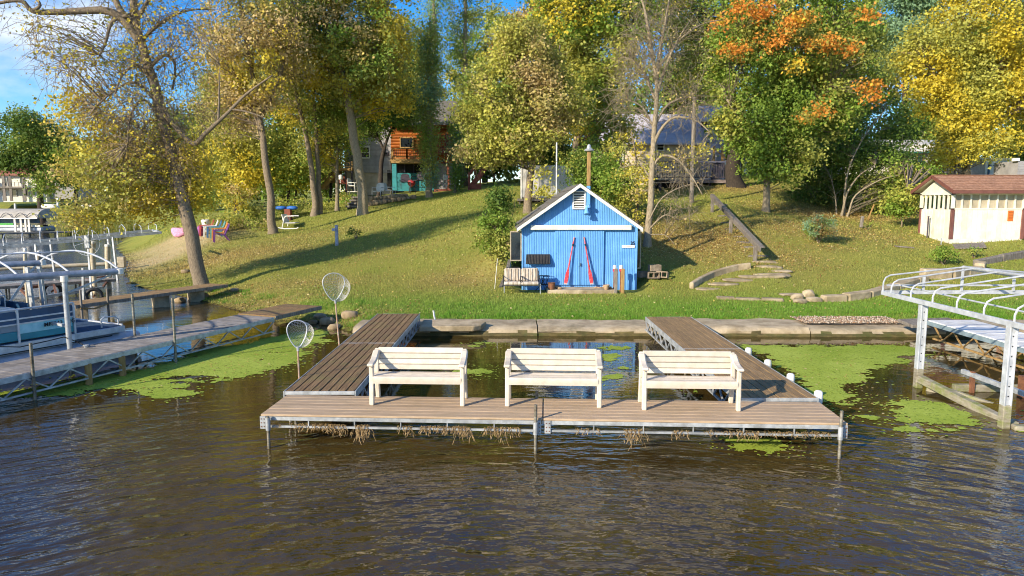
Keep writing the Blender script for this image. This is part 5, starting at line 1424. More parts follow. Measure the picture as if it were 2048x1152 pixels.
# bank of weeds at the foot of the left trees
bk = [pb(455, 440, 40, 40, 22, 26, 1.0), pb(510, 430, 42, 34, 22, 24, 1.0), pb(580, 420, 43, 40, 20, 26, 1.0), pb(650, 415, 45, 30, 16, 16, 1.0), pb(690, 400, 47, 30, 16, 14, 1.0), pb(400, 455, 42, 34, 14, 18, 1.0), pb(350, 450, 50, 40, 14, 18, 1.5), pb(525, 455, 39, 26, 12, 12, .6)]
for i, b_ in enumerate(bk):
    lab = ('bushy weeds right of the coloured chairs', 'yellow-green weeds beside the upright sparse trunk', 'weeds behind the white lawn glider', 'weeds between the twin stems and slim trunk', 'weeds at the foot of the stone steps', 'dry brush behind the coloured chairs', 'dry brush behind the leaning shoreline trunk', 'low green shrub at the foot of the upright sparse trunk')[i]
    tree('weed_clump', lab, 'weeds', [([Vector((b_[0][0], b_[0][1], ground(b_[0][0], b_[0][1]) - .05)), Vector((b_[0][0] + .1, b_[0][1], ground(b_[0][0], b_[0][1]) + .5)), Vector(b_[0])], [.03, .02, .01])], [b_], npc=60, leaf=.14, rad=.55, pal=((C_OLV, 3), (C_LEM, 2), (C_GRN, 3), (C_TAN, 2)), shell=.1, branch_r=.008, group='weeds along the left bank')
# far-left oak and far shore
YO = 118
tree('oak_tree', 'dark green oak on the far shore at the left edge', 'oak', [px_trunk([(84, 415), (80, 390), (76, 350), (66, 300), (60, 250)], YO, .55, .2), limb([(76, 350), (110, 310), (130, 280)], YO, .25, .1), limb([(72, 330), (40, 300), (10, 290)], YO, .25, .1)],
     [pb(60, 260, YO, 45, 35, 60), pb(20, 300, YO, 45, 40, 60), pb(110, 290, YO, 45, 45, 60), pb(70, 320, YO, 50, 35, 50), pb(85, 370, YO - 2, 20, 22, 16), pb(130, 340, YO, 30, 30, 24), pb(40, 240, YO, 30, 20, 16)],
     npc=75, leaf=.42, rad=1.9, pal=((C_DGR, 5), (C_GRN, 2), (C_OLV, 2)), bark=M_bark_dark)
for lab, px, pyb, Y, w, h, n, pal in (('dark tree right of the far pale house', 150, 400, 135, 30, 60, 40, ((C_DGR, 4), (C_GRN, 2))), ('mixed green tree on the far shore behind the leaning tree', 230, 405, 125, 60, 80, 60, ((C_GRN, 3), (C_OLV, 3))), ('yellowing tree on the far shore', 330, 400, 110, 60, 90, 60, ((C_OLV, 3), (C_YEL, 3), (C_GRN, 2))), ('green tree far behind the left lawn', 420, 400, 95, 60, 110, 60, ((C_GRN, 3), (C_OLV, 2), (C_YEL, 2))), ('dark tree beyond the left frame edge', -60, 395, 125, 60, 90, 60, ((C_DGR, 3), (C_GRN, 3)))):
    tree('far_tree', lab, 'tree', [px_trunk([(px, pyb), (px + 2, pyb - h), (px, pyb - 1.4 * h)], Y, .4, .1)], [pb(px, pyb - h * 1.0, Y, w, h * .62, n), pb(px + w * .3, pyb - h * 1.5, Y, w * .7, h * .45, n // 2)], npc=75, leaf=.42, rad=1.8, pal=pal, bark=M_bark_dark, group='trees on the far shore')
# wooded backdrop: three kinds of tree, repeated
protos = []
for i, pal in enumerate((((C_GRN, 4), (C_OLV, 3), (C_YEL, 1)), ((C_DGR, 3), (C_GRN, 3), (C_OLV, 1)), ((C_YEL, 3), (C_OLV, 3), (C_ORG, 1)))):
    X0 = 0.0
    t_ = tree('background_tree', 'tree in the dense wood rising behind the houses', 'tree', [([Vector((0, 0, -.2)), Vector((.1, 0, 5)), Vector((-.2, 0, 10)), Vector((0, .2, 14))], [.3, .25, .15, .05])],
              [((0, 0, 9), (4.2, 4.0, 4.5), 90), ((1.2, 0, 13), (3.0, 3.0, 3.2), 50), ((-1.6, .5, 6), (3.0, 3.0, 2.2), 40)], npc=80, leaf=.26, rad=1.05, pal=pal, bark=M_bark_dark, group='wood behind the houses')
    protos.append(t_)
spots = [(-24, 74), (-17, 80), (-10, 72), (-3, 78), (3, 66), (9, 74), (14, 64), (20, 72), (26, 62), (33, 70), (40, 62), (48, 72), (-33, 84), (-42, 92), (6, 90), (22, 88), (38, 86), (-14, 96), (54, 60)]
ORD = ('leftmost', 'second from the left', 'third from the left', 'fourth from the left', 'fifth from the left', 'sixth from the left', 'seventh from the left', 'eighth from the left', 'ninth from the left', 'tenth from the left', 'eleventh from the left', 'twelfth from the left', 'thirteenth from the left', 'fourteenth from the left', 'fifteenth from the left', 'fourth from the right', 'third from the right', 'second from the right', 'rightmost')
_rank = sorted(range(len(spots)), key=lambda q: spots[q][0] / spots[q][1])
for i, (x, y) in enumerate(spots):
    o = protos[i] if i < 3 else copy_tree(protos[i % 3])
    o.location = (x, y, ground(x, y)); o.rotation_euler.z = i * 1.7; k = 1.0 + .25 * math.sin(i * 2.3); o.scale = (k, k, k)
    o['label'] = ('yellow-green', 'dark green', 'golden')[i % 3] + ' tree in the wood behind the houses, ' + ORD[_rank.index(i)]
# ------------------------------------------------------------------ houses
def rect(mb, px0, px1, py0, py1, Y, d):
    """Upright slab whose face fills the pixel rectangle at distance Y, d deep behind it."""
    a, b_ = ony(px0, py1, Y), ony(px1, py0, Y)
    return mb.box(((a.x + b_.x) / 2, Y + d / 2, (a.z + b_.z) / 2), (b_.x - a.x, d, b_.z - a.z))
def part(t, name, m, px0, px1, py0, py1, Y, d=.1, bevel=0.0):
    return rect(MB(), px0, px1, py0, py1, Y, d).build(name, m, t, bevel=bevel)
def siding(t, m, px0, px1, py0, py1, Y, board=.16, name='siding_board'):
    """Horizontal lapped boards, each a part."""
    a, b_ = ony(px0, py1, Y), ony(px1, py0, Y)
    n = max(1, round((b_.z - a.z) / board)); h = (b_.z - a.z) / n
    for k in range(n):
        z = a.z + k * h
        MB().prism([(a.x, Y - .028, z), (a.x, Y, z), (a.x, Y, z + h), (a.x, Y - .008, z + h)], (b_.x - a.x, 0, 0)).build(name, m, t)
def window(t, px0, px1, py0, py1, Y, frame=None, bar=True):
    f_ = MB(); a, b_ = ony(px0, py1, Y), ony(px1, py0, Y); w = .07
    for x in (a.x, b_.x): f_.box((x, Y - .05, (a.z + b_.z) / 2), (w, .08, b_.z - a.z + w))
    for z in (a.z, b_.z): f_.box(((a.x + b_.x) / 2, Y - .05, z), (b_.x - a.x - w, .078, w))
    if bar: f_.box(((a.x + b_.x) / 2, Y - .045, (a.z + b_.z) / 2), (b_.x - a.x - w, .05, .04))
    o = f_.build('window', frame or M_white, t)
    MB().box(((a.x + b_.x) / 2, Y - .035, (a.z + b_.z) / 2), (b_.x - a.x - w, .012, b_.z - a.z - w)).build('pane', M_dark_glass, o)
    return o
def railing(t, p0, p1, h, m, step=.13, post=.09, bal=.035, name='baluster', caps=True):
    p0, p1 = Vector(p0), Vector(p1)
    MB().bar(p0 + Vector((0, 0, h)), p1 + Vector((0, 0, h)), .09, .05).build('top_rail', m, t)
    MB().bar(p0 + Vector((0, 0, .1)), p1 + Vector((0, 0, .1)), .05, .06).build('bottom_rail', m, t)
    n = max(1, int((p1 - p0).length / step))
    for k in range(1, n):
        q = p0.lerp(p1, k / n)
        MB().box((q.x, q.y, q.z + (h + .1) / 2), (bal, bal, h - .12)).build(name, m, t)
    for q in (p0, p1):
        MB().box((q.x, q.y, q.z + h / 2 + .03), (post, post, h + .08)).build('rail_post', m, t)
M_siding = mat('grey_siding', lin('a8a4a2'), lin('8f8b8a'), .7, 2, dirt=lin('77726c'), dscale=.8, damt=.3)
M_siding_blue = mat('blue_grey_siding', lin('a6a8b6'), lin('9093a2'), .7, 2)
M_log = mat('orange_log', lin('b8691f'), lin('8e4a14'), .6, 3, (.6, 6, 6), dirt=lin('6e3a12'), dscale=2, damt=.4)
M_teal = mat('teal_paint', lin('2b8a90'), lin('217379'), .6, 3)
M_redwood = mat('redwood_stain', lin('8c4a34'), lin('6c3626'), .7, 4)
M_cement = mat('pale_cement', lin('b9ad9c'), lin('9d917f'), .9, 2)
M_tanwall = mat('tan_wall', lin('dccbb0'), lin('c9b596'), .8, 2)
M_darkwood = mat('dark_deck_wood', lin('4c4650'), lin('35303a'), .85, 5, (1, 1, 4))
M_interior = mat('dark_interior', (.012, .011, .010), (.02, .018, .016), .9)  # near-black colour standing in for unlit depth in openings and under floors
M_roofgrey = mat('lavender_roof', lin('c6c1c8'), lin('aaa5ac'), .9, 3)

YH = 54
h1 = thing('grey_house', 'grey-sided house with pale cement base beside the log house', 'house', ony(735, 383, YH))
part(h1, 'wall', M_siding, 690, 782, 225, 346, YH + .03, 6)
siding(h1, M_siding, 690, 780.5, 228, 345, YH)
part(h1, 'foundation', M_cement, 690.5, 781.5, 346, 390, YH + .05, 5.9)
window(h1, 722, 739, 294, 316, YH, M_white); window(h1, 766, 776, 305, 310.5, YH, M_darkwood, False)
part(h1, 'doorway', M_interior, 775, 781, 340, 378, YH - .02, .06)
rf = MB().prism([tuple(ony(684, 228, YH - .5)), tuple(ony(790, 228, YH - .5)), tuple(ony(790, 190, YH + 3.0)), tuple(ony(684, 190, YH + 3.0))], (0, .02, .12)).build('roof', M_shingle_grey, h1)
h2 = thing('log_house', 'orange log house with a balcony over a teal patio level', 'house', ony(850, 380, YH))
a, b_ = ony(783, 326, YH - .1), ony(906, 246, YH - .1)
nlog = 13; lh = (b_.z - a.z) / nlog
for k in range(nlog):
    MB().tube([(a.x, YH - .05, a.z + (k + .5) * lh), (b_.x, YH - .05, a.z + (k + .5) * lh)], lh * .53, 8).build('log', M_log, h2, smooth=True)
part(h2, 'wall_core', M_log, 783, 906, 246, 326, YH + .02, 6)
window(h2, 801, 826, 275.5, 295, YH - .2, M_wood_tan, False)
MB().prism([tuple(ony(776, 250, YH - .9)), tuple(ony(915, 250, YH - .9)), tuple(ony(915, 205, YH + 3)), tuple(ony(776, 205, YH + 3))], (0, .02, .14)).build('roof', M_shingle_grey, h2)
# balcony
YB = YH - 1.6
part(h2, 'balcony_floor', M_wood_tan, 780, 843, 317, 326, YB, 1.5)
for x0, x1 in ((785, 814), (814, 843)):
    p0, p1 = ony(x0, 317, YB + .05), ony(x1, 317, YB + .05)
    hgt = ony(800, 297, YB).z - p0.z
    for q in (p0, p1): MB().box((q.x, q.y, q.z + hgt / 2), (.12, .12, hgt)).build('rail_post', M_wood_tan, h2)
    MB().bar(p0 + Vector((0, 0, hgt)), p1 + Vector((0, 0, hgt)), .1, .08).build('rail', M_wood_tan, h2)
    MB().bar(p0 + Vector((0, 0, .12)), p1 + Vector((0, 0, .12)), .07, .09).build('rail', M_wood_tan, h2)
    for k in range(1, 7):
        q = p0.lerp(p1, k / 7); MB().box((q.x, q.y, q.z + hgt / 2), (.025, .025, hgt - .1)).build('baluster', M_darkwood, h2)
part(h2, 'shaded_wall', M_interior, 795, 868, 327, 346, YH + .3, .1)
part(h2, 'patio_wall', M_teal, 795, 868, 346, 382, YH - .1, .3)
part(h2, 'patio_post', M_teal, 785, 792.5, 327, 381, YB + .1, .3)
part(h2, 'side_wall', M_siding, 868, 906, 327, 384, YH + .2, .3)
for x in (808, 826, 846): part(h2, 'window_post', M_darkwood, x, x + 2, 327, 346, YH + .15, .1)
# right-hand deck
part(h2, 'deck_beam', M_redwood, 866, 910, 298, 307, YB - .3, 1.8)
railing(h2, ony(870, 298, YB - .2), ony(892, 298, YB - .2), .95, M_redwood)
railing(h2, ony(897, 298, YB - .2), ony(910, 298, YB - .2), .95, M_redwood)
part(h2, 'deck_corner_post', M_redwood, 890.5, 897, 268, 308, YB - .35, .25)
part(h2, 'deck_post', M_redwood, 894, 898, 307, 382, YB - .3, .16)
MB().bar(ony(884, 320, YB - .2), ony(895, 332, YB - .2), .08, .08).build('deck_brace', M_darkwood, h2)
part(h2, 'patio_slab', M_redwood, 868, 905, 378, 384, YB - .6, 2.2)
# stairs
st = thing('wooden_stairs', 'orange-brown wooden stairs and landing left of the grey house', 'stairs', ony(650, 380, 52))
part(st, 'landing', M_wood_tan, 676, 704, 336, 341, 52, 1.6)
railing(st, ony(676, 336, 52), ony(704, 336, 52), .42, M_wood_tan, .16)
for s in (0, 1.0):
    MB().bar(ony(676, 342, 52) + Vector((0, s, 0)), ony(644, 378, 52) + Vector((0, s, 0)), .08, .28).build('stringer', M_wood_tan, st)
    MB().bar(ony(678, 326, 52) + Vector((0, s, 0)), ony(644, 362, 52) + Vector((0, s, 0)), .08, .1).build('handrail', M_wood_tan, st)
p0, p1 = ony(676, 342, 52), ony(644, 378, 52)
for k in range(8):
    q = p0.lerp(p1, (k + .5) / 8)
    MB().box((q.x, q.y + .5, q.z + .08), (.22, .95, .05)).build('tread', M_wood_tan, st)
    MB().box((q.x, q.y - .02, q.z + .35), (.05, .05, .55)).build('baluster', M_wood_tan, st)
for px in (690, 703): part(st, 'landing_post', M_darkwood, px, px + 2, 341, 385, 52.1, .1)
st = thing('red_stairs', 'dark red wooden stairs right of the poplars', 'stairs', ony(955, 378, 47))
p0, p1 = ony(940, 378, 47), ony(985, 318, 48.5)
for s in (0, 1.1):
    MB().bar(p0 + Vector((0, s, .1)), p1 + Vector((0, s, .1)), .08, .3).build('stringer', M_redwood, st)
    MB().bar(p0 + Vector((-.1, s, .95)), p1 + Vector((-.1, s, .95)), .07, .1).build('handrail', M_redwood, st)
for k in range(9):
    q = p0.lerp(p1, k / 9); MB().box((q.x, q.y + .55, q.z + .1), (.26, 1.05, .05)).build('tread', M_redwood, st)
    if k % 2 == 0: MB().box((q.x, q.y, q.z + .5), (.07, .07, 1.0)).build('baluster', M_redwood, st)
for a_, b2, c_, d_ in ((936, 939, 345, 380), (959, 962, 340, 378)): part(st, 'newel_post', M_redwood, a_, b2, c_, d_, 46.9, .1)
part(st, 'skirt_board', M_redwood, 939, 962, 368, 379, 47.05, .08)
# white trailer behind the boathouse
M_trailer = mat('trailer_skin', lin('ebe6dc'), lin('d9d2c5'), .6, 2, dirt=lin('98907f'), dscale=1.2, damt=.5)
YT = 36.5
tl = thing('white_trailer', 'off-white box trailer on a low platform behind the boathouse', 'trailer', ony(1110, 405, YT))
rect(MB(), 1042, 1180, 331, 396, YT, 2.6).build('body', M_trailer, tl, bevel=.05)
for px in (1052, 1078, 1104, 1130, 1156): part(tl, 'panel_seam', M_white, px, px + .7, 333, 394, YT - .015, .02)
part(tl, 'corner_trim', M_white, 1041.5, 1044, 331, 397, YT - .03, .1)
part(tl, 'platform', M_wood_grey, 1035, 1112, 397, 402, YT - .6, 3)
for px in (1038, 1060, 1085, 1105): part(tl, 'platform_post', M_wood_grey, px, px + 3, 402, 420, YT - .4, .15)
part(tl, 'underfloor_shade', M_interior, 1060, 1180, 402, 416, YT, .1)  # dark sheet painted as the shade below the trailer, not a real skirt
po2 = ony(1114, 386, 30)
tag(MB().tube([ony(1113, 392, 30) - Vector((0, 0, .6)), ony(1113.5, 285, 30)], .035, 8).build('antenna_mast', M_galv, None, smooth=True, loc=tuple(po2)), 'thin grey metal mast in front of the white trailer', 'mast')
# grey house on the right with its timber deck
YG = 45
h3 = thing('grey_house', 'grey hillside house with lavender roof above a dark timber deck', 'house', ony(1350, 375, YG))
part(h3, 'front_wall', M_tanwall, 1205, 1402, 286, 372, YG, 5)
siding(h3, M_tanwall, 1205, 1402, 287, 344, YG - .03, .2)
MB().prism([tuple(ony(1195, 289, YG - .6)), tuple(ony(1410, 289, YG - .6)), tuple(ony(1400, 232, YG + 3)), tuple(ony(1215, 232, YG + 3))], (0, .03, .12)).build('roof', M_roofgrey, h3)
part(h3, 'wing_wall', M_siding_blue, 1402, 1453, 240, 372, YG - .4, 4)
siding(h3, M_siding_blue, 1402, 1453, 241, 340, YG - .43, .15)
MB().prism([tuple(ony(1396, 243, YG - .9)), tuple(ony(1460, 243, YG - .9)), tuple(ony(1460, 215, YG + 1.5)), tuple(ony(1396, 215, YG + 1.5))], (0, .03, .12)).build('wing_roof', M_roofgrey, h3)
window(h3, 1226, 1246, 300, 322, YG - .05); window(h3, 1313, 1328, 287, 301, YG - .1); window(h3, 1403, 1412, 240, 254, YG - .5, M_darkwood, False)
YD = 41.5
dk = thing('timber_deck', 'dark weathered timber deck with railing in front of the grey house', 'deck', ony(1380, 378, YD))
a, b_ = ony(1305, 360, YD), ony(1452, 360, YD)
nbk = 18
for k in range(nbk):
    y0 = YD + k * 3.2 / nbk
    MB().box(((a.x + b_.x) / 2, y0 + .08, a.z), (b_.x - a.x, 3.2 / nbk - .012, .05)).build('deck_board', M_darkwood, dk)
part(dk, 'rim_board', mat('pinkish_board', lin('8d7d78'), lin('6f615c'), .8), 1340, 1452, 359.5, 366, YD - .06, .05)
railing(dk, ony(1305, 358, YD + .06), ony(1452, 358, YD + .06), 1.02, M_darkwood, .14)
railing(dk, ony(1452, 358, YD + .1), ony(1452, 358, YD + .1) + Vector((0, 3, 0)), 1.02, M_darkwood, .2)
MB().bar(ony(1305, 324, YD) , ony(1452, 324, YD), .16, .06).build('cap_rail', mat('blue_grey_cap', lin('6a6f88'), lin('565a72'), .7), dk)
for px in (1318, 1356, 1418, 1447): part(dk, 'deck_post', M_darkwood, px, px + 5, 366, 388, YD + .1, .18)
part(dk, 'underdeck_shade', M_interior, 1305, 1450, 366, 380, YD + 1.5, .1)  # near-black sheet stands in for the shade beneath the deck boards
for px in (1426, 1443):
    part(dk, 'porch_post', M_wood_tan, px, px + 5, 292, 322, YD + 2.6, .15)
MB().bar(ony(1430, 298, YD + 2.5), ony(1452, 318, YD + 2.5), .06, .08).build('porch_brace', M_wood_tan, dk)
pl = thing('utility_pole', 'greenish grey utility pole left of the timber deck', 'pole', gpix(1383, 407, 34))
MB().tube([ony(1383, 409, 34) - Vector((0, 0, .3)), ony(1386, 300, 34), ony(1389, 196, 34)], [.11, .10, .09], 12).build('shaft', M_wood_grey, pl, smooth=True)
MB().lathe(ony(1389, 196, 34), [(.09, 0), (.08, .03), (.01, .05)], 12).build('cap', M_galv, pl, smooth=True)
# tall tan gate posts beyond the dark trunk
for px, lab in ((1478, 'tan post just right of the massive dark trunk'), (1484, 'slimmer tan post second from the massive dark trunk')):
    tag(rect(MB(), px, px + 4.5, 285 + (px - 1478) * 3, 349, 46, .25).build('gate_post', M_wood_tan, None, loc=tuple(ony(px, 349, 46))), lab, 'post', 'tan gate posts')
# white manufactured home and neighbours on the right
YM = 50
h4 = thing('white_home', 'white manufactured home half hidden by the golden tree', 'house', ony(1820, 345, YM))
part(h4, 'wall', M_cream, 1695, 1960, 290, 352, YM, 4)
siding(h4, M_cream, 1695, 1960, 303, 350, YM - .02, .22)
MB().prism([tuple(ony(1688, 303, YM - .6)), tuple(ony(1968, 303, YM - .6)), tuple(ony(1968, 283, YM + 2)), tuple(ony(1688, 283, YM + 2))], (0, .03, .12)).build('roof', M_white_deck, h4)
part(h4, 'fascia', M_teal, 1690, 1966, 303.5, 306, YM - .68, .06)
for px in (1802, 1832, 1868, 1905, 1940): window(h4, px, px + 14, 310, 332, YM - .05, M_wood_tan, False)
for px in (1855, 1914): part(h4, 'porch_post', M_white, px, px + 3, 304, 350, YM - .6, .12)
railing(h4, ony(1812, 352, YM - 1.2), ony(1968, 352, YM - 1.2), .95, M_darkwood, .25)
h5 = thing('white_building', 'plain white building behind the shelter roof with blue railing', 'building', ony(2000, 350, 47))
part(h5, 'wall', M_white, 1968, 2034, 319, 365, 47, 3)
part(h5, 'roof', M_white_deck, 1964, 2038, 316, 319, 46.8, 3.4)
railing(h5, ony(1976, 356, 45.5), ony(2032, 356, 45.5), .8, mat('blue_rail', lin('2f5f88'), lin('254c70'), .6), .3)
h6 = thing('grey_shed', 'narrow grey lap-sided shed at the right edge behind the shelter', 'shed', ony(2042, 360, 41))
part(h6, 'wall', M_siding, 2031, 2075, 322, 385, 41, 2)
siding(h6, M_siding, 2031, 2075, 323, 384, 40.97, .14)
part(h6, 'roof_cap', M_white, 2033, 2040, 316, 322, 40.9, .4)
# parked cars
M_carglass = mat('car_glass', lin('20262c'), lin('151a1f'), .08, 2, spec=.7)
def car(label, c, rz, m, s=1.0):
    t = thing('parked_car', label, 'car', (0, 0, 0), 'parked cars')
    body = [(-2.2, .35), (-2.25, .7), (-2.1, .95), (-1.3, 1.02), (-.75, 1.5), (.9, 1.55), (1.7, 1.05), (2.15, .95), (2.25, .6), (2.15, .32)]
    MB().prism([(x, -.85, z) for x, z in body], (0, 1.7, 0)).build('body', m, t, bevel=.07, smooth=True)
    for s_ in (-1, 1):
        y = s_ * .856
        for w in ([(-1.1, 1.05), (-.68, 1.44), (.05, 1.46), (.05, 1.05)], [(.12, 1.05), (.12, 1.46), (.82, 1.46), (1.45, 1.05)]):
            MB().prism([(x, y - .006, z) for x, z in w], (0, .012, 0)).build('side_window', M_carglass, t)
        for x in (-1.4, 1.4):
            wh = MB(); n = 16
            wh.prism([(x + .33 * math.cos(k * 6.28318 / n), y - .12, .33 + .33 * math.sin(k * 6.28318 / n)) for k in range(n)], (0, .16 if s_ > 0 else .10, 0))
            wo = wh.build('wheel', M_black, t)
            MB().prism([(x + .19 * math.cos(k * 6.28318 / n), y - .135 if s_ < 0 else y + .03, .33 + .19 * math.sin(k * 6.28318 / n)) for k in range(n)], (0, .02, 0)).build('rim', M_galv, wo)
        MB().box((-2.22, s_ * .62, .78), (.06, .3, .14)).build('headlight', M_white, t)
        MB().box((2.2, s_ * .66, .85), (.06, .22, .18)).build('tail_light', M_red, t)
    t.location = c; t.rotation_euler.z = rz; t.scale = (s, s, s)
p = ony(1515, 351, 52); car('dark blue car glimpsed under the maple crown', (p.x, p.y, p.z - .05), .15, mat('navy_car_paint', lin('3a4458'), lin('2c3446'), .3, spec=.6))
p = gpix(2066, 432, 34); car('dark grey car at the right edge behind the shelter', (p.x + 1.0, 33.5, ground(p.x + 1, 33.5)), .1, mat('charcoal_car_paint', lin('4a4d52'), lin('3b3d42'), .3, spec=.6))

# ------------------------------------------------------------------ cream shelter with brown roof
X0, X1, Y0, Y1 = 17.2, 19.95, 27.5, 29.6
gz0 = ground(18.5, 27.5)
GZS = ony(1900, 480, Y0).z
sh2 = thing('shelter', 'cream garden shelter with brown shingle roof and open window band', 'shelter', (18.5, 28.5, GZS))
def zz(py, Y=Y0): return ony(1950, py, Y).z
zk, zb, ze = zz(419), zz(387), zz(381)
MB().box(((X0 + X1) / 2, (Y0 + Y1) / 2, GZS - .2), (X1 - X0 + .06, Y1 - Y0 + .06, .5)).build('foundation', M_white, sh2)
def board_wall(p0, p1, z0, z1, n, nm='wall_panel'):
    p0, p1 = Vector(p0), Vector(p1)
    for k in range(n):
        a, b_ = p0.lerp(p1, k / n), p0.lerp(p1, (k + 1) / n)
        d_ = (b_ - a).normalized() * .004
        MB().bar((a.x + d_.x, a.y + d_.y, (z0 + z1) / 2), (b_.x - d_.x, b_.y - d_.y, (z0 + z1) / 2), .05, z1 - z0).build(nm, M_cream, sh2, bevel=.004)
board_wall((X0, Y0, 0), (X1, Y0, 0), GZS + .05, zk, 14)
board_wall((X0, Y0, 0), (X0, Y1, 0), GZS + .05, zk, 10)
board_wall((X0, Y1, 0), (X1, Y1, 0), GZS + .05, zk, 10)
board_wall((X1, Y0, 0), (X1, Y1, 0), GZS + .05, zk, 8)
M_screen = mat('window_screen', lin('b9ad94'), lin('9c9078'), .8, 2)
for k in range(9):
    x = X0 + (X1 - X0) * k / 8
    MB().box((x, Y0, (zk + zb) / 2), (.055, .07, zb - zk)).build('mullion', M_cream, sh2)
    MB().box((x, Y1, (zk + zb) / 2), (.055, .07, zb - zk)).build('mullion', M_cream, sh2)
    if k < 8: MB().box((x + (X1 - X0) / 16, Y0 + .02, (zk + zb) / 2), ((X1 - X0) / 8 - .057, .01, zb - zk)).build('screen_pane', M_screen, sh2)
for k in range(1, 7):
    y = Y0 + (Y1 - Y0) * k / 7
    for x in (X0, X1): MB().box((x, y, (zk + zb) / 2), (.07, .055, zb - zk)).build('mullion', M_cream, sh2)
for (x, y) in ((X0, Y0), (X0, Y1), (X1, Y0), (X1, Y1)):
    MB().box((x, y, (zk + zb) / 2), (.1, .1, zb - zk)).build('corner_post', M_cream, sh2)
    MB().box((x - .01 if x == X0 else x + .01, y - .03, (GZS + zk) / 2 + .02), (.13, .08, zk - GZS - .04)).build('corner_board', M_brown_trim, sh2, bevel=.006)
for y in (Y0, Y1): MB().box(((X0 + X1) / 2, y, zk + .02), (X1 - X0 + .1, .1, .05)).build('sill', M_cream, sh2); MB().box(((X0 + X1) / 2, y, zb), (X1 - X0 + .1, .1, .1)).build('header', M_cream, sh2)
for x in (X0, X1): MB().box((x, (Y0 + Y1) / 2, zb - .002), (.1, Y1 - Y0 - .1, .1)).build('header', M_cream, sh2)
YR = (Y0 + Y1) / 2; ZR = ony(1950, 351, YR).z
RX0, RX1 = 16.95, 20.6
yf, yb = Y0 - .38, Y1 + .38
zf = ony(1950, 381, yf).z
for x in (X0, X1): MB().prism([(x - .02, Y0, zb + .05), (x - .02, Y1, zb + .05), (x - .02, YR, ZR - .12)], (.04, 0, 0)).build('gable_panel', M_cream, sh2)
for s, ye in ((-1, yf), (1, yb)):
    rf = MB().prism([(RX0, YR, ZR - .06), (RX0, ye, zf - .06), (RX0, ye, zf - .01), (RX0, YR, ZR - .01)], (RX1 - RX0, 0, 0)).build('roof_deck', M_cream, sh2)
    nrm = Vector((0, s * (ZR - zf), abs(ye - YR))).normalized()
    nc = 9
    for k in range(nc):                          # shingles, course by course
        a, b_ = k / nc, (k + 1.1) / nc
        b_ = min(b_, 1.01)
        pa = Vector((0, YR + (ye - YR) * a, ZR + (zf - ZR) * a)) + nrm * .004
        pb_ = Vector((0, YR + (ye - YR) * b_, ZR + (zf - ZR) * b_)) + nrm * .018
        wsh = .31; nn = int((RX1 - RX0) / wsh); off = (k % 3) * .1
        if s < 0:
            x = RX0 - .01
            while x < RX1:
                x2 = min(RX1 + .01, x + (wsh if x > RX0 else wsh - off))
                MB().prism([pa + Vector((x + .003, 0, 0)), pb_ + Vector((x + .003, 0, 0)), pb_ + nrm * .01 + Vector((x + .003, 0, 0)), pa + nrm * .005 + Vector((x + .003, 0, 0))], (x2 - x - .006, 0, 0)).build('shingle', M_shingle_brown, rf)
                x = x2
        else:
            MB().prism([pa + Vector((RX0, 0, 0)), pb_ + Vector((RX0, 0, 0)), pb_ + nrm * .01 + Vector((RX0, 0, 0)), pa + nrm * .005 + Vector((RX0, 0, 0))], (RX1 - RX0, 0, 0)).build('shingle_course', M_shingle_brown, rf)
    MB().bar((RX0 - .02, ye + s * .0, zf - .05), (RX1 + .02, ye + s * .0, zf - .05), .03, .13).build('fascia', M_brown_trim, sh2)
    for x in (RX0 - .02, RX1 + .02):
        MB().bar((x, YR, ZR - .05), (x, ye, zf - .05), .04, .13).build('rake_board', M_brown_trim, sh2)
MB().bar((RX0 - .01, YR, ZR + .015), (RX1, YR, ZR + .015), .16, .02).build('ridge_cap', M_shingle_brown, sh2)
sg = thing('orange_sign', 'small orange notice board on the right of the shelter wall', 'sign', (ony(2021, 432, Y0 - .05).x, Y0 - .05, zz(442)))
a, b_ = ony(2015, 442, Y0 - .06), ony(2028, 421, Y0 - .06)
MB().box(((a.x + b_.x) / 2, Y0 - .045, (a.z + b_.z) / 2), (b_.x - a.x, .03, b_.z - a.z)).build('board', mat('orange_board', lin('d9772e'), lin('c4621c'), .6), sg, bevel=.01)
for k in range(5):
    MB().box(((a.x + b_.x) / 2, Y0 - .062, b_.z - .08 - k * .06), ((b_.x - a.x) * .7, .006, .012)).build('text_line', mat('brown_print', lin('8e4a20'), lin('7a3c18'), .7), sg)
# boardwalk mat, pipes, board on the lawn
mt = thing('wooden_mat', 'weathered slatted mat lying in front of the shelter', 'mat', gpix(1940, 492, 26.8))
for k in range(9):
    px0 = 1908 + k * 7
    a = ony(px0, 485.5, 27.1); b_ = ony(px0 + 6, 496, 26.3)
    za, zb_ = ground(a.x, a.y), ground(b_.x, b_.y)
    MB().bar((a.x, a.y, za + .06), (b_.x, b_.y, zb_ + .06), .115, .04).build('slat', M_wood_grey, mt)
for px, pyt, pyb, Y, r_, m_, lab in ((1854, 434, 476, 27.0, .03, M_darkwood, 'dark upright pipe left of the shelter'), (1882, 478, 490, 26.9, .02, M_galv, 'short thin pipe at the shelter corner')):
    p = gpix(px, pyb, Y)
    t = thing('standpipe', lab, 'pipe', p)
    q = ony(px, pyt, p.y)
    MB().tube([(p.x, p.y, p.z - .1), (p.x, p.y, q.z)], r_, 8).build('tube', m_, t, smooth=True)
    MB().lathe((p.x, p.y, q.z), [(r_ * 1.3, 0), (r_ * 1.3, .03), (.005, .035)], 8).build('cap', m_, t)
p = gpix(1808, 496, 26); tag(MB().box((p.x, p.y, p.z + .04), (.62, .3, .05), rz=-.2, ry=.08).build('plank', M_wood_grey, None, bevel=.01, loc=tuple(p)), 'short weathered board lying on the right lawn', 'board')
p = gpix(1734, 440, 30.5)
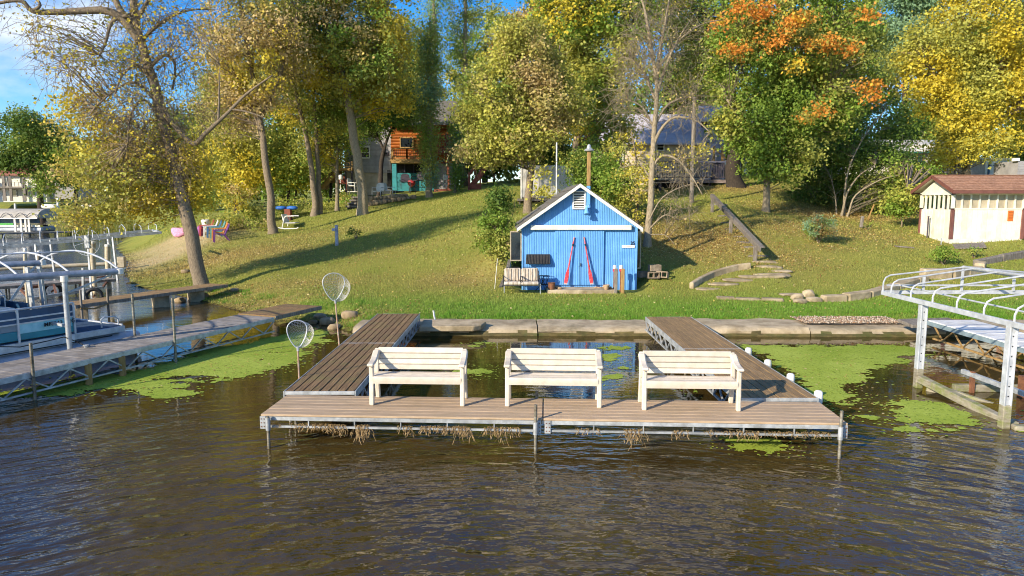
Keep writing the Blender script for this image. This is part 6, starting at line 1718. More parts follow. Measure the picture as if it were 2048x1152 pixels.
tag(MB().bar(p + Vector((0, 0, -.1)), p + Vector((.28, 0, .72)), .05, .05).build('stake', M_wood_tan, None, loc=tuple(p)), 'leaning tan stake in front of the thicket', 'stake')
p = ony(1722, 446, 30.3); tag(MB().bar(p + Vector((0, 0, -.2)), p + Vector((.06, 0, .3)), .12, .12).build('stump', M_wood_grey, None, bevel=.02, loc=tuple(p)), 'small cut stump beside the leaning tan stake', 'stump')

# far house on the left shore
YF = 150
h7 = thing('far_house', 'pale two-storey house with balcony across the water', 'house', ony(70, 402, YF))
part(h7, 'front_wall', M_cream, -60, 90, 348, 404, YF, 10)
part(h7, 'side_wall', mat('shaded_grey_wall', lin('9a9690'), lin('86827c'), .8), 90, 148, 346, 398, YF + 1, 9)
MB().prism([tuple(ony(-70, 351, YF - 1)), tuple(ony(95, 351, YF - 1)), tuple(ony(120, 327, YF + 6)), tuple(ony(-70, 327, YF + 6))], (0, .1, .5)).build('roof', M_redwood, h7)
MB().prism([tuple(ony(88, 349, YF)), tuple(ony(152, 349, YF)), tuple(ony(140, 332, YF + 6)), tuple(ony(100, 332, YF + 6))], (0, .1, .5)).build('roof_wing', M_redwood, h7)
part(h7, 'balcony_floor', M_wood_grey, -60, 46, 374, 376.5, YF - 2.5, 2.5)
railing(h7, ony(-60, 374, YF - 2.4), ony(46, 374, YF - 2.4), 1.0, M_wood_grey, .8, .15, .08)
for px in (-40, 7, 20, 47): part(h7, 'balcony_post', M_wood_grey, px, px + 1.2, 352, 402, YF - 2.4, .2)
for r_ in ((24, 33, 380, 392), (51, 57, 380, 392), (40, 48, 356, 366), (8, 14, 356, 372), (62, 68, 380, 392)): window(h7, r_[0], r_[1], r_[2], r_[3], YF - .1, M_white, False)
window(h7, 101, 105, 382, 390, YF + .9, M_white, False)
part(h7, 'door', M_white, -8, 4, 380, 401, YF - .08, .08)
# ------------------------------------------------------------------ bare canopy lift on the right
def bow_mesh(mb, p0, pk, p1, rise, r=.018, corner=.12):
    """Canopy bow: up from p0, over the ridge pk, down to p1."""
    p0, pk, p1 = Vector(p0), Vector(pk), Vector(p1)
    a = p0 + Vector((0, 0, rise)); b_ = p1 + Vector((0, 0, rise))
    da, db = (pk - a).normalized(), (pk - b_).normalized()
    pts = [p0, a - Vector((0, 0, corner)), a - Vector((0, 0, corner * .3)) + da * corner * .3, a + da * corner, pk, b_ + db * corner, b_ - Vector((0, 0, corner * .3)) + db * corner * .3, b_ - Vector((0, 0, corner)), p1]
    mb.tube(pts, r, 6)
LX0, LX1, LYa, LYb, LZ = 6.80, 10.15, 12.75, 4.6, 1.46
RXm, RZ_ = 8.25, 1.93
rl = thing('canopy_frame', 'bare white aluminium canopy frame of the boat lift on the right', 'boat lift', (LX0, 11.6, 0))
MB().bar((LX0, LYb, LZ), (LX0, LYa, LZ), .05, .08).build('side_beam', M_alu, rl, bevel=.006)
MB().bar((LX1, LYb, LZ), (LX1, LYa, LZ), .05, .08).build('side_beam', M_alu, rl, bevel=.006)
MB().bar((LX0, LYa, LZ + .003), (LX1, LYa + .05, LZ + .003), .045, .07).build('end_beam', M_alu, rl, bevel=.006)
MB().bar((LX0 + .05, LYa - .05, LZ + .14), (LX1, LYa - .05, LZ + .14), .03, .03).build('end_rail', M_alu, rl)
MB().tube([(RXm, LYb, RZ_), (RXm, LYa, RZ_)], .028, 8).build('ridge_tube', M_alu, rl, smooth=True)
MB().tube([(RXm + .08, LYb, RZ_ - .04), (RXm + .08, LYa, RZ_ - .04)], .02, 8).build('ridge_tube', M_alu, rl, smooth=True)
for y in [LYa - .02, LYa - .30] + [LYa - .30 - .62 * k for k in range(1, 13)]:
    mb = MB(); bow_mesh(mb, (LX0, y, LZ + .03), (RXm, y, RZ_), (LX1, y, LZ + .03), .28 if y > LYa - .2 else .22, .015); mb.build('canopy_bow', M_alu, rl, smooth=True)
for x in (LX0 + .75, RXm, RXm + .95):
    MB().bar((x, LYa, LZ + .03), (x, LYa, LZ + (RZ_ - LZ) * (1 - abs(x - RXm) / 1.9) + .02), .035, .035, up=(1, 0, 0)).build('gable_strut', M_alu, rl)
MB().tube([(LX0 + .28, LYb, LZ + .14), (LX0 + .28, LYa, LZ + .14)], .014, 6).build('purlin', M_alu, rl, smooth=True)
M_mossy = mat('algae_post_foot', lin('a29a86'), lin('7d745e'), .8, 6, (1, 1, 4), dirt=lin('6f7a1c'), dscale=5, damt=.9)
def lift_post(x, y, zf=.32):
    p = MB()
    for dx in (-.045, .045): p.box((x + dx, y, (LZ + zf) / 2), (.022, .10, LZ - zf))
    p.box((x, y, (LZ + zf) / 2), (.07, .07, LZ - zf - .002))
    o = p.build('post', M_alu, rl, bevel=.003)
    hb = MB()
    for k in range(7): hb.box((x + .0, y - .0505, .45 + k * .14), (.02, .006, .02))
    hb = hb
    for k in range(7): MB().box((x, y - .0355, .45 + k * .14), (.018, .004, .018)).build('pin_hole', M_black, o)
    MB().box((x, y, (zf - 1.0) / 2), (.115, .11, zf + 1.0)).build('post_foot', M_mossy, rl, bevel=.008)
lift_post(6.83, 9.42); lift_post(6.86, 11.55)
lift_post(LX1, 9.42); lift_post(LX1, 11.55)
# submerged cradle
MB().bar((6.86, 11.5, .16), (7.05, 9.5, -.02), .12, .12).build('cradle_beam', M_mossy, rl, bevel=.01)
MB().bar((6.9, 11.35, .05), (7.5, 10.6, -.1), .1, .2).build('cradle_skid', M_mossy, rl, bevel=.02)
p, q = onz(1880, 790, .02), onz(2060, 800, .02)
MB().bar((7.3, 11.3, .06), (10.1, 11.2, .06), .1, .12).build('cross_beam', M_mossy, rl, bevel=.01)
MB().bar(onz(1925, 742, .30), onz(2060, 792, .28), .06, .07).build('bunk_rail', M_galv, rl)
p = onz(1945, 755, .25); MB().box((p.x, p.y, .1), (.06, .06, .5)).build('bunk_post', M_rust, rl)
p = onz(2046, 770, .2); MB().box((p.x, p.y, .05), (.1, .1, .6)).build('bunk_post', M_rust, rl)
MB().bar((6.9, 9.35, .0), (8.6, 9.0, .0), .16, .12).build('front_beam', M_mossy, rl, bevel=.02)
# white panel dock on the far right
wd = thing('white_dock', 'white panelled dock with timber truss sides at the right edge', 'dock', (9.35, 15.6, 0))
npan = 11
for k in range(npan):
    y0 = 15.55 - k * .82
    MB().box((9.87, y0 - .41, .46), (1.02, .795, .035)).build('deck_panel', M_white_deck, wd, bevel=.006)
for x in (9.36, 10.38):
    MB().bar((x, 15.55, .41), (x, 6.6, .41), .03, .09).build('side_rail', mat('teal_grey_rail', lin('8fa0a6'), lin('74868c'), .6), wd)
    MB().bar((x, 15.3, .10), (x, 6.6, .10), .035, .035).build('lower_rail', M_wood_tan, wd)
    mb = MB(); xz_truss(mb, (x, 15.3, 0), (x, 6.8, 0), .11, .38, .33, .013); mb.build('truss_web', M_wood_tan, wd)
MB().box((9.6, 15.85, .36), (1.3, .5, .08), rz=.15, rx=.12).build('landing_plank', M_wood_grey, wd, bevel=.01)
p = onz(2046, 745, .2)
for y in (12.9, 9.5): MB().tube([(9.33, y, -1), (9.33, y, .4)], .03, 8).build('post', M_rust, wd, smooth=True)

# ------------------------------------------------------------------ pontoon boat
BD = Vector((.45, .893, 0)).normalized(); BS = Vector((-BD.y, BD.x, 0))
BO = onz(250, 652, .55); BO.z = 0
bg = lambda u, w, z: BO + BD * u + BS * w + Vector((0, 0, z))
bt = thing('pontoon_boat', 'teal and navy pontoon boat moored beside the long grey dock', 'boat', bg(-3, 1.2, 0))
M_hull = mat('pontoon_aluminium', lin('c9ccd4'), lin('aab0ba'), .4, 3, (1, 1, 1), metal=.15, dirt=lin('7d7f86'), dscale=2, damt=.5)
M_navy = mat('navy_panel', lin('1e4a6e'), lin('173a58'), .4, 2)
M_tealp = mat('teal_panel', lin('2f9aa8'), lin('1f7f90'), .4, 1.2)
M_grey_panel = mat('grey_panel', lin('7e8a92'), lin('6a767e'), .45, 2)
M_carpet = mat('blue_carpet', lin('2a4a66'), lin('1f3a54'), .95, 20)
BL = 6.6
for w in (.26, 2.14):
    pts, rs = [], []
    for k in range(9):
        u = .46 - k * .16
        rr = .31 * math.sin(min(1, (k + .8) / 6.0) * math.pi / 2)
        pts.append(bg(u, w, .13 + (.31 - rr) * .7)); rs.append(max(rr, .03))
    pts.append(bg(-BL, w, .13)); rs.append(.31)
    MB().tube(pts, rs, 16).build('pontoon_tube', M_hull, bt, smooth=True)
    MB().bar(bg(.1, w, .38), bg(-BL, w, .38), .12, .1).build('riser', M_hull, bt)
def bslab(name, u0, u1, w0, w1, z0, z1, m, bev=.006):
    return MB().add([bg(u0, w0, z0), bg(u1, w0, z0), bg(u1, w1, z0), bg(u0, w1, z0), bg(u0, w0, z1), bg(u1, w0, z1), bg(u1, w1, z1), bg(u0, w1, z1)], BOXF).build(name, m, bt, bevel=bev)
bslab('deck', -BL, 0, 0, 2.4, .44, .56, M_alu)
bslab('carpet', -BL + .05, -.06, .05, 2.35, .562, .572, M_carpet, 0)
bslab('side_skirt', -BL, -1.05, -.012, 0.0, .38, .56, M_alu, 0)
FB, FT = .60, 1.17
def fence(u0, u1, w, s):
    bslab('lower_panel', u0, u1, w, w + .02, FB, FB + .17, M_tealp)
    bslab('middle_panel', u0, u1, w, w + .02, FB + .172, FB + .30, M_grey_panel)
    bslab('upper_panel', u0, u1, w, w + .02, FB + .302, FT - .03, M_navy)
    for z in (FB + .305, FB + .40):
        MB().bar(bg(u0, w - .012 * s, z), bg(u1, w - .012 * s, z), .022, .026).build('fence_stripe', M_alu, bt)
    for u in (u0, (u0 + u1) / 2, u1):
        MB().bar(bg(u, w - .012 * s, FB - .04), bg(u, w - .012 * s, FT), .035, .035, up=BD).build('fence_post', M_alu, bt)
    MB().tube([bg(u0, w, FT), bg(u1, w, FT)], .02, 8).build('fence_rail', M_alu, bt, smooth=True)
fence(-3.05, -1.02, .03, 1); fence(-BL + .1, -3.75, .03, 1); fence(-BL + .1, -1.02, 2.35, -1)
bslab('front_panel', -1.04, -1.02, .08, .75, FB, FT - .25, M_navy); bslab('front_panel', -1.04, -1.02, 1.5, 2.3, FB, FT - .1, M_navy)
def u_at(px, z=.8):
    return min((k * .01 - 3.2 for k in range(320)), key=lambda u: abs(1024 + F * bg(u, 0, z).x / (bg(u, 0, z).y * CP + (CAM_H - z) * SP) - px))
text_mesh('registration', 'MN943', .105, bg(u_at(107), .003, FB + .22), M_black, bt, .003, (math.pi / 2, 0, math.atan2(BD.y, BD.x)), True, 1.1)
text_mesh('registration', 'MG', .105, bg(u_at(143), .003, FB + .22), M_black, bt, .003, (math.pi / 2, 0, math.atan2(BD.y, BD.x)), True, 1.1)
bslab('number_stripe', -2.05, -1.06, .022, .026, FB + .12, FB + .31, mat('cyan_stripe', lin('a8dce4'), lin('7cc6d2'), .4), 0)
# seats
bslab('seat_base', -3.0, -1.15, .12, .65, .572, .86, M_grey_panel, .02)
bslab('seat_cushion', -3.0, -1.15, .12, .70, .865, .97, M_white, .03)
bslab('seat_base', -3.4, -1.15, 1.75, 2.28, .572, .86, M_grey_panel, .02)
bslab('seat_cushion', -3.4, -1.15, 1.70, 2.28, .865, .97, M_white, .03)
bslab('seat_back', -3.4, -1.2, 2.12, 2.30, .975, 1.30, M_white, .05)
MB().tube([bg(-1.75, 1.9, 1.3), bg(-1.45, 1.9, 1.3)], .13, 14).build('rolled_cushion', M_white, bt, smooth=True)
MB().tube([bg(-2.15, 1.95, 1.28), bg(-1.85, 1.95, 1.28)], .14, 14).build('rolled_cushion', M_white, bt, smooth=True)
bslab('console', -4.2, -3.6, .2, .9, .572, 1.25, M_grey_panel, .05)
for u0, u1, w in ((-2.6, -1.6, 2.36), (-1.55, -1.05, 2.36)):
    MB().tube([bg(u0, w, FT), bg(u0 + .06, w, FT + .22), bg(u0 + .18, w, FT + .27), bg(u1 - .12, w, FT + .22), bg(u1, w, FT + .03)], .02, 8).build('grab_rail', M_alu, bt, smooth=True)
for w in (.12, 1.98):
    MB().tube([bg(-.42, w, .57), bg(-.42, w, .74), bg(-.35, w, .78), bg(-.12, w, .76), bg(-.06, w, .70), bg(-.06, w, .57)], .016, 8).build('bow_rail', M_alu, bt, smooth=True)
bslab('ramp_edge', -.06, -.02, .02, 2.38, .562, .60, M_alu)
MB().bar(bg(-.3, -.014, .40), bg(-BL, -.014, .40), .02, .02).build('rub_rail', M_black, bt)
# mooring rope
p0 = DA + dd * 1.0; lp = onz(128, 700, .45)
rp_ = thing('mooring_rope', 'dark mooring rope sagging from the lift post to the grey dock', 'rope', lp)
e1 = onz(172, 693, .47)
MB().tube([ony(-10, 693, 11.6), ony(40, 694, 11.9), ony(95, 682, 12.3), ony(128, 674, 12.55), ony(150, 682, 12.9), Vector((e1.x, e1.y, .48))], .010, 6).build('line', M_black, rp_, smooth=True)
MB().lathe((e1.x, e1.y, .455), [(.03, 0), (.03, .02), (.05, .03), (.05, .045), (.01, .05)], 8).build('cleat', M_galv, rp_)

# ------------------------------------------------------------------ curved canopy frame over the boat
NZ = 1.79
n0, n1 = onz(-60, 560, NZ), onz(239, 542.5, NZ)
nd = (n1 - n0).normalized(); nperp = Vector((-2.75, 1.9, 0))
n0 = n1 - nd * 6.0
cf = thing('canopy_frame', 'blue-grey curved canopy frame over the teal pontoon boat', 'boat lift', (n1.x, n1.y, 0))
for off in (Vector((0, 0, 0)), nperp):
    MB().tube([n0 + off, n1 + off], .062, 12).build('side_beam', M_steel_blue, cf, smooth=True)
    MB().lathe(n1 + off - Vector((0, 0, .05)), [(.07, 0), (.07, .1), (.01, .11)], 10).build('beam_cap', M_white, cf, smooth=True)
for k in range(7):
    a = n1 - nd * (.06 + k * .78 if k else 0.02); b_ = a + nperp
    if k == 0: a2, b2 = a, b_
    pts = [a.lerp(b_, i / 10) + Vector((0, 0, +.05 + .28 * math.sin(math.pi * i / 10) ** .8)) for i in range(11)]
    MB().tube(pts, .019, 8).build('canopy_bow', M_alu, cf, smooth=True)
MB().tube([n0 + nperp * .5 + Vector((0, 0, .32)), n1 + nperp * .5 + Vector((0, 0, .32))], .018, 6).build('ridge_tube', M_alu, cf, smooth=True)
q = onz(128, 549.8, NZ)
for u in (0, -3.0):
    for off in (Vector((0, 0, 0)), nperp):
        b_ = q + nd * u + off
        MB().tube([(b_.x, b_.y, -1.0), (b_.x, b_.y, NZ - .05)], .046, 12).build('post', M_galv, cf, smooth=True)
        MB().lathe((b_.x, b_.y, NZ - .12), [(.065, 0), (.065, .10)], 10).build('collar', M_white, cf, smooth=True)
MB().bar(q + Vector((0, 0, -.95)), q + nperp + Vector((0, 0, -.95)) + nd * .0, .05, .05).build('cross_brace', M_galv, cf)
MB().bar(n1 + nperp + Vector((0, 0, -.02)) - nd * .1, q + nperp + Vector((0, 0, -1.2)), .04, .04).build('diagonal_brace', M_galv, cf)
MB().bar(n1 + Vector((0, 0, -.06)) - nd * .15, q + Vector((0, 0, -.35)), .03, .03).build('diagonal_brace', M_galv, cf)
for u in (-.1, -.32):
    b_ = n1 + nd * u + nperp * .9
    MB().bar((b_.x, b_.y, .1), (b_.x - .1, b_.y, NZ - .06), .07, .07).build('rear_leg', M_galv, cf)

# ------------------------------------------------------------------ second frame, farther left
GZ_ = 1.9
g0, g1 = ony(-60, 501, 25.5), ony(322, 465, 29)
gd = (g1 - g0).normalized(); gp = Vector((-gd.y, gd.x, 0)).normalized() * 2.7
c2 = thing('canopy_frame', 'long white gabled canopy frame reaching onto the sandy shore', 'boat lift', (g1.x, g1.y, 0))
for off in (Vector((0, 0, 0)), gp):
    MB().bar(g0 + off, g1 + off, .06, .11).build('side_beam', M_galv, c2)
MB().bar(g1, g1 + gp, .06, .08).build('end_beam', M_alu, c2)
Lg = (g1 - g0).length
for k in range(11):
    a = g0 + gd * (Lg * (k + .75) / 11); b_ = a + gp
    mb = MB(); bow_mesh(mb, a, a.lerp(b_, .5) + Vector((0, 0, .42)), b_, .30, .016, .1); mb.build('canopy_bow', M_alu, c2, smooth=True)
for px, off in ((216, 0), (60, 0), (216, 1), (90, 1)):
    b_ = g0.lerp(g1, (px + 60) / 382) + gp * off
    MB().bar((b_.x + .12, b_.y, -.8 if lake_sd(np.array([b_.x]), np.array([b_.y]))[0] < 0 else ground(b_.x, b_.y) - .1), tuple(b_), .06, .09).build('post', M_alu, c2)
# lift winch wheel, pilings
def piling(label, px, ytop, ybot, Y, r_, m_):
    a, b_ = ony(px, ybot, Y), ony(px, ytop, Y)
    t = thing('piling', label, 'piling', (a.x, a.y, 0), 'pilings off the sandy shore')
    MB().tube([(a.x, Y, -1.0), (a.x, Y, a.z), (b_.x, Y, b_.z)], [r_ * .6, r_, r_], 12).build('shaft', m_, t, smooth=True)
    MB().lathe((b_.x, Y, b_.z), [(r_ * 1.04, -.05), (r_ * 1.04, .02), (.01, .03)], 12).build('cap', M_white, t, smooth=True)
M_sleeve = mat('cream_sleeve', lin('cdbfa3'), lin('b09f80'), .6, 5, (1, 1, 3), dirt=lin('7d6e54'), dscale=4, damt=.5)
piling('cream-sleeved piling beside the winch wheel', 185, 484, 516, 24, .09, M_sleeve)
piling('pale sleeved piling at the edge of the sandy shore', 215, 490, 520, 25, .09, M_sleeve)
piling('white piling in open water left of the winch wheel', 208 - 158, 498, 540, 20, .045, M_sleeve)
piling('thin grey piling between two boat lift frames', 78, 503, 545, 20.5, .045, M_wood_grey)
ww = thing('winch_wheel', 'large thin winch wheel ring hanging below the gabled frame', 'winch wheel', ony(172, 492, 23.4))
c = ony(173, 484, 23.4)
MB().tube([c + Vector((.45 * math.cos(k * 6.28318 / 28), 0, .45 * math.sin(k * 6.28318 / 28))) for k in range(29)], .008, 6).build('rim', M_galv, ww, smooth=True)
for k in range(3):
    a = k * 1.047 + .3
    MB().tube([c + Vector((-.45 * math.cos(a), 0, -.45 * math.sin(a))), c + Vector((.45 * math.cos(a), 0, .45 * math.sin(a)))], .006, 5).build('spoke', M_galv, ww)
MB().box(c + Vector((-.02, .1, 0)), (.18, .12, .45)).build('winch_box', M_galv, ww, bevel=.02)
MB().bar(c + Vector((-.02, .1, -1.9)), c + Vector((-.02, .1, -.2)), .05, .05).build('winch_post', M_alu, ww)
# low timber boom and lift parts by the bank
bo = thing('timber_boom', 'low timber boom with a square end block on the sandy edge', 'timber', onz(235, 525, .3))
a, b_ = onz(-20, 538, .25), onz(236, 527, .3)
MB().tube([a, b_], .09, 10).build('log', M_sleeve, bo, smooth=True)
MB().box(b_ + Vector((.12, .1, .06)), (.3, .3, .5), rz=.2).build('end_block', M_sleeve, bo, bevel=.02)
lf = thing('lift_cradle', 'rusting boat lift cradle with wheels beside the weedy bank', 'boat lift', onz(130, 580, .1))
a, b_, c_, d_ = onz(40, 578, .35), onz(222, 552, .35), onz(60, 598, .3), onz(205, 575, .3)
MB().bar(a, b_, .08, .08).build('rail', M_rust, lf); MB().bar(c_, d_, .08, .08).build('rail', M_galv, lf)
for k in range(4): MB().bar(a.lerp(b_, k / 3), c_.lerp(d_, k / 3), .06, .06).build('cross_bar', M_rust, lf)
for px, py, r_ in ((188, 592, .22), (105, 582, .25)):
    p = onz(px, py, .12)
    wh = MB().tube([p + Vector((r_ * math.cos(k * 6.28318 / 18) * .9, r_ * math.cos(k * 6.28318 / 18) * .4, r_ * math.sin(k * 6.28318 / 18))) for k in range(19)], .06, 8).build('wheel', M_black, lf, smooth=True)
    MB().tube([p + Vector((-.1, .2, 0)), p + Vector((.1, -.2, 0))], .03, 8).build('axle', M_rust, wh)
for px, Y, zt in ((125, 20.5, 1.0), (160, 21.5, 1.1)):
    p = ony(px, 545, Y); MB().bar((p.x, p.y, -.6), (p.x + .1, p.y, zt), .06, .06).build('upright', M_galv, lf)
MB().bar(onz(60, 560, .9), onz(200, 548, .9), .05, .05).build('guide_rail', M_galv, lf)
# far canopy boat
YP = 72
fb = thing('covered_boat', 'green and silver pontoon boat under a grey canvas canopy across the cove', 'boat', ony(20, 466, YP))
fpp = lambda px, py, dy=0: ony(px, py, YP + dy)
M_canvas = mat('grey_canvas', lin('b9b2a6'), lin('9e978b'), .8, 1.5)
a, b_ = fpp(-60, 436), fpp(96, 436)
n = 10
prof = [(1.6 - 1.6 * math.cos(math.pi * k / n), .95 * math.sin(math.pi * k / n)) for k in range(n + 1)]
vs_, fs_ = [], []
for x in (a.x, b_.x): vs_ += [(x, YP - 1.6 + y, a.z + z) for y, z in prof]
vs_ += [(b_.x + .9, YP + .2, a.z)]
m_ = n + 1
fs_ = [(k, m_ + k, m_ + k + 1, k + 1) for k in range(n)] + [(m_ + k, 2 * m_, m_ + k + 1) for k in range(n)]
MB().add(vs_, fs_).build('canopy', M_canvas, fb, smooth=True)
for px in (-20, 8, 36, 64, 86):
    c = fpp(px, 436)
    MB().tube([(c.x + (k / 8 - .5) * 1.3, YP - 1.66, c.z + .55 * math.sin(math.pi * k / 8)) for k in range(9)], .03, 5).build('canopy_bow', M_darkwood, fb)
MB().bar(a + Vector((0, -1.65, 0)), b_ + Vector((0, -1.65, 0)), .08, .1).build('canopy_beam', M_alu, fb)
for px in (29, 41, 50, 57, -20): part(fb, 'post', M_white, px, px + 1.4, 436, 464, YP - 1.6, .1)
part(fb, 'hull_tube', M_hull, -60, 84, 453, 464, YP - 1.2, 2.2, .15)
part(fb, 'green_panel', mat('green_panel', lin('4fae4a'), lin('3c953a'), .4), -60, 26, 446, 452, YP - 1.25, .1)
part(fb, 'white_panel', M_white, -60, 80, 450.5, 453.5, YP - 1.3, .1)
part(fb, 'navy_panel', M_navy, -60, 78, 437, 446, YP - 1.0, .1)
part(fb, 'outboard_motor', M_black, 84, 93, 450, 466, YP - .2, .5, .1)
fd2 = thing('far_dock', 'low grey dock in front of the covered boat across the cove', 'dock', onz(20, 470, .3))
a, b_ = onz(-60, 469, .35), onz(150, 463.5, .35)
for k in range(24):
    q0, q1 = a.lerp(b_, k / 24), a.lerp(b_, (k + .94) / 24)
    MB().bar(q0, q1, 1.0, .12).build('deck_board', M_grey_deck, fd2)
for k in (2, 8, 14, 20): q0 = a.lerp(b_, k / 24); MB().box((q0.x, q0.y - .5, 0), (.15, .15, .8)).build('post', M_wood_grey, fd2)
for px, py0, py1, lab in ((115, 394, 409, 'white marker post on the far bank'), (30, 407, 418, 'short cream post on the far bank behind the canvas canopy'), (209, 433, 450, 'weathered post among the reeds')):
    p = ony(px, py1, 112 if px < 200 else 55)
    q = ony(px, py0, p.y)
    tag(MB().bar((p.x, p.y, p.z - .6), q, .22 if px < 200 else .1, .22 if px < 200 else .1).build('marker_post', M_white if px < 200 else M_wood_grey, None, loc=tuple(p)), lab, 'post')
p = ony(100, 413, 112); tag(MB().rock((p.x, p.y, p.z), (3.2, 1.2, .9), 4).build('upturned_boat', M_white, None, smooth='all', loc=tuple(p)), 'white upturned dinghy on the far bank beside the oak', 'dinghy')
for px, w, lab in ((178, 34, 'white pontoon float among the far reeds'), (215, 40, 'second white float on the far bank')):
    p = ony(px, 412, 100); tag(MB().box((p.x, p.y, p.z), (w * .05, 1.0, .35)).build('float', M_white, None, bevel=.1, loc=tuple(p)), lab, 'float')
# ------------------------------------------------------------------ stairs, handrail and retaining walls on the right
hs = thing('hillside_steps', 'stone and timber steps climbing the right slope', 'steps', gpix(1545, 548, 22.2))
steps_px = [(1545, 549, 1.5), (1537, 534, 1.2), (1531, 524, 1.1), (1520, 513, 1.05), (1503, 495, 1.0), (1494, 485, 1.0), (1485, 474, 1.0), (1470, 458, 1.0), (1462, 446, 1.0), (1453, 432, 1.0), (1446, 420, 1.0), (1438, 409, 1.0)]
for i, (px, py, w) in enumerate(steps_px):
    p = gpix(px, py, 22 + i * .9)
    MB().rock((p.x, p.y + .1, p.z - .035), (w * .95, .40, .18), i + 30, 3).build('step_stone', M_concrete if i < 3 else M_wood_grey, hs, smooth='all')
fl_ = thing('flagstone_path', 'curved flagstone landing at the foot of the hillside steps', 'path', gpix(1450, 562, 22))
for i, (px, py, w, d_) in enumerate(((1415, 577, .8, .5), (1445, 567, 1.0, .55), (1475, 558, 1.0, .6), (1515, 552, 1.3, .4), (1545, 551, .9, .4), (1560, 541, .8, .4))):
    p = gpix(px, py, 22); MB().rock((p.x, p.y, p.z - .025), (w * 1.1, d_ * 1.2, .12), i + 50, 3).build('flagstone', M_concrete, fl_, smooth='all')
cb = thing('curved_kerb', 'curved concrete kerb edging the flagstone landing', 'kerb', gpix(1385, 576, 21.8))
kp = [gpix(a, b_, 22) for a, b_ in ((1383, 577), (1400, 566), (1425, 554), (1450, 546), (1475, 540), (1500, 537))]
for k in range(len(kp) - 1):
    MB().bar(kp[k] + Vector((0, 0, .05)), kp[k + 1] + Vector((0, 0, .05)), .14, .28, ext=.02).build('kerb_segment', M_concrete, cb, bevel=.025)
hr = thing('handrail', 'grey timber handrail running down beside the hillside steps', 'handrail', gpix(1510, 521, 23.5))
rail_pts = []
for px, pt, pb2, Y in ((1510, 492, 522, 23.5), (1461, 440, 468, 27), (1424, 398, 425, 31)):
    p = gpix(px, pb2, Y); top = ony(px, pt, p.y)
    MB().box((p.x, p.y, (p.z - .15 + top.z) / 2), (.12, .10, top.z - p.z + .15)).build('post', M_wood_grey, hr, bevel=.01)
    rail_pts.append(top + Vector((.07, 0, -.02)))
e0 = rail_pts[0] + (rail_pts[0] - rail_pts[1]).normalized() * .45
e1 = rail_pts[2] + (rail_pts[2] - rail_pts[1]).normalized() * .8
MB().bar(e0, e1, .05, .16).build('rail_board', M_wood_grey, hr, bevel=.008)
MB().bar(e0 + Vector((.07, 0, .085)), e1 + Vector((.07, 0, .085)), .16, .035).build('cap_board', M_wood_grey, hr, bevel=.008)
# broken low wall
def wall_run(name, label, pts, h, w, m, seg, seed=0):
    t = thing(name, label, 'retaining wall', pts[0])
    for k in range(len(pts) - 1):
        a, b_ = pts[k], pts[k + 1]
        n = max(1, round((b_ - a).length / seg))
        for j in range(n):
            p, q = a.lerp(b_, j / n), a.lerp(b_, (j + 1) / n)
            d_ = (q - p) * .012
            hh = h * random.uniform(.85, 1.12)
            p2, q2 = p + d_, q - d_
            MB().bar((p2.x, p2.y, p2.z + hh / 2 - .12), (q2.x, q2.y, q2.z + hh / 2 - .12), w, hh + .1).build('wall_block', m, t, bevel=.03)
    return t
wall_run('broken_wall', 'low broken concrete wall along the lower right lawn', [gpix(a, b_, 20.5) for a, b_ in ((1432, 597), (1470, 598), (1522, 600), (1568, 602))], .13, .30, M_concrete, .7)
wall_run('retaining_wall', 'long concrete retaining wall curving behind the white canopy frame', [gpix(a, b_, 20.5) for a, b_ in ((1645, 602), (1690, 600), (1735, 594), (1790, 578), (1830, 566), (1850, 562))], .24, .30, M_concrete, 1.2)
wall_run('retaining_wall', 'upper concrete retaining wall stepping up to the timber edging', [gpix(a, b_, 21.5) for a, b_ in ((1842, 556), (1900, 556), (1958, 545), (1962, 540))], .34, .30, M_concrete, 1.0)
wall_run('timber_edging', 'weathered timber edging at the far right of the lawn', [gpix(a, b_, 22.5) for a, b_ in ((1950, 532), (2000, 522), (2060, 512))], .3, .22, M_wood_grey, 1.4)
for i, (px, py, d_, lab) in enumerate(((1594, 600, (.42, .32, .26), 'pale broken concrete chunk between the two low walls'), (1616, 594, (.40, .3, .3), 'upright concrete chunk beside the long retaining wall'), (1600, 606, (.45, .3, .16), 'flat concrete chunk in the gap of the low wall'), (1628, 603, (.5, .34, .18), 'concrete rubble at the start of the long retaining wall'), (1585, 590, (.9, .5, .07), 'flat stone slab flush in the grass above the low wall'))):
    p = gpix(px, py, 20.5); tag(MB().rock((p.x, p.y, p.z + d_[2] * .3), d_, i + 70).build('concrete_chunk', M_concrete, None, loc=tuple(p)), lab, 'concrete chunk', 'broken concrete pieces')
# ------------------------------------------------------------------ left lawn
lp = thing('lawn_post', 'short grey post with a small box on the left lawn', 'post', gpix(674, 491, 30))
p = gpix(674, 491, 30); top = ony(674, 450, p.y)
MB().box((p.x, p.y, (p.z - .1 + top.z) / 2), (.12, .12, top.z - p.z + .1)).build('shaft', M_siding_blue, lp, bevel=.01)
MB().box((p.x - .1, p.y - .05, top.z - .2), (.16, .14, .12)).build('meter_box', M_siding_blue, lp, bevel=.015)
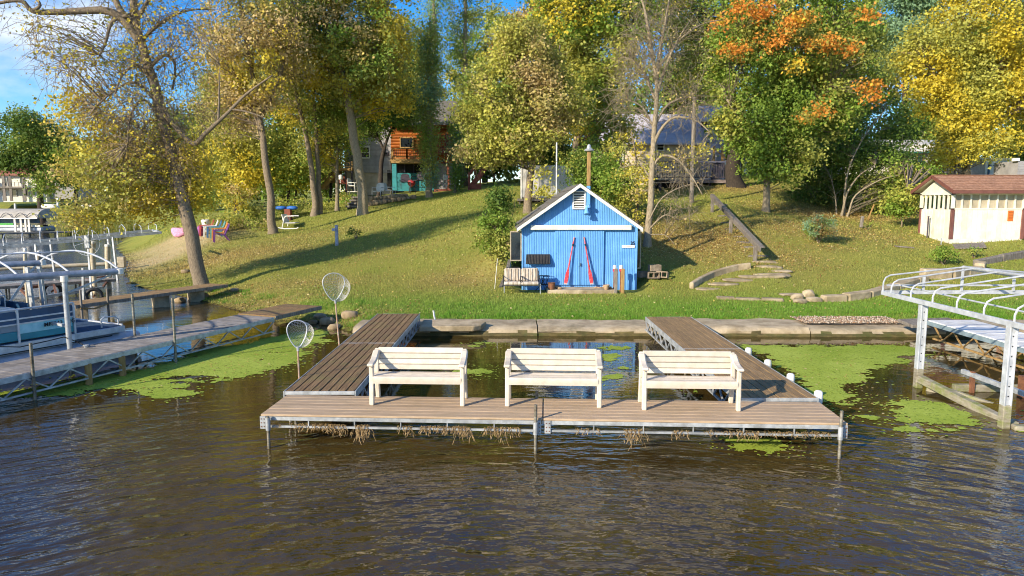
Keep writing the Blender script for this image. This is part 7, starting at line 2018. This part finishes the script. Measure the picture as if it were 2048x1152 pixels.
# boulder wall, stone steps
M_boulder = mat('tan_boulder', lin('a99474'), lin('7c6a50'), .95, 5, bump=.6, bscale=12)
bw = thing('boulder_wall', 'dry wall of tan boulders edging the upper patio', 'boulder wall', gpix(770, 403, 45))
random.seed(21)
for row, (n, dy, dz) in enumerate(((15, 0, .12), (11, .18, .42))):
    for k in range(n):
        f = (k + random.uniform(.2, .8)) / n * (1 if row == 0 else .8)
        px = 736 + f * 96; py = 412 - f * 17
        c = ony(px, py, 44.5 + f * 1.5); g_ = ground(c.x, c.y)
        s = random.uniform(.42, .68) * (1 - .35 * f)
        MB().rock((c.x, c.y + dy, max(c.z, g_) + dz * (1 - .5 * f)), (s, s * .9, s * .8), k + row * 40).build('boulder', M_boulder, bw, smooth='all')
ss = thing('stone_steps', 'four weathered plank steps beside the boulder wall', 'steps', gpix(705, 412, 44))
for k in range(4):
    px0, px1, py = 692 + k * 4, 720 + k * 1.5, 413 - k * 6
    a, b_ = ony(px0, py, 44 + k * .35), ony(px1, py, 44 + k * .35)
    MB().box(((a.x + b_.x) / 2, a.y, a.z), (b_.x - a.x, .36, .12)).build('tread', M_wood_grey, ss, bevel=.02)
    MB().box(((a.x + b_.x) / 2, a.y + .12, a.z - .12), (b_.x - a.x - .1, .1, .16)).build('riser', M_darkwood, ss)
# shell-back metal chairs and others
def shell_chair(label, c, rz, m, s=1.0):
    t = thing('lawn_chair', label, 'chair', (0, 0, 0), 'metal lawn chairs on the upper patio')
    MB().box((0, 0, .42), (.5, .48, .05)).build('seat', m, t, bevel=.02)
    bp = [(-.24, .46), (-.28, .65), (-.24, .85), (-.12, .93), (.12, .93), (.24, .85), (.28, .65), (.24, .46)]
    MB().prism([(x, .24 + (z - .45) * .2, z) for x, z in bp], (0, .03, 0)).build('back', m, t, bevel=.01)
    for s_ in (-1, 1):
        MB().tube([(s_ * .27, .3, .02), (s_ * .27, -.28, .02), (s_ * .27, -.3, .06), (s_ * .27, -.26, .60), (s_ * .27, -.2, .64), (s_ * .27, .22, .64)], .018, 6).build('side_frame', m, t, smooth=True)
    t.location = c; t.rotation_euler.z = rz; t.scale = (s, s, s)
p = ony(757, 397, 46); shell_chair('white shell-back metal chair facing the lake above the boulders', (p.x, p.y, max(p.z, ground(p.x, p.y))), R(-15), M_white, 1.1)
p = ony(780, 394, 46.5); shell_chair('white metal chair turned sideways above the boulders', (p.x, p.y, max(p.z, ground(p.x, p.y))), R(80), M_white, 1.0)
p = ony(707, 384, 49); shell_chair('white curved chair in front of the grey-sided house', (p.x, p.y, max(p.z, ground(p.x, p.y))), R(70), M_white, 1.0)
p = ony(684, 380, 50); shell_chair('red-brown chair beside the wooden stairs', (p.x, p.y, max(p.z, ground(p.x, p.y))), R(20), M_redwood, 1.1)
p = ony(811, 378, 51.5); shell_chair('dark patio chair by the teal wall', (p.x, p.y, max(p.z, ground(p.x, p.y))), R(10), M_darkwood, 1.2)
p = ony(836, 376, 51.5); shell_chair('dark patio chair nearest the tall poplar', (p.x, p.y, max(p.z, ground(p.x, p.y))), R(-30), M_darkwood, 1.3)
gl = thing('patio_grill', 'round red kettle grill on the teal patio', 'grill', ony(824, 372, 51.8))
c = ony(823, 366, 51.8)
MB().lathe(c, [(.02, -.28), (.22, -.18), (.3, 0), (.3, .02), (.24, .16), (.05, .24)], 14).build('kettle', M_red, gl, smooth=True)
for k in range(3): MB().tube([c + Vector((.2 * math.cos(k * 2.1), .2 * math.sin(k * 2.1), -.15)), c + Vector((.3 * math.cos(k * 2.1), .3 * math.sin(k * 2.1), -.75))], .025, 6).build('leg', M_black, gl)
wt = thing('white_stand', 'white water cooler stand under the redwood deck', 'stand', ony(890, 376, 50.5))
part(wt, 'cabinet', M_white, 886, 895, 349, 360, 50.5, .4, .03); part(wt, 'leg', M_white, 886.5, 888, 360, 375, 50.6, .08); part(wt, 'leg', M_white, 893, 894.5, 360, 375, 50.6, .08); part(wt, 'shelf', M_white, 886, 895, 366, 368, 50.6, .3)
wl2 = thing('globe_lamp', 'white globe lamp by the wooden stairs', 'lamp', ony(681, 365, 50))
MB().lathe(ony(681, 355, 50), [(.02, -.2), (.15, -.14), (.2, 0), (.15, .14), (.02, .2)], 12).build('globe', M_white, wl2, smooth=True)
MB().tube([ony(681, 358, 50), ony(681, 384, 50)], .04, 8).build('stem', M_white, wl2)
# plastic chairs in many colours
def stack_chair(label, c, rz, col, n=1):
    t = thing('plastic_chair', label, 'chair', (0, 0, 0), 'coloured plastic chairs near the left bank')
    m = mat('plastic_' + col, lin(col), None, .5, 4)
    MB().prism([(x, y, z) for x, y, z in ((-.27, -.25, .40), (.27, -.25, .40), (.27, .22, .34), (-.27, .22, .34))], (0, 0, .04)).build('seat', m, t, bevel=.012)
    for k in range(4):
        x = -.2 + k * .133
        MB().bar((x, .22, .37), (x * 1.1, .44, .95 - .05 * abs(k - 1.5)), .115, .025, up=(0, 1, .3)).build('back_slat', m, t)
    for s_ in (-1, 1):
        MB().bar((s_ * .3, -.3, .0), (s_ * .29, -.26, .58), .07, .05, up=(0, 1, 0)).build('leg', m, t)
        MB().bar((s_ * .27, .45, .0), (s_ * .27, .16, .40), .06, .05, up=(0, 1, 0)).build('leg', m, t)
        MB().bar((s_ * .31, -.32, .59), (s_ * .31, .34, .61), .10, .03).build('armrest', m, t)
    t.location = c; t.rotation_euler.z = rz
for px, py, Y, col, lab in ((441, 484, 34.5, '7b3f86', 'purple plastic chair nearest the camera in the row'), (438, 480, 34.9, 'd98a3c', 'orange plastic chair second in the row'), (434, 477, 35.4, '6fa596', 'sea-green plastic chair in the middle of the row'), (427, 475, 35.9, '3f6f9a', 'blue plastic chair behind the sea-green one'), (420, 474, 36.4, 'e6e2d6', 'white plastic chair fourth back in the row'), (412, 472, 37.4, 'c2524a', 'red plastic chair farthest back in the row')):
    p = gpix(px, py, Y); stack_chair(lab, p, R(-62), col)
for px, py, Y, col, w, lab in ((360, 474, 37.5, 'c98aa8', 1.05, 'pink patterned tarp bundle by the leaning trunk'), (402, 472, 36.5, '8a3f7c', .42, 'purple tub beside the coloured chairs')):
    p = gpix(px, py, Y); tag(MB().rock((p.x, p.y, p.z + .28), (w, .6, .66), px, 3).build('tarp_bundle', mat('tarp_' + col, lin(col), tuple(min(1, x * 1.5 + .05) for x in lin(col)), .7, 14), None, smooth='all', loc=tuple(p)), lab, 'tarp' if w > 1 else 'tub')
bn = thing('white_bin', 'white lidded bin behind the coloured chairs', 'bin', gpix(413, 463, 38))
p = gpix(413, 463, 38); MB().lathe(p, [(.2, 0), (.24, .55), (.26, .58), (.26, .62)], 14).build('body', M_white, bn, smooth=True); MB().lathe(p + Vector((0, 0, .621)), [(.27, 0), (.25, .06), (.02, .1)], 14).build('lid', M_white, bn, smooth=True)
# white lawn glider and the box with blue tarp
gg = thing('lawn_glider', 'white tubular lawn glider behind the sparse tall tree', 'glider', gpix(575, 459, 39))
o = gpix(576, 459, 38.6); gg.location = o; ORIG[gg.name] = o
ov = lambda x, y, z: o + Vector((x, y, z))
MB().tube([ov(-.55, 0, .1), ov(-.2, 0, .04), ov(.5, 0, .06), ov(.58, 0, .12)], .03, 8).build('base_rail', M_white, gg, smooth=True)
MB().tube([ov(-.55, .9, .1), ov(-.2, .9, .04), ov(.5, .9, .06), ov(.58, .9, .12)], .03, 8).build('base_rail', M_white, gg, smooth=True)
for y in (0, .9):
    MB().tube([ov(-.32, y, .1), ov(-.28, y, .25), ov(-.18, y, .66), ov(-.08, y, .74), ov(.35, y, .74)], .03, 8).build('arm_frame', M_white, gg, smooth=True)
MB().box(ov(.1, .45, .36), (.6, .85, .05)).build('seat', M_white, gg, bevel=.015)
MB().box(ov(-.28, .45, .6), (.05, .85, .5), ry=R(-12)).build('back', M_white, gg, bevel=.015)
bx_ = thing('firewood_rack', 'rusty rack with a blue tarp behind the lawn glider', 'rack', gpix(577, 440, 40.5))
o = gpix(577, 440, 40.5)
MB().box(o + Vector((0, 0, .3)), (.35, .4, .7)).build('post', M_redwood, bx_)
for dx in (-.42, .25): MB().rock(o + Vector((dx, 0, .72)), (.75, .5, .26), int(dx * 10) + 5).build('blue_tarp', mat('blue_tarp', lin('2f6fc0'), lin('2257a0'), .6), bx_, smooth='all')
pm = thing('bird_feeder', 'thin pole with a dark tilted panel among the left weeds', 'pole', gpix(478, 452, 40))
p = gpix(478, 452, 40); MB().tube([p, Vector((p.x, p.y, ony(478, 408, p.y).z))], .025, 6).build('pole', M_galv, pm); q = ony(485, 405, p.y); MB().box((q.x, q.y, q.z), (.6, .5, .03), ry=R(-35)).build('panel', M_dark_glass, pm, bevel=.01)
# ------------------------------------------------------------------ grass, fallen leaves, gravel, reeds
def scatter(n, x0, x1, y0, y1, dens):
    X = RNG.uniform(x0, x1, n); Y = RNG.uniform(y0, y1, n)
    k = RNG.random(n) < dens(X, Y)
    X, Y = X[k], Y[k]
    d = lake_sd(X, Y)
    onwall = (X > -3.9) & (Y < WALLF(X) + 1.22 + .15 * vnoise(X, Y, 1.5, 77))
    shed = (X > .1) & (X < 4.1) & (Y > 20.95) & (Y < 26.7)
    ok = (d > .12) & ~onwall & ~shed & (np.abs(X) < Y * .80 + 1)
    X, Y = X[ok], Y[ok]
    return X, Y, ground(X, Y) + np.array([noise.noise(Vector((a * 0.9, b * 0.9, 0))) * 0.035 for a, b in zip(X, Y)]) * (lake_sd(X, Y) > 1.0)
def blades(name, label, X, Y, Z, h, w, cols, lean=.5, kind='stuff'):
    n = len(X)
    a = RNG.uniform(0, 6.283, n); l = RNG.uniform(.1, lean, n) * h
    b = RNG.uniform(0, 6.283, n)
    base = np.stack([X, Y, Z - .01], -1)
    sd_ = np.stack([np.cos(a) * w, np.sin(a) * w, np.zeros(n)], -1)
    tip = base + np.stack([np.cos(b) * l, np.sin(b) * l, h], -1)
    V = np.stack([base - sd_, base + sd_, tip], 1).reshape(-1, 3)
    me = np_mesh(name, V, np.arange(3 * n).reshape(n, 3), 3, cols)
    return tag(link_mesh(name, me, BLADE), label, 'grass' if 'grass' in name else 'reeds', kind=kind)
def gcol(X, Y, seed):
    t = np.clip(.5 + .7 * vnoise(X, Y, .35, seed) + .15 * RNG.standard_normal(len(X)), 0, 1)[:, None]
    c = np.array(lin('84953c')) * (1 - t) + np.array(lin('a9a254')) * t
    s = (zone_shore(X, Y) * .9)[:, None]
    g = np.array(lin('6c9230')) * RNG.uniform(.85, 1.2, (len(X), 1))
    c = c * (1 - s) + g * s
    l = (zone_litter(X, Y) * .8)[:, None]
    c = c * (1 - l) + np.array(lin('b59a5c')) * l
    z = np.clip(zone_sand(X, Y) * 1.3, 0, 1)[:, None]
    c = c * (1 - z) + np.array(lin('c2ab7c')) * z
    return np.clip(c * RNG.uniform(.86, 1.16, (len(X), 1)), 0, .7)
dn = lambda X, Y: np.clip(1.1 - zone_sand(X, Y) * 1.3, 0, 1) * (1 - .35 * zone_litter(X, Y))
X, Y, Z = scatter(240000, -13, 22, 16.5, 27, dn)
h = RNG.uniform(.03, .075, len(X)) * (1 + .25 * zone_shore(X, Y))
blades('lawn_grass', 'short lawn grass on the near slope', X, Y, Z, h, RNG.uniform(.006, .012, len(X)), gcol(X, Y, 5))
X, Y, Z = scatter(170000, -24, 30, 27, 48, lambda X, Y: np.clip(1.05 - zone_sand(X, Y) * .75, 0, 1))
h = RNG.uniform(.04, .10, len(X))
blades('lawn_grass', 'grass on the upper slope below the houses', X, Y, Z, h, RNG.uniform(.012, .022, len(X)), gcol(X, Y, 8))
# lush tufts along the sea wall and bank
tx = RNG.uniform(-4, 20, 420); ty = WALLF(tx) + 1.25 + np.abs(RNG.standard_normal(420)) * .45
bx2 = RNG.uniform(-10.5, -3.5, 260); by2 = RNG.uniform(17, 24, 260)
kk = (lake_sd(bx2, by2) > .2) & (lake_sd(bx2, by2) < 1.6); bx2, by2 = bx2[kk], by2[kk]
cx = np.concatenate([tx, bx2]); cy = np.concatenate([ty, by2])
X = np.repeat(cx, 34) + RNG.standard_normal(len(cx) * 34) * .10; Y = np.repeat(cy, 34) + RNG.standard_normal(len(cx) * 34) * .08
ok = (lake_sd(X, Y) > .1) & ~((X > -3.9) & (Y < WALLF(X) + 1.1)); X, Y = X[ok], Y[ok]
h = RNG.uniform(.04, .12, len(X))
c = np.array(lin('6a982c')) * RNG.uniform(.7, 1.2, (len(X), 1))
blades('shore_grass', 'long lush grass tufts behind the sea wall', X, Y, ground(X, Y), h, .008, np.clip(c, 0, .7), .8)
# dead leaves
dl = lambda X, Y: np.clip(.12 + zone_litter(X, Y) * .9 + .25 * np.clip(vnoise(X, Y, .5, 51), 0, 1), 0, 1)
X, Y, Z = scatter(95000, -16, 22, 16.6, 44, dl)
X2, Y2, Z2 = scatter(70000, 3.5, 17, 21.5, 37, lambda X, Y: np.clip(zone_litter(X, Y) * 1.1 - .15, 0, 1))
X, Y, Z = np.concatenate([X, X2]), np.concatenate([Y, Y2]), np.concatenate([Z, Z2])
n = len(X)
P = np.stack([X, Y, Z + RNG.uniform(.015, .05, n)], -1)
nr = RNG.standard_normal((n, 3)) * .45; nr[:, 2] += 1; nr /= np.linalg.norm(nr, axis=1, keepdims=True)
t_ = RNG.standard_normal((n, 3)); t_ -= nr * (t_ * nr).sum(1, keepdims=True); t_ /= np.linalg.norm(t_, axis=1, keepdims=True)
b_ = np.cross(nr, t_); L_ = RNG.uniform(.035, .075, n)[:, None]
V = np.stack([P - t_ * L_ * .5, P + b_ * L_ * .4, P + t_ * L_ * .5, P - b_ * L_ * .4], 1).reshape(-1, 3)
pal = np.array([lin('c9a868'), lin('d8bd6a'), lin('a6814a'), lin('d9c48e'), lin('8a6a3e')])
tag(link_mesh('fallen_leaves', np_mesh('fallen_leaves', V, np.arange(4 * n).reshape(n, 4), 4, pal[RNG.integers(0, 5, n)] * RNG.uniform(.7, 1.15, (n, 1))), LEAF), 'dry fallen leaves scattered over the lawn', 'leaves', kind='stuff')
# leaves adrift on the duckweed
pts = []
for poly, m_ in (([(150, 770), (300, 730), (620, 665), (640, 690), (560, 740), (420, 760), (300, 790)], 240), ([(1500, 700), (1700, 700), (1800, 850), (1960, 860), (1700, 820)], 120), ([(600, 680), (700, 690), (1400, 690), (1300, 780), (800, 770)], 40)):
    q = np.array([tuple(onz(a, b).xy) for a, b in poly])
    X = RNG.uniform(q[:, 0].min(), q[:, 0].max(), m_ * 3); Y = RNG.uniform(q[:, 1].min(), q[:, 1].max(), m_ * 3)
    k = pip(X, Y, [tuple(r) for r in q]) & (lake_sd(X, Y) < -.1); pts.append(np.stack([X[k], Y[k]], -1)[:m_])
pts = np.concatenate(pts); n = len(pts)
P = np.concatenate([pts, np.full((n, 1), .012)], 1)
a = RNG.uniform(0, 6.28, n); t_ = np.stack([np.cos(a), np.sin(a), RNG.uniform(-.2, .2, n)], -1); b_ = np.stack([-np.sin(a), np.cos(a), RNG.uniform(-.2, .2, n)], -1)
L_ = RNG.uniform(.025, .06, n)[:, None]
V = np.stack([P - t_ * L_ * .5, P + b_ * L_ * .35, P + t_ * L_ * .5, P - b_ * L_ * .35], 1).reshape(-1, 3); V[:, 2] = np.maximum(V[:, 2], .009)
tag(link_mesh('floating_leaves', np_mesh('floating_leaves', V, np.arange(4 * n).reshape(n, 4), 4, pal[RNG.integers(0, 4, n)]), LEAF), 'yellow leaves adrift on the duckweed', 'leaves', kind='stuff')
# gravel on the sea wall at the right
n = 2600
X = RNG.uniform(7.0, 9.4, n); Y = WALLF(X) + .42 + RNG.uniform(0, 1, n) ** 1.2 * .95
V, Fc, C = [], [], []
oct_ = np.array([(1, 0, 0), (0, 1, 0), (-1, 0, 0), (0, -1, 0), (0, 0, 1), (0, 0, -1)], float)
of = np.array([(0, 1, 4), (1, 2, 4), (2, 3, 4), (3, 0, 4), (1, 0, 5), (2, 1, 5), (3, 2, 5), (0, 3, 5)])
s = RNG.uniform(.012, .032, (n, 1, 3)) * np.array([1, 1, .7])
V = (oct_[None] * s * RNG.uniform(.7, 1.2, (n, 6, 1))) + np.stack([X, Y, np.full(n, .245) + RNG.uniform(0, .02, n)], -1)[:, None]
Fc = (of[None] + (np.arange(n) * 6)[:, None, None]).reshape(-1, 3)
gp_ = np.array([lin('b9a58c'), lin('8f7a64'), lin('cbbba6'), lin('a07a5c'), lin('6f6458')])
tag(link_mesh('gravel', np_mesh('gravel', V.reshape(-1, 3), Fc, 3, np.repeat(gp_[RNG.integers(0, 5, n)], 8, 0)), leaf_mat('gravel_stone', 0.0, .9)), 'loose tan gravel on the sea wall beside the white canopy frame', 'gravel', kind='stuff')
# reeds in the cove
pl_ = [(120, 470), (165, 447), (270, 445), (275, 462), (240, 480), (170, 474)]
q = np.array([tuple(onz(a, b).xy) for a, b in pl_])
X = RNG.uniform(q[:, 0].min(), q[:, 0].max(), 30000); Y = RNG.uniform(q[:, 1].min(), q[:, 1].max(), 30000)
k = pip(X, Y, [tuple(r) for r in q]); X, Y = X[k][:9000], Y[k][:9000]
t_ = RNG.random((len(X), 1))
c = np.array(lin('5f7a2a')) * (1 - t_) + np.array(lin('a3924e')) * t_
blades('reeds', 'green and straw reeds standing in the shallow cove', X, Y, np.zeros(len(X)), RNG.uniform(.8, 1.7, len(X)), .03, c, .3)
# rocks along the muddy bank
random.seed(5)
for i, (px, py, s, lab) in enumerate(((655, 640, .35, 'brown rock at the bank beside the tall landing net'), (640, 632, .3, 'mossy rock at the end of the wooden ramp'), (668, 648, .28, 'wet rock at the corner of the sea wall'), (625, 638, .22, 'small rock under the wooden ramp'), (700, 636, .4, 'flat tan rock left of the dark brown walkway'), (405, 590, .35, 'rock on the brown bank below the leaning tree'), (360, 596, .3, 'dark rock in the shallows under the plank dock'), (470, 585, .25, 'small stone on the bank left of the ramp'), (372, 553, .3, 'pale stone at the foot of the leaning tree'))):
    p = onz(px, py, .12); z = max(ground(p.x, p.y), 0)
    tag(MB().rock((p.x, p.y, z + s * .15), (s * 1.3, s, s * .7), i + 90).build('bank_rock', M_boulder, None, smooth='all', loc=(p.x, p.y, z)), lab, 'rock', 'rocks along the muddy bank')
# brush closing the view below the far crowns
hp = tree('hedge_brush', 'tangled green brush filling the gap behind the houses', 'brush', [([Vector((0, 0, -.1)), Vector((.1, 0, .8)), Vector((.3, .2, 1.6))], [.05, .03, .01])], [((0, 0, 1.3), (2.6, 1.6, 1.5), 60), ((1.0, .3, 2.6), (1.8, 1.4, 1.2), 34)], npc=70, leaf=.24, rad=.8, pal=((C_DGR, 3), (C_GRN, 3), (C_OLV, 2)), shell=.2, bark=M_bark_dark, group='brush behind the houses')
hpos = [(-26, 66), (-21.5, 67), (-17, 65), (-13, 68), (-1.5, 60), (2.5, 57), (6, 60), (10, 54), (-6, 62), (14.5, 56), (18.5, 58), (22, 55), (26, 60), (31, 55), (35, 60), (40, 54), (-31, 70), (-36, 75), (44, 60)]
for i, (x, y) in enumerate(hpos):
    o = hp if i == 0 else copy_tree(hp)
    k = 1.25 + .35 * math.sin(i * 1.9); o.location = (x, y, ground(x, y)); o.rotation_euler.z = i * 2.1; o.scale = (k, k, k * 1.15)
    o['label'] = 'tangled green brush behind the houses, clump ' + ORD[sorted(range(len(hpos)), key=lambda q: hpos[q][0] / hpos[q][1]).index(i)]
